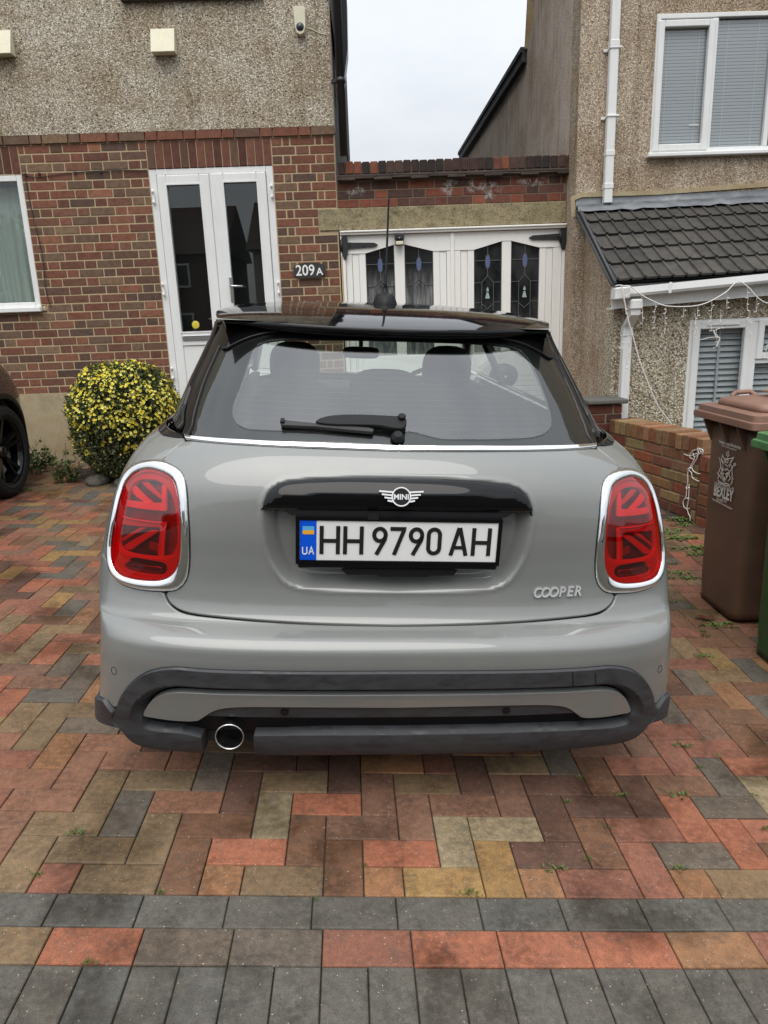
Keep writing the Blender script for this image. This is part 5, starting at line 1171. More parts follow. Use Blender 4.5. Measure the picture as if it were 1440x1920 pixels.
CHRS = plain('satin_metal', (.62, .62, .62), .22, 1.0); RUB = plain('tyre_rubber', (.018, .018, .019), .8, 0, 0, .3, .25, 30, .3)
LENSR = glassy('red_lens', (.80, .055, .06), 1.5, 0, 2.6); LENSC = glassy('clear_lens', (.75, .72, .72), 1.5)
t = NT('lamp_red'); t.set(color=(.62, .03, .035), rough=.3, spec=.5, coat=.5); LRED = t.m
LRED2 = plain('lamp_red_bright', (.95, .07, .07), .25, 0, .6); LDRK = plain('lamp_dark', (.24, .016, .02), .18, 0, .6); LBLK = plain('lamp_smoked', (.06, .006, .008), .2, 0, .5)
TINT = glassy('tinted_window', (.76, .80, .78), 1.52, 0, 1.9); COATED = glassy('coated_window', (.70, .76, .73), 1.52, 0, 4.6); TINTS = glassy('side_window', (.62, .66, .64), 1.52); SCREEN = glassy('windscreen', (.86, .92, .88), 1.5)
SEATM = plain('seat_cloth', (.030, .031, .033), .85, 0, 0, .3, .3, 90, .2)

CAR = bpy.data.objects.new('hatchback_car', None); COL.objects.link(CAR); CAR.matrix_world = Matrix([[EX[0], EY_[0], EZ_[0], CO[0]], [EX[1], EY_[1], EZ_[1], CO[1]], [EX[2], EY_[2], EZ_[2], CO[2]], [0, 0, 0, 1]])
CAR['label'] = 'grey hatchback with black roof and red union flag tail lamps, seen from behind'; CAR['category'] = 'car'

# --- tailgate
HAND = sym(ST([(747, 897), (850, 899), (911, 904), (950, 908), (972, 915), (988, 929), (995, 945), (998, 959), (990, 962), (940, 962), (850, 961), (747, 959)]))
REC = sym(ST([(747, 893), (850, 895), (911, 900), (955, 905), (980, 915), (996, 934), (1001, 966), (998, 1000), (990, 1035), (975, 1067.5), (955, 1092), (935, 1103), (905, 1109), (820, 1111), (747, 1112)]))
RECr = resample(chaikin(REC, 2), .01)
def rec_off(st):
    d_ = np.where(inside(st, RECr), dist(st, RECr), 0); x = np.clip(d_/.042, 0, 1); lip = np.exp(-((dist(st, RECr))/.007)**2)*.0025
    return -.040*x*x*(3-2*x)+lip
seam = [(1119.5, 839.5), (1130.7, 848.4), (1145.8, 860.3), (1156.5, 870), (1162, 879)]
ring_in = [(1148, 886), (1136, 896), (1129.5, 907.6), (1126.5, 924.9), (1124.5, 950.7), (1122, 983), (1118.6, 1015.3), (1116, 1047.6), (1115.4, 1069), (1117.5, 1088.5), (1124, 1102.4), (1136, 1112), (1152.2, 1113.5)]
tg = ST([(745, 846), (850, 846.5), (980, 845.5), (1080, 842.5)]+seam+ring_in+[(1151, 1123), (1144.5, 1134), (1131.5, 1145), (1109, 1152), (1066, 1157), (1023, 1160.8), (980, 1164), (900, 1168), (825, 1170), (747, 1171)])
tg = sym(tg)
tailgate = panel('tailgate', PAINT, CAR, tg, rec_off, .0035, .02, res=.0095, sm=1)
# dark shut-line behind the panels
blkp = sym(np.array([(0, T_(.20)), (.55, T_(.20)), (LU+.02, T_(.24)), (LU+.10, T_(.60)), (LU+.10, T_(1.0)), (.75, T_(1.03)), (0, T_(1.03))]))
panel('inner_shell', MBLK, CAR, blkp, -.055, .002, .004, res=.04, sm=0); panel('bumper_backing', MBLK, CAR, [(-LU-.04, T_(.225)), (LU+.04, T_(.225)), (LU+.04, T_(.42)), (-LU-.04, T_(.42))], -.038, .002, .004, res=.04, sm=0)
# handle bar with badge
HR = resample(chaikin(HAND, 2), .008)
handle = panel('handle_trim', GBLK, tailgate, HAND, lambda st: .004+.022*np.sqrt(np.clip(dist(st, HR)/.042, 0, 1)), .003, .03, res=.008, sm=2)
panel('handle_underside', MBLK, tailgate, sym(ST([(747, 950), (940, 951), (965, 950), (955, 968), (930, 972), (747, 972)])), .008, .002, .02, res=.012, sm=1)
def on_S(s0, t0, off, rot=0.0, k=1.0):
    c, s = math.cos(rot)*k, math.sin(rot)*k
    def fn(u, v, h): p, n, _, _ = PN(np.array([[s0+u*c-v*s, t0+u*s+v*c]]), off); return p[0]+n[0]*h
    return fn
badge = bpy.data.objects.new('badge', None); link(badge, CAR); b0 = st_(751.5, 932); b0[0] = 0.0; fb = on_S(*b0, .030)
fb = (lambda g, R0=PN(np.array([b0]), .034): (lambda u, v, h: R0[0][0]+nrm(R0[2][0])*u+nrm(np.cross(R0[1][0], nrm(R0[2][0])))*v+R0[1][0]*h))(0)
m = MB(); m.stroke([(.0235*math.cos(a), .0235*math.sin(a)) for a in np.linspace(0, 2*math.pi, 40, endpoint=False)], .0032, fb, 0, .005, True)
for k, (yy, L) in enumerate(((.0125, .057), (.0045, .050), (-.0035, .043), (-.0115, .035))):
    for sg in (-1, 1):
        x0 = math.sqrt(max(.0245**2-yy**2, 0))*sg; m.stroke([(x0, yy-.001), (sg*L, yy+.0015)], .0042, fb, 0, .004)
SILV = plain('badge_silver', (.86, .86, .86), .30, .35); m.build('badge_wings', SILV, badge)
m = MB(); m.prism([(.022*math.cos(a), .022*math.sin(a)) for a in np.linspace(0, 2*math.pi, 32, endpoint=False)], fb, -.004, .002); m.build('badge_disc', GBLK, badge)
m = text_mb('MINI', .0195, .0004, .001, 'CENTER', 1.0, 0, lambda u, v, h: fb(u, v-.0068, .0022+h)); m.build('badge_lettering', SILV, badge)
c0 = st_(1044, 1109); c1 = st_(1087, 1108); c2 = st_(1001, 1112); ca = math.atan2(c1[1]-c2[1], c1[0]-c2[0])
fc = on_S(c0[0], c0[1], .001, ca)
m = MB(); [text_mb(ch, .0385, .0009, .005, 'CENTER', .84, .22, lambda u, v, h: fc(u+(i_-2.5)*.0218, v-.0135, h), m) for i_, ch in enumerate('COOPER')]; m.build('model_lettering', plain('letter_chrome', (.88, .88, .88), .22, .6), tailgate)
# rear camera and bracket
m = MB(); q0 = st_(699, 965); fq = on_S(q0[0], q0[1], -.005); m.prism([(-.014, -.008), (.014, -.008), (.012, .008), (-.012, .008)], fq, 0, .035); m.build('rear_camera', MBLK, tailgate)
# --- number plate
NP = bpy.data.objects.new('number_plate', None); link(NP, CAR); NP.location = (.0, -.014, .7975); NP.rotation_euler = (.03, .004, .0)
pf = lambda u, v, h: (u-.26, -h, v-.056)
m = MB(); m.stroke([(-.264+.26, -.004), (.524, -.004), (.524, .116), (-.004, .116)], .010, pf, -.012, .006, True); m.box(-.264, .264, -.006, .012, -.078, -.060, .004); m.box(-.262, .262, .002, .012, -.062, .060); m.build('plate_frame', GBLK, NP)
m = MB(); m.box(-.26, .26, -.003, .002, -.056, .056, .0015); PLW = plain('plate_white', (.80, .80, .79), .35); m.build('plate_face', PLW, NP)
m = MB(); m.box(-.2585, -.2155, -.0042, -.0031, -.0545, .0545, .0005); m.build('blue_band', plain('plate_blue', (.0, .09, .68), .35), NP)
def prect(u0, u1, v0, v1, mt, nm): m = MB(); m.add([pf(u0, v0, .0050), pf(u1, v0, .0050), pf(u1, v1, .0050), pf(u0, v1, .0050)], [(0, 1, 2, 3)]); m.build(nm, mt, NP)
prect(.009, .0385, .084, .095, plain('flag_blue', (.10, .42, .72), .4), 'flag_blue'); prect(.009, .0385, .073, .084, plain('flag_yellow', (.85, .42, .02), .4), 'flag_yellow')
WPR = plain('plate_print_white', (.8, .8, .8), .4); m = MB(); L = lambda pts, w=.0028, cl=False: m.stroke(pts, w, pf, .0045, .0056, cl)
L([(.009, .038), (.009, .022), (.012, .0185), (.017, .0185), (.020, .022), (.020, .038)]); L([(.0255, .018), (.0315, .038), (.0375, .018)]); L([(.0275, .025), (.0355, .025)]); m.build('country_code', WPR, NP)
KEYB = plain('plate_black', (.012, .012, .012), .4); ZB, ZT, SW = .019, .096, .0105; H_ = ZT-ZB
m = MB(); L = lambda pts, cl=False, w=SW: m.stroke(pts, w, pf, .0030, .0048, cl)
def gl(ch, x, w):
    X = lambda u: x+SW/2+u*(w-SW); Y = lambda v: ZB+SW/2+v*(H_-SW)
    if ch == 'H': m.stroke([(X(0), ZB), (X(0), ZT)], SW, pf, .003, .0048); m.stroke([(X(1), ZB), (X(1), ZT)], SW, pf, .003, .0048); m.stroke([(X(0), (ZB+ZT)/2-.002), (X(1), (ZB+ZT)/2-.002)], SW, pf, .003, .0047)
    if ch == 'A': m.stroke([(x+SW*.45, ZB), (x+w/2-.001, ZT)], SW, pf, .003, .0048); m.stroke([(x+w-SW*.45, ZB), (x+w/2+.001, ZT)], SW, pf, .003, .0047); m.stroke([(x+w*.25, ZB+.022), (x+w*.75, ZB+.022)], SW*.9, pf, .003, .0046)
    if ch == '7': L([(x, ZT-SW/2), (x+w-SW*.55, ZT-SW/2), (x+w-SW*.6, ZT-SW*.9), (x+w*.28, ZB)])
    if ch == '0':
        r = (w-SW)/2*.98; c = x+w/2; P_ = [(c+r*math.cos(a), Y(1)-r+r*math.sin(a)) for a in np.linspace(0, math.pi, 12)]+[(c+r*math.cos(a), Y(0)+r+r*math.sin(a)) for a in np.linspace(math.pi, 2*math.pi, 12)]; L(P_, True)
    if ch == '9':
        r = (w-SW)/2; c = x+w/2; cy = Y(1)-r-.002; L([(c+r*math.cos(a), cy+(r+.002)*math.sin(a)) for a in np.linspace(0, 2*math.pi, 24, endpoint=False)], True); L([(c+r*.99, cy-.002), (c+r*.86, cy-.013), (x+w*.30, ZB)])
for ch, x, w in (('H', .0525, .053), ('H', .1135, .053), ('9', .1885, .0405), ('7', .2355, .0415), ('9', .284, .0405), ('0', .331, .0405), ('A', .392, .050), ('H', .4505, .052)): gl(ch, x, w)
m.build('registration', KEYB, NP)
m = MB(); m.prism([(-.155, .0), (.15, .0), (.155, -.006), (.145, -.022), (.08, -.022), (.075, -.027), (-.055, -.027), (-.06, -.022), (-.14, -.022), (-.155, -.008)], lambda u, v, h: (u+.005, .02-h, v-.074), 0, .02)
m.build('plate_bracket', MBLK, NP)

# --- quarter panels, bumper
T54 = float(st_(1243.5, 1054)[1]); SC, TCc, RA = LU+.44, T_(.315), .352
arc = lambda a0, a1, r=RA, n=14: [(SC+r*math.cos(math.radians(a)), TCc+r*math.sin(math.radians(a))) for a in np.linspace(a0, a1, n)]
SF = LU+.44+2.567
arcf = lambda a0, a1, n=20: [(SF+RA*math.cos(math.radians(a)), TCc+RA*math.sin(math.radians(a))) for a in np.linspace(a0, a1, n)]
lamp_out = [(1173.8, 877.5), (1187, 878.7), (1201, 884.5), (1212, 895.5), (1221, 912.5), (1229.5, 939), (1236, 967), (1241.3, 997), (1244, 1025), (1245, 1048)]
TB = T_(1.022)
q_top = [tuple(p) for p in ST([(1163.5, 877)]+seam[::-1][1:])]
q_lo = [tuple(p) for p in ST([(1245, 1050)]+lamp_out[::-1]+[(1163.5, 877)])]
y54 = [(float(st_(1246, 1052)[0])+.004, T54+.002), (LU+.2, T54+.002)]
quarter = y54+[(SC+.0, TCc+RA)]+arc(88, -12)+[(LU+.85, T_(.17)), (SF-RA-.05, T_(.17))]+arcf(188, -8)+[(SF+.5, T_(.2)), (SF+.62, T_(.5)), (SF+.5, T_(.80)), (LU+2.5, T_(1.0)), (LU+2.2, TB), (LU+1, TB), (LU+.3, TB), (.90, TB), (float(st_(1121, 836)[0])+.01, float(st_(1121, 836)[1])+.004)]+[tuple(p) for p in ST(seam[:-1])]+[tuple(p) for p in ST([(1163.5, 877)]+lamp_out)]
T54B = [(float(st_(1246, 1052)[0])+.004, T54-.002), (LU+.2, T54-.002)]
bump_r = [(747, 1174), (825, 1173), (900, 1171), (980, 1167), (1023, 1164), (1066, 1160), (1111, 1155), (1134, 1148), (1147.5, 1136), (1154, 1124), (1156, 1115), (1168, 1113), (1185, 1112), (1205, 1108.5), (1225, 1101), (1238.5, 1087), (1244, 1070)]
cl_out = [(747, 1259), (908, 1258.5), (1071, 1254.4), (1112, 1251.5), (1141.7, 1248), (1171, 1251), (1192, 1259.5), (1211, 1278), (1222, 1300), (1224, 1323)]
bump = [tuple(p) for p in ST(bump_r)]+T54B+[(SC-.02, TCc+RA-.004)]+arc(100, 178)+[(LU+.085, T_(.33)), (LU+.06, T_(.30)), (LU-.02, T_(.285))]+[tuple(p) for p in ST([(1243, 1302), (1226, 1325)]+cl_out[::-1][1:])]
bumper = panel('rear_bumper', PAINT, CAR, sym(np.array(bump)), 0.0, .0035, .02, res=.011, sm=1)
for sg in (1, -1):
    P_ = np.array(quarter); P_ = P_ if sg > 0 else mir(P_); panel('side_panel', PAINT, CAR, P_, 0.0, .0035, .015, res=.02, sm=1)
    m = MB(); q0 = st_(1237.5, 1254); fq = on_S(q0[0]*sg, q0[1], .0); m.stroke([(.0115*math.cos(a), .0115*math.sin(a)) for a in np.linspace(0, 2*math.pi, 24, endpoint=False)], .0012, fq, -.002, .0008, True); m.build('parking_sensor', MBLK, bumper)
# cladding ring
cin = [(747, 1304.5), (867, 1303.5), (1000, 1300.5), (1075, 1298.5), (1112.5, 1295.5), (1141.7, 1294.3), (1162.5, 1298.5), (1179, 1310), (1188.5, 1333), (1184, 1352), (1176, 1361)]
lip_t = [(1150, 1366.5), (1110, 1369.5), (1060, 1372), (1000, 1374), (900, 1377), (747, 1380)]
cbot = [(1228, 1340), (1214, 1353), (1199, 1370), (1187.5, 1379), (1158, 1388.5), (1120, 1393.5), (1075, 1398), (950, 1407), (850, 1411), (747, 1413)]
R_out = [tuple(p) for p in ST(cl_out)]; R_in = [tuple(p) for p in ST(cin+lip_t)]; R_bot = [tuple(p) for p in ST(cbot)]
L_ = lambda Q: [(-a, b) for a, b in Q]
g_l, g_r = st_(379, 1395), st_(476, 1398)
outl = [p for p in L_(R_bot)[::-1] if p[0] < g_l[0]-.004]; inl = [p for p in L_(R_in) if not (p[0] > g_l[0]-.004 and p[1] < T_(.30))]
botR = [(float(g_r[0]), float(np.interp(.3, [0, 1], [st_(476, 1416)[1], st_(476, 1416)[1]])))]+[p for p in L_(R_bot)[::-1] if p[0] > g_r[0]+.01][:-0 or None]+R_bot[::-1][1:]
botR = [(float(g_r[0]), float(st_(476, 1416)[1]))]+[p for p in L_(R_bot)[::-1] if p[0] > g_r[0]+.02]+R_bot[::-1][1:]
tIn = float(st_(476, 1381)[1]); inR = [p for p in (R_in[::-1]) if True]
# one long loop: right gap end -> bottom to the right -> up round the outside -> left -> down to the left gap end -> back inside
loop = [(float(g_r[0]), float(st_(476, 1416)[1]))]+[p for p in (L_(R_bot)+R_bot[::-1]) if g_r[0]+.02 < p[0] and p in L_(R_bot)][::1]
lb = [p for p in L_(R_bot) if p[0] > g_r[0]+.02]; lb = sorted(lb)
loop = [(float(g_r[0]), float(st_(476, 1416)[1]))]+lb+R_bot[::-1][1:]+R_out[::-1]+L_(R_out)[1:]+[p for p in L_(R_bot) if p[0] < g_l[0]-.006]+[(float(g_l[0]), float(st_(379, 1405)[1])), (float(g_l[0]), float(st_(381, 1384)[1]))]
li = [p for p in L_(R_in)]; low = [p for p in li if p[1] < T_(.30) and p[0] < g_l[0]-.006]; top = [p for p in li if p[1] >= T_(.30)]
loop += low[::-1]+top[::-1]+R_in[1:]+sorted([p for p in li if p[1] < T_(.30) and p[0] > g_r[0]+.02], reverse=True)+[(float(g_r[0]), tIn)]
CLo = resample(chaikin(sym(np.array(R_out+R_bot)), 1), .006); CLi = resample(chaikin(sym(np.array(R_in)), 1), .006)
def cl_off(st): a, b_ = dist(st, CLo), dist(st, CLi); x = a/(a+b_+1e-6); lw = np.clip((T_(.33)-st[:, 1])/.05, 0, 1); return .010+.003*np.clip(x/.6, 0, 1)-.040*(1-lw)*np.clip((x-.62)/.38, 0, 1)-lw*.016*x
def sharpen(P, pts):
    out = []
    for i, p in enumerate(P):
        if any(abs(p[0]-q[0]) < 1e-6 and abs(p[1]-q[1]) < 1e-6 for q in pts):
            p = np.array(p); a = np.array(P[i-1]); b = np.array(P[(i+1) % len(P)])
            out += [tuple(p+(a-p)/np.linalg.norm(a-p)*.004), tuple(p), tuple(p+(b-p)/np.linalg.norm(b-p)*.004)]
        else: out.append(tuple(p))
    return out
loop = sharpen(loop, [(float(g_r[0]), float(st_(476, 1416)[1])), (float(g_l[0]), float(st_(379, 1405)[1])), (float(g_l[0]), float(st_(381, 1384)[1])), (float(g_r[0]), tIn)])
clad = panel('bumper_cladding', CLAD, CAR, loop, cl_off, .002, .055, res=.0055, sm=1)
for px in (1071, 1113):
    a, b_ = st_(px, 1255), st_(px, 1297); m = MB(); P0, N0, _, _ = PN(np.array([a+(b_-a)*k for k in np.linspace(.02, .98, 9)]), cl_off); m.tube([p+n*.0005 for p, n in zip(P0, N0)], .0012, 5); m.build('cladding_joint', MBLK, clad)
# grey insert
ins_t = [(747, 1306), (867, 1305), (1000, 1302), (1075, 1300), (1112.5, 1297), (1141, 1296), (1161, 1300), (1177, 1312), (1186.5, 1335)]
ins_b = [(1183, 1339), (1160, 1343.5), (1137.5, 1347.5), (1094, 1350.5), (1083, 1342), (1066.7, 1330), (1041.7, 1325.5), (991.7, 1325), (866.7, 1328), (747, 1330.5)]
ins = ST(ins_t+ins_b); panel('bumper_insert', PAINT, CAR, sym(ins), -.004, .003, .02, res=.011, sm=1)
# diffuser
dif = ST([(747, 1332), (867, 1329.5), (991.7, 1326.5), (1041.7, 1327), (1066, 1329), (1084, 1338), (1094, 1344), (1137, 1341), (1180, 1333), (1190, 1328), (1190, 1364), (1130, 1371), (1087, 1375), (1054, 1377), (950, 1380), (747, 1384)])
dtop = resample(sym(dif), .01)
panel('diffuser', CLAD, CAR, sym(dif), lambda st: np.where(st[:, 1] > T_(.305), -.013, -.013-.05*np.clip((T_(.305)-st[:, 1])/.035, 0, 1)), .003, .03, res=.012, sm=1)
for px, py in ((533, 1341), (951, 1338)):
    q0 = st_(px, py); fq = on_S(q0[0], q0[1], -.013); m = MB(); m.prism([(.0105*math.cos(a), .0105*math.sin(a)) for a in np.linspace(0, 2*math.pi, 20, endpoint=False)], fq, 0, .004); m.build('parking_sensor', MBLK, CAR)
# corner flaps and arch trims
for sg in (1, -1):
    rc_ = np.array([(.84, T_(.262)), (LU+.07, T_(.262)), (LU+.07, T_(.205)), (LU-.05, T_(.222)), (.84, T_(.215))]); panel('flap_recess', MBLK, CAR, rc_ if sg > 0 else mir(rc_), -.018, .002, .03, res=.02, sm=0)  # matt black sheet set in to darken the shaded hollow under the flap
    fn_ = np.array([(LU+.052, T_(.30)), (LU+.094, T_(.34)), (LU+.10, T_(.25)), (LU+.088, T_(.198)), (LU+.062, T_(.205))]); panel('flap_fin', CLAD, CAR, fn_ if sg > 0 else mir(fn_), .016, .002, .05, res=.012, sm=0)
    fl_ = np.array([tuple(st_(1228, 1326)), tuple(st_(1243, 1304)), (LU-.02, T_(.290)), (LU+.06, T_(.306)), (LU+.088, T_(.34)), (LU+.09, T_(.265)), (LU, T_(.246)), (.84, T_(.240)), tuple(st_(1214, 1352)), tuple(st_(1226, 1340))]); P_ = fl_ if sg > 0 else mir(fl_)
    panel('corner_flap', CLAD, CAR, P_, .012, .003, .035, res=.012, sm=0)
    rg = arc(178, -10, RA-.004, 30)+arc(-10, 178, RA+.030, 30); P_ = np.array(rg) if sg > 0 else mir(np.array(rg)); panel('arch_trim', CLAD, CAR, P_, .013, .004, .05, res=.014, sm=1)
    rg = [(p[0]+SF-SC, p[1]) for p in rg]; P_ = np.array(rg) if sg > 0 else mir(np.array(rg)); panel('arch_trim', CLAD, CAR, P_, .013, .004, .05, res=.02, sm=1)
# exhaust
ce = car_at(430, 1382.5, d=-.075); R_ = 29/1340*(1.80)*1.0; m = MB()
m.lathe([(R_*.93, .25), (R_, .03), (R_*1.0, .006), (R_*.985, .0), (R_*.93, .0), (R_*.915, .006), (R_*.86, .05), (R_*.84, .3)], tuple(ce), 'y', 40); m.build('exhaust_pipe', CHRS, CAR)
m = MB(); m.lathe([(0, .10), (R_*.85, .10)], tuple(ce), 'y', 24); m.build('exhaust_inside', MBLK, CAR)

# --- tail lamps
lens_r = [(1184.5, 893.6), (1169.5, 896.9), (1152.2, 905.5), (1143.6, 918.4), (1139.3, 940), (1136, 972), (1134, 1004.5), (1132.4, 1036.8), (1133.3, 1058.3), (1137.2, 1073.4), (1145.8, 1086.3), (1163, 1093.2), (1186.7, 1092.8), (1208.2, 1089.6), (1225, 1083), (1234.5, 1069), (1238.5, 1047.6), (1237.5, 1015.3), (1233, 983), (1226, 946.4), (1217, 918.4), (1203.9, 901.2)]
ring_out = seam[-1:]+[(1148, 885), (1137, 895), (1130.7, 907), (1128, 924.9), (1126, 950.7), (1123.5, 983), (1120.4, 1015.3), (1117.6, 1047.6), (1117, 1069), (1119, 1088.5), (1125.5, 1101.4), (1137, 1110.6), (1152.2, 1112), (1167.3, 1111.8), (1184.5, 1110.8), (1203.9, 1107), (1223.3, 1099.5), (1236.5, 1086), (1242, 1069), (1243.3, 1047)]+[(1242.6, 1026), (1239.6, 998), (1234.5, 968), (1228, 940), (1219.5, 914), (1210.8, 896.9), (1200, 886), (1187, 880.3), (1173.8, 878.8)]
LN, RO = ST(lens_r), ST(ring_out)
def lp(x, y): return (980+x/4.645, 800+y/4.645)
def lampset(sg):
    M_ = (lambda P: np.array(P)) if sg > 0 else mir
    LMP = bpy.data.objects.new('tail_lamp', None); link(LMP, CAR)
    lnr, ror = resample(chaikin(M_(LN), 2), .008), resample(chaikin(M_(RO), 2), .008)
    def ro(st): a, b_ = dist(st, lnr), dist(st, ror); x = b_/(a+b_+1e-6); return .002+.009*np.sqrt(np.clip(1-(2*x-1)**2*.9, 0, 1))
    panel('chrome_ring', CHR, LMP, M_(RO), ro, .002, .02, holes=[M_(LN)], res=.0065, sm=2)
    panel('lens', LENSR, LMP, M_(LN), lambda st: .006+.006*np.clip(dist(st, lnr)/.05, 0, 1), .002, .004, res=.008, sm=2)
    panel('lamp_bowl', LDRK, LMP, M_(LN), -.030, .002, .004, res=.012, sm=2)
    panel('lamp_wall', LRED, LMP, M_(LN), 0.0, .0015, .032, holes=[inset(resample(chaikin(M_(LN), 2) if area(M_(LN)) > 0 else chaikin(M_(LN), 2)[::-1], .008), .006)[0]], res=.006, sm=0)
    inn = [(840, 575), (900, 525), (960, 512), (1040, 525), (1090, 580), (1130, 690), (1160, 840), (1178, 1000), (1172, 1085), (1120, 1130), (1000, 1160), (860, 1172), (790, 1160), (755, 1110), (745, 1000), (765, 820), (790, 680)]
    inn = ST([lp(*p) for p in inn])
    low = [(735, 1140), (790, 1178), (860, 1186), (1000, 1175), (1130, 1140), (1182, 1095), (1186, 1180), (1165, 1255), (1120, 1300), (960, 1340), (850, 1340), (780, 1310), (745, 1260), (730, 1200)]
    slot = [(810, 1240), (840, 1215), (950, 1195), (1040, 1178), (1085, 1180), (1090, 1215), (1122, 1228), (1125, 1260), (1090, 1285), (960, 1310), (880, 1322), (830, 1315), (805, 1285)]
    panel('light_band', LRED, LMP, M_(LN), -.006, .002, .012, holes=[M_(inn), M_(ST([lp(*p) for p in slot]))], res=.008, sm=2)
    def bar(pts, mt, off, nm='light_bar'): panel(nm, mt, LMP, M_(ST([lp(*p) for p in pts])), off, .0012, .010, res=.008, sm=0)
    bar([(850, 565), (878, 545), (885, 715), (1125, 690), (1135, 745), (852, 785)], LRED2, -.010)
    bar([(888, 690), (888, 660), (985, 525), (1035, 530)], LRED, -.014); bar([(1010, 712), (960, 705), (1075, 560), (1100, 600), (1090, 640)], LRED2, -.013); bar([(905, 702), (930, 702), (1045, 540), (1035, 535)], LBLK, -.012)
    bar([(858, 885), (1160, 833), (1165, 900), (890, 925), (895, 1165), (855, 1170)], LRED, -.011); bar([(852, 893), (852, 882), (1160, 828), (1161, 838)], LRED2, -.006); bar([(850, 890), (862, 888), (862, 1168), (850, 1170)], LRED2, -.007)
    bar([(900, 960), (960, 950), (1155, 1085), (1130, 1112), (1095, 1115)], LRED, -.013); bar([(1000, 930), (1045, 925), (1165, 1020), (1168, 1045)], LRED, -.014)
    bar([(900, 1155), (900, 1000), (1080, 1120)], LBLK, -.018); bar([(1060, 920), (1155, 905), (1165, 1000)], LBLK, -.018); bar([(880, 1080), (970, 1050), (975, 1110), (900, 1135)], LDRK, -.016)
    bar([(800, 1165), (855, 1178), (1000, 1165), (1130, 1130), (1178, 1085), (1180, 1100), (1130, 1140), (1000, 1176), (855, 1188), (800, 1175)], LRED2, -.006)
    panel('reflector', LRED, LMP, M_(ST([lp(*p) for p in low])), -.004, .0015, .010, holes=[M_(ST([lp(*p) for p in slot]))], res=.008, sm=1)
    panel('reverse_lamp', LBLK, LMP, M_(ST([lp(*p) for p in slot])), -.014, .001, .004, res=.01, sm=1)
    sl = [(850, 1268), (870, 1255), (960, 1248), (1060, 1232), (1112, 1232), (1118, 1255), (1085, 1275), (960, 1300), (880, 1315), (855, 1300)]; panel('reverse_lens', CHRS, LMP, M_(ST([lp(*p) for p in sl])), -.009, .001, .003, res=.008, sm=1)
    m = MB()
    for k in np.linspace(865, 1105, 15):
        yy = 1308-(k-865)*.19; a = st_(*lp(k, yy-42)); b_ = st_(*lp(k, yy-8)); fa = on_S(0, 0, -.006); m.tube([fa(a[0]*sg, a[1], 0), fa(b_[0]*sg, b_[1], 0)], .0012, 4)
    m.build('lens_ribs', LBLK, LMP)
    inn2 = [(1165, 1100)]
lampset(1); lampset(-1)

# --- glass, strip, pillars
strip_t = [(747, 835.6), (900, 836), (1020, 835.5), (1080, 834), (1118.5, 830.6)]; strip_b = [(1119, 837), (1080, 841.5), (1020, 844), (900, 845), (747, 845)]
panel('chrome_strip', CHR, CAR, sym(ST(strip_t+strip_b)), .004, .0025, .012, res=.006, sm=0)
for sg in (1, -1):
    a_, b_ = st_(1121, 831), st_(1121, 838); P_ = np.array([a_, b_, (float(b_[0])+.12, float(b_[1])-.010), (LU+.2, TB+.004), (LU+1.9, TB+.004), (LU+1.9, TB+.026), (LU+.2, TB+.026), (float(a_[0])+.12, float(a_[1])+.004)]); panel('belt_strip', GBLK, CAR, P_ if sg > 0 else mir(P_), .005, .0025, .012, res=.009, sm=1)
TT = T_(1.315)
glr = [(747, 833.5), (900, 834), (1020, 833.5), (1080, 832), (1106, 829), (1110, 824), (1082, 757), (1050, 690), (1019, 634)]
G_ = [tuple(p) for p in ST(glr)]; G_ += [(G_[-1][0]-.03, TT), (.2, TT), (0, TT)]
hol = ST([(433.5, 768.5), (438, 788), (453, 800), (477, 804), (589, 805.5), (764, 805.5), (793, 812), (822, 820.5), (847, 822), (963, 821), (1012, 817), (1034, 802.5), (1036, 783), (1026.6, 749), (1012, 710), (997, 678), (983, 660), (965, 648), (900, 640), (720, 634), (540, 632), (492, 638), (477, 649), (467.5, 668), (453, 715), (438, 754)])
gw = bpy.data.objects.new('rear_window', None); link(gw, CAR)
panel('glass', TINT, gw, sym(np.array(G_)), -.004, .001, .003, holes=[hol], res=.02, sm=1); panel('glass_centre', COATED, gw, hol, -.004, .0001, .0005, res=.02, sm=1)
panel('frit', FRIT, gw, sym(np.array(G_)), -.0085, .001, .003, holes=[hol], res=.02, sm=1)
HLr = resample(chaikin(hol, 2), .01); m = MB()
for k in range(13):
    tt = T_(1.045)+k*.0225; ss = np.linspace(-.60, .60, 49); q = np.stack([ss, np.full(49, tt)], 1); q = q[inside(q, HLr)]
    if len(q) > 2:
        P0, N0, _, _ = PN(q, -.0075); m.tube(P0, .0008, 3, False)
for s0 in (-.13, .20):
    q = np.stack([np.full(12, s0), np.linspace(T_(1.05), T_(1.26), 12)], 1); P0, _, _, _ = PN(q, -.0075); m.tube(P0, .0005, 3, False)
m.build('heating_wires', plain('heater_line', (.06, .05, .045), .6), gw)
m = MB(); q0 = st_(467, 785); fq = on_S(q0[0], q0[1], -.0074)
text_mb('MINI', .008, 0, 0, 'CENTER', 1, 0, lambda u, v, h: fq(u, v+.004, h), m)
for k in range(3): m.stroke([(-.02, -.003-.005*k), (.012, -.003-.005*k)], .0014, fq, 0, .0002)
m.stroke([(.03, .002), (.034, .006), (.038, .002)], .001, fq, 0, .0002); m.stroke([(.026, -.004), (.042, -.004)], .001, fq, 0, .0002)
m.build('glass_marking', plain('glass_print', (.05, .05, .05), .6), gw)
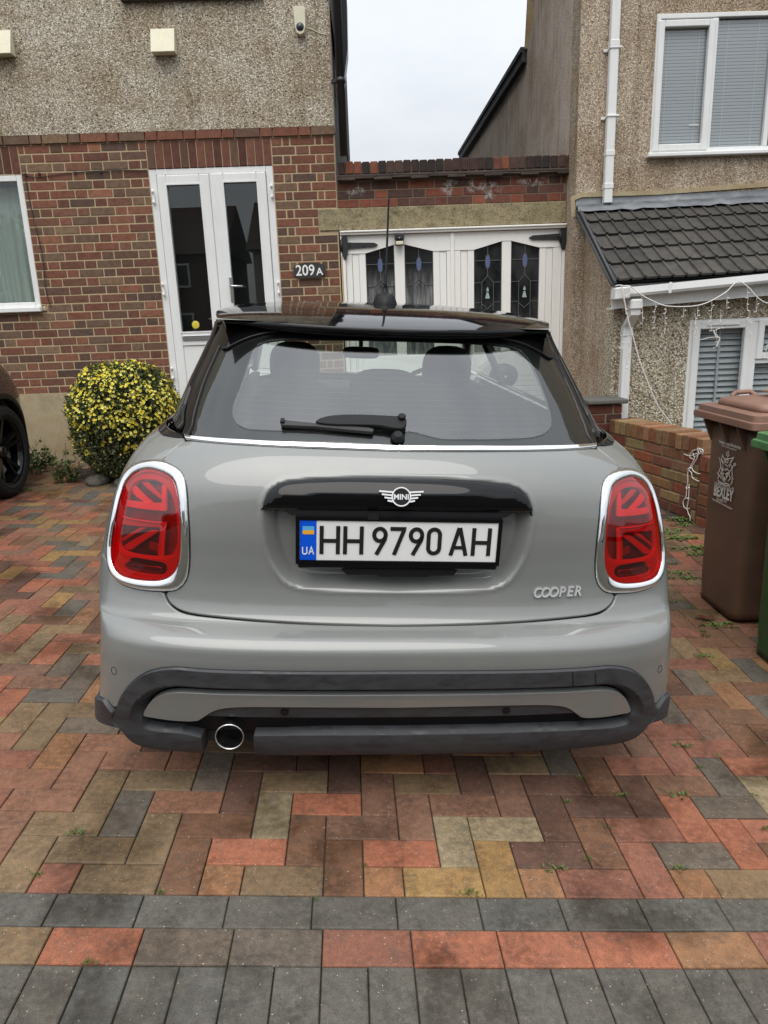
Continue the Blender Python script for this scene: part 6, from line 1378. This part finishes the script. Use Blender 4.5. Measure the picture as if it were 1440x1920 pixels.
for sg in (1, -1):
    f_ = lambda P: np.array(P) if sg > 0 else mir(np.array(P))
    panel('hatch_frame', GBLK, CAR, f_(ST([(1112, 828), (1112, 824), (1086, 760), (1053, 690), (1020, 630), (1013, 620), (1022, 618), (1031, 629), (1063, 690), (1096, 757), (1121, 822), (1121, 829)])), -.002, .0035, .02, res=.009, sm=1)
    e = ST([(1124, 824), (1099, 757), (1066, 690), (1034, 629), (1029, 619)]); P_ = [tuple(p) for p in e]+[(LU-.10, T_(1.322)), (LU+.30, T_(1.335)), (LU+.30, TB+.03), (LU, TB+.03), (float(e[0][0])+.1, TB+.028)]
    panel('pillar_trim', GBLK, CAR, f_(P_), .0, .004, .02, res=.012, sm=1)
    panel('side_window', TINTS, CAR, f_([(LU+.31, TB+.03), (LU+1.08, TB+.03), (LU+1.08, T_(1.34)), (LU+.31, T_(1.345))]), -.004, .001, .003, res=.03, sm=0)
    panel('door_pillar', GBLK, CAR, f_([(LU+1.09, TB+.03), (LU+1.19, TB+.03), (LU+1.19, T_(1.34)), (LU+1.09, T_(1.34))]), -.002, .002, .02, res=.03, sm=0)
    panel('side_window', TINTS, CAR, f_([(LU+1.20, TB+.03), (LU+2.05, TB+.03), (LU+1.80, T_(1.34)), (LU+1.20, T_(1.34))]), -.004, .001, .003, res=.03, sm=0)
    panel('roof_rail', GBLK, CAR, f_([(LU-.08, T_(1.322)), (LU+1.8, T_(1.335)), (LU+1.8, T_(1.350)), (LU-.08, T_(1.328))]), .0, .002, .02, res=.03, sm=0)
# wiper
wp = lambda x, y: (380+x/2.057, 540+y/2.057)
wiper = bpy.data.objects.new('rear_wiper', None); link(wiper, CAR)
panel('wiper_arm', MBLK, wiper, ST([wp(*p) for p in ((435, 536), (445, 522), (480, 510), (520, 505), (600, 503), (690, 507), (745, 510), (766, 506), (781, 516), (786, 533), (782, 550), (768, 561), (730, 558), (685, 547), (600, 545), (500, 544))]), lambda st: .020, .005, .012, res=.006, sm=1)
panel('wiper_blade', plain('wiper_rubber', (.02, .02, .02), .45), wiper, ST([wp(*p) for p in ((300, 519), (322, 520), (435, 532), (640, 549), (660, 555), (655, 566), (440, 545), (305, 539), (302, 533))]), .012, .002, .012, res=.006, sm=0)
q0 = st_(*wp(311, 527)); fq = on_S(q0[0], q0[1], .012); m = MB(); m.prism([(-.006, -.007), (.006, -.007), (.006, .007), (-.006, .007)], fq, 0, .006); m.build('blade_tip', MBLK, wiper)
q0 = st_(*wp(752, 580)); P0, N0, Ps0, Pt0 = [x[0] for x in PN(np.array([q0]), 0.0)]; m = MB(); m.tube([P0, P0+N0*.008, P0+N0*.010, P0+N0*.018], [.020, .018, .013, .011], 20); m.build('wiper_pivot', MBLK, wiper); m = MB(); q1 = st_(*wp(766, 520)); P1, N1 = [x[0] for x in PN(np.array([q1]), 0.0)[:2]]; m.tube([P1+N1*.015, P1+N1*.027, P1+N1*.029], [.0105, .0105, .007], 18); m.build('arm_cap', MBLK, wiper)

# --- roof with spoiler
tip = car_at(1025.6, 614, d=.57); HWt = float(tip[0]); 
DZ = np.array([(.425, 1.325), (.45, 1.332), (.50, 1.344), (.60, 1.360), (.8, 1.382), (1.1, 1.401), (1.6, 1.412), (2.0, 1.402), (2.2, 1.383), (2.40, 1.352)])
def roofP(q, v, lift=0.0):
    """q across (-1..1), v from the rear lip (0) to the windscreen (1)"""
    de = .425+.150*abs(q)**3.2; d_ = de+(2.40-de)*v; hw = np.interp(d_, [.55, .8, 1.2, 2.0, 2.4], [HWt, .585, .60, .595, .57]); hw = hw if d_ > .55 else HWt
    zc = np.interp(.425+(2.40-.425)*v, DZ[:, 0], DZ[:, 1]); zl = 1.324+.014*abs(q)**2
    return (q*hw, d_, zl+(zc-1.324)*(1-.42*abs(q)**2.6)-.010*abs(q)**8+lift)
qs = np.sin(np.linspace(-math.pi/2, math.pi/2, 61)); vs_ = np.concatenate([[0, .004, .012, .025], np.linspace(.045, 1, 34)])
def roof_row(v):
    row = [roofP(q, v) for q in qs]; a, b = row[0], row[-1]
    L_s = [(a[0]+.012, a[1], a[2]-.045), (a[0]+.002, a[1], a[2]-.020), (a[0]-.0015, a[1], a[2]-.008)] if v > .02 else [(a[0], a[1], a[2]-.003)]*3
    R_s = [(b[0]+.0015, b[1], b[2]-.008), (b[0]-.002, b[1], b[2]-.020), (b[0]-.012, b[1], b[2]-.045)] if v > .02 else [(b[0], b[1], b[2]-.003)]*3
    return L_s+row+R_s
m = MB(); m.grid([roof_row(v) for v in vs_]); m.build('roof', GBLK, CAR)
m = MB(); rowsr = []
for k, (dd, dz) in enumerate(((0, .0), (-.003, -.004), (-.003, -.019), (.004, -.025), (.05, -.034), (.11, -.042))):
    rowsr.append([(roofP(q, 0)[0]*(1-(0, 0, .0, .01, .07, .13)[k]*abs(q)**3), roofP(q, 0)[1]+dd, roofP(q, 0)[2]+dz*(1-.72*abs(q)**4)) for q in qs])
m.grid(rowsr[:4]); m.build('spoiler_lip', GBLK, CAR); m = MB(); m.grid(rowsr[3:]); m.build('spoiler_underside', MBLK, CAR)
for sg in (1, -1):
    P_ = ST([(1022, 661), (1031, 650), (1019, 627), (996, 606), (930, 612), (948, 630), (975, 640), (1000, 650)]); P_ = ST([(1035, 676), (1038, 664), (1024, 636), (1000, 624), (915, 624), (940, 634), (980, 645), (1008, 658)]); P_ = P_ if sg > 0 else mir(P_); panel('spoiler_wing', GBLK, CAR, P_, .005, .003, .01, res=.008, sm=1)
m = MB(); m.grid([[(q*.56, d_, 1.335) for q in (-1, 1)] for d_ in (.50, 2.38)], False); m.build('headlining', plain('headlining_cloth', (.30, .30, .29), .9), CAR); hs = np.linspace(-.80, .80, 60); h0 = S(hs, np.full(60, TT-.004)); m = MB(); m.grid([h0+np.array([0, .004, -.004]), h0+np.array([0, .05, .004]), h0*np.array([.96, 1, 1])+np.array([0, .12, .010])]); m.build('window_header', MBLK, CAR)
# antenna
ab = np.array([.0, 1.15, 1.398]); ap = car_at(722, 552, d=1.15); ab[0] = ap[0]
m = MB(); m.grid([[(ab[0]+w*math.cos(a), ab[1]+l*math.sin(a), ab[2]+h) for a in np.linspace(0, 2*math.pi, 20, endpoint=False)] for w, l, h in ((.050, .07, -.01), (.049, .068, .004), (.040, .055, .030), (.030, .03, .042), (.012, .012, .046), (.010, .010, .066))], True, True); m.build('antenna_base', MBLK, CAR)
tp = car_at(729, 371, d=1.22); m = MB(); m.tube([ab+np.array([0, 0, .05]), ab+np.array([.0, 0, .08]), ab+(tp-ab)*.35, tp-np.array([0, 0, .012]), tp], [.009, .0065, .0048, .0036, .004], 8); m.build('antenna', MBLK, CAR)
# windscreen, bonnet, front
m = MB(); m.grid([[(q*(.56+.10*k), 2.40+.62*k-.10*q*q*(1), 1.352-.36*k-.01*q*q) for q in np.linspace(-1, 1, 13)] for k in np.linspace(0, 1, 8)]); m.build('windscreen', SCREEN, CAR)
for sg in (1, -1):
    m = MB(); m.tube([(sg*.575, 2.27, 1.345), (sg*.62, 2.60, 1.20), (sg*.685, 2.95, 1.0)], .028, 8); m.build('windscreen_pillar', GBLK, CAR)
    m = MB(); m.grid([[(sg*(.85+.09*math.cos(a)*k), 2.55+.05*math.sin(b), 1.02+.075*math.sin(a)*k) for a in np.linspace(0, 2*math.pi, 16, endpoint=False)] for k, b in ((.1, -1.57), (.8, -1.2), (1, 0), (.9, .8), (.4, 1.4))], True, True); m.tube([(sg*.72, 2.58, .99), (sg*.86, 2.58, 1.0)], .02, 8); m.build('door_mirror', GBLK, CAR)
    for dd in (.655, .655+2.567):
        wh = bpy.data.objects.new('wheel', None); link(wh, CAR); wh.location = (sg*.735, dd, .308)
        m = MB(); m.lathe([(.21, -.10), (.285, -.105), (.303, -.09), (.308, 0), (.303, .09), (.285, .105), (.21, .10)], (0, 0, 0), 'x', 40); m.build('tyre', RUB, wh)
        m = MB(); m.lathe([(.0, .07*sg), (.05, .075*sg), (.06, .06*sg), (.19, .05*sg), (.212, .10*sg), (.212, -.10*sg)], (0, 0, 0), 'x', 40); m.build('rim', CHRS, wh)
m = MB(); m.grid([[(q*.80, 2.93+.95*k-.18*q**4*k, .985-.16*k**1.8-.03*q*q-.06*abs(q)**6) for q in np.linspace(-1, 1, 21)] for k in np.linspace(0, 1, 14)]); m.build('bonnet', PAINT, CAR)
m = MB(); m.grid([[(q*.84, 3.88-.30*abs(q)**3-.05*(1-math.sin(math.pi*k)), .20+.63*k) for q in np.linspace(-1, 1, 21)] for k in np.linspace(0, 1, 10)]); m.build('front_bumper', PAINT, CAR)
# --- cabin
cab_ = MB(); cab_.box(-.66, .66, .22, 3.6, .20, .24); cab_.box(-.60, .60, .02, .22, .185, .22); cab_.box(-.70, -.66, .4, 3.0, .24, .97); cab_.box(.66, .70, .4, 3.0, .24, .97); cab_.box(-.60, .60, .26, .80, .90, .93, .01); cab_.box(-.60, .60, .80, .92, .3, 1.0, .03)  # also a low rear underbody panel, added unseen to deepen the shade below
cab_.box(-.66, .66, 2.45, 2.95, .40, .93, .04); cab_.box(-.66, .66, 3.0, 3.1, .3, .9); cab_.build('cabin_trim', SEATM, CAR)
def pad(m, cx, cy, cz, w, d_, h, tilt=.12, n=2.8):
    P = []
    for e in np.linspace(-math.pi/2, math.pi/2, 14):
        ring = []
        for a in np.linspace(0, 2*math.pi, 28, endpoint=False):
            f = lambda v: np.sign(v)*abs(v)**(2/n); x, y, z = f(math.cos(e))*f(math.cos(a)), f(math.cos(e))*f(math.sin(a)), f(math.sin(e)); ring.append((cx+x*w/2, cy+y*d_/2+z*h/2*tilt, cz+z*h/2))
        P.append(ring)
    m.grid(P, True, True)
for sx in (-.36, .36):
    st0 = bpy.data.objects.new('front_seat', None); link(st0, CAR)
    m = MB(); pad(m, sx, 1.66, 1.115, .235, .11, .225, -.1); m.build('headrest', SEATM, st0)
    m = MB(); pad(m, sx, 1.70, .72, .50, .16, .66, -.15, 3.2); m.build('seat_back', SEATM, st0); m = MB(); m.tube([(sx-.05, 1.67, 1.0), (sx-.05, 1.67, 1.06)], .007, 6); m.tube([(sx+.05, 1.67, 1.0), (sx+.05, 1.67, 1.06)], .007, 6); m.build('headrest_posts', CHR, st0)
m = MB(); pad(m, .015, .90, 1.085, .27, .12, .17, -.1); pad(m, -.36, .93, 1.03, .26, .11, .09); pad(m, .36, .93, 1.03, .26, .11, .09); pad(m, 0, .97, .80, 1.22, .16, .46, -.1, 4); m.build('rear_seat', SEATM, CAR)
m = MB(); mp_ = car_at(677, 661, d=2.28); pad(m, mp_[0], 2.28, mp_[2], .20, .035, .065, 0, 4); m.tube([(mp_[0], 2.30, mp_[2]+.02), (mp_[0], 2.36, mp_[2]+.075)], .012, 6); m.build('interior_mirror', MBLK, CAR)
m = MB(); m.tube([(.36+.18*math.cos(a), 2.22+.03*math.sin(a), .90+.17*math.sin(a)) for a in np.linspace(0, 6.28, 28)], .014, 6, False); m.build('steering_wheel', MBLK, CAR)

# ================================================================ BLACK CAR AT THE LEFT EDGE
BC = thing('parked_car', 'dark glossy car with black spoked alloy wheel cut off by the left edge', 'car', (0, 0, 0))
t = NT('dark_car_paint'); t.set(color=(.022, .013, .013), rough=.25, coat=1.0, metal=.2); t.b.inputs['Coat Roughness'].default_value = .02; DPNT = t.m
path = spline([(-2.73, 1.9), (-2.64, 2.6), (-2.61, 3.6), (-2.60, 4.6), (-2.60, 5.3), (-2.605, 5.70), (-2.65, 5.95), (-2.80, 6.14), (-3.06, 6.26), (-3.45, 6.32), (-3.65, 6.33)], 12)
pl = np.concatenate([[0], np.cumsum(np.linalg.norm(np.diff(path, axis=0), axis=1))])
def bcs(st, off=0.0):
    s, z = st[:, 0], st[:, 1]; x = np.interp(s, pl, path[:, 0]); y = np.interp(s, pl, path[:, 1]); e = .03
    tx = np.interp(s+e, pl, path[:, 0])-np.interp(s-e, pl, path[:, 0]); ty = np.interp(s+e, pl, path[:, 1])-np.interp(s-e, pl, path[:, 1]); L = np.hypot(tx, ty)+1e-9; nx, ny = ty/L, -tx/L
    o = off(st) if callable(off) else off
    b = -.02-.15*np.clip((z-.80)/.35, 0, 1)**2.4-.05*np.clip((.5-z)/.4, 0, 1)**2+o
    gx = nx*b; gy = ny*b; return np.stack([x+gx, y+gy, z+0*b], -1)
gb = .106; WY = 5.53; ws = float(np.interp(WY, path[:, 1][:80], pl[:80])); wc = gb+.352
arcw = lambda a0, a1, r, c, n=24: [(c+r*math.cos(math.radians(a)), wc+r*math.sin(math.radians(a))) for a in np.linspace(a0, a1, n)]
ws2 = ws-2.65
side = [(pl[-1], .30), (pl[-1], 1.08), (ws+.1, 1.12), (ws-1.2, 1.16), (.2, 1.14), (0, 1.0), (0, .35)]+[(ws2-.42, .30)]+arcw(200, -20, .40, ws2)+[(ws2+.45, .28), (ws-.45, .28)]+arcw(200, -24, .405, ws)
panel('body_side', DPNT, BC, side, 0.0, .006, .06, res=.03, sm=1, f=bcs)
for c in (ws, ws2): panel('arch_trim', MBLK, BC, arcw(200, -24, .400, c)+arcw(-24, 200, .44, c), .012, .004, .04, res=.02, sm=1, f=bcs)
m = MB(); P = []
for k in np.linspace(0, 1, 12): P.append([(-3.75+(x+3.75)*(1-k), y0, 1.09+.07*math.sin(k*1.4)) for x, y0 in [(float(a), float(b)) for a, b in bcs(np.stack([np.linspace(1.2, pl[-1], 30), np.full(30, 1.09)], 1))[:, :2]]])
m.grid(P); m.build('bonnet', DPNT, BC)
m = MB(); Q = [[(x, y, z) for x, y in ((-2.98+i, 2.0+j), (-2.94+i, 3.0), (-3.02+i, 4.1-j), (-4.3-i, 4.1-j), (-4.4-i, 3.0), (-4.36-i, 2.0+j))] for z, i, j in ((1.05, 0, 0), (1.3, -.06, .15), (1.52, -.16, .4), (1.56, -.4, .8))]
m.grid(Q, True, True); m.f.append(tuple(range(18, 24))); m.sm.append(False); m.build('cabin', GBLK, BC)
m = MB(); m.box(-4.6, -2.78, 2.1, 6.0, .30, .45); m.box(-4.6, -3.02, 4.6, 6.0, .45, 1.0); m.build('underbody', MBLK, BC)
for c, yw in ((ws, WY), (ws2, WY-2.65)):
    wh = bpy.data.objects.new('wheel', None); link(wh, BC); wh.location = (-2.735, yw, gb+.352)
    m = MB(); m.lathe([(.235, -.11), (.33, -.115), (.350, -.09), (.354, 0), (.350, .085), (.335, .108), (.30, .116), (.262, .110), (.25, .09), (.245, .03)], (0, 0, 0), 'x', 56)
    for r_, h_ in ((.32, .1135), (.285, .1145)): m.lathe([(r_, h_), (r_-.004, h_+.0025), (r_-.008, h_)], (0, 0, 0), 'x', 56)
    m.build('tyre', RUB, wh)
    m = MB(); m.lathe([(.25, .088), (.262, .098), (.255, .104), (.243, .096), (.235, .04), (.23, -.05), (0, -.05)], (0, 0, 0), 'x', 48); m.build('rim', GBLK, wh)
    m = MB()
    for k in range(5):
        a0 = k*2*math.pi/5+.35
        for da in (-.16, .16):
            c_, s_ = math.cos(a0), math.sin(a0); c2, s2 = math.cos(a0+da), math.sin(a0+da); q = [(.05*c_-.012*s_, .05*s_+.012*c_), (.05*c_+.012*s_, .05*s_-.012*c_), (.246*c2+.016*s2, .246*s2-.016*c2), (.246*c2-.016*s2, .246*s2+.016*c2)]
            m.prism(q, lambda u, v, h: (h-.12*(math.hypot(u, v)-.24)**2*8+.0, u, v), .045, .085)
    m.lathe([(0, .075), (.03, .075), (.045, .065), (.05, .03)], (0, 0, 0), 'x', 20); m.build('spokes', plain('dark_alloy', (.05, .05, .053), .2, .8), wh)
    m = MB(); m.lathe([(.0, -.02), (.16, -.02), (.16, -.04)], (0, 0, 0), 'x', 24); m.build('brake_disc', STEEL, wh)

# ================================================================ ACROSS THE ROAD (seen only as reflections)
WALLP = plain('pale_render', (.34, .32, .28), .9, 0, 0, .2, .15, 3); RFT = plain('brown_roof_tiles', (.075, .05, .042), .85, 0, 0, .2, .3, 6, .3); BRW = plain('dark_brick_wall', (.12, .065, .05), .9, 0, 0, .2, .2, 8)
def house(x, y, w, h, rh, wm, lab):
    B = thing('house', lab, 'house', (x, y, 0), None, None); m = MB(); m.box(-w/2, w/2, -7, 0, -.3, h); m.build('wall', wm, B)
    m = MB(); m.prism([(-7.4, h), (.4, h), (-3.5, h+rh)], lambda u, v, hh: (hh, u, v), -w/2-.3, w/2+.3); rf = m.build('roof', RFT, B)
    m = MB(); m.box(w/2-1.2, w/2-.4, -4, -3.2, h+rh-1, h+rh+1.1); m.build('chimney', BRW, rf)
    for i, (cx, cz) in enumerate(((-w/4, 1.5), (w/4, 1.5), (-w/4, 4.1), (w/4, 4.1))):
        m = MB(); m.box(cx-.9, cx+.9, .005, .07, cz-.6, cz+.65); f = m.build('window', UPVC, B); m = MB(); m.box(cx-.8, cx+.8, .071, .08, cz-.5, cz+.55); m.build('pane', GG, f)
    m = MB(); m.box(-.5, .5, .005, .07, 0, 2.1); m.build('door', BRW, B)
house(-14, -27, 11, 5.2, 2.9, BRW, 'brick house across the road on the left, seen as a reflection'); house(-2, -28, 10, 5.4, 3.0, WALLP, 'pale rendered house across the road in the middle, seen as a reflection'); house(12.5, -27.5, 11, 5.1, 3.1, WALLP, 'pale rendered house across the road on the right, with reflected chimney')
def tree(x, y, h, r, lab, seed):
    B = thing('tree', lab, 'tree', (x, y, -.2)); rr_ = np.random.default_rng(seed); m = MB(); m.tube([(0, 0, 0), (.05, 0, h*.3), (.0, .1, h*.55)], [.2, .16, .08], 8)
    for k in range(14): a = k*2.4; m.tube([(0, 0, h*(.25+.02*k)), (.4*r*math.cos(a), .4*r*math.sin(a), h*(.45+.025*k)), (.85*r*math.cos(a), .85*r*math.sin(a), h*(.55+.03*k))], [.07, .045, .015], 5, False)
    m.build('trunk', TWIG, B); V, F = [], []
    cs = [(rr_.normal(0, .45*r), rr_.normal(0, .45*r), h*.68+rr_.normal(0, .16*h)) for _ in range(38)]
    for c in cs:
        for _ in range(110): p = np.array(c)+rr_.normal(0, .16*r, 3); d1, d2 = rr_.normal(0, .10, 3), rr_.normal(0, .10, 3); b = len(V); V += [p, p+d1, p+d1+d2, p+d2]; F.append((b, b+1, b+2, b+3))
    m = MB(); m.add(V, F); o = m.build('crown', LEAF, B); o['kind'] = 'stuff'
tree(-17, -22, 6.5, 2.2, 'dark tree across the road in front of the brick house, seen as a reflection', 3); tree(5.6, -23, 5.6, 1.9, 'dark tree across the road between the two pale houses, seen as a reflection', 5)
bpy.context.view_layer.update()
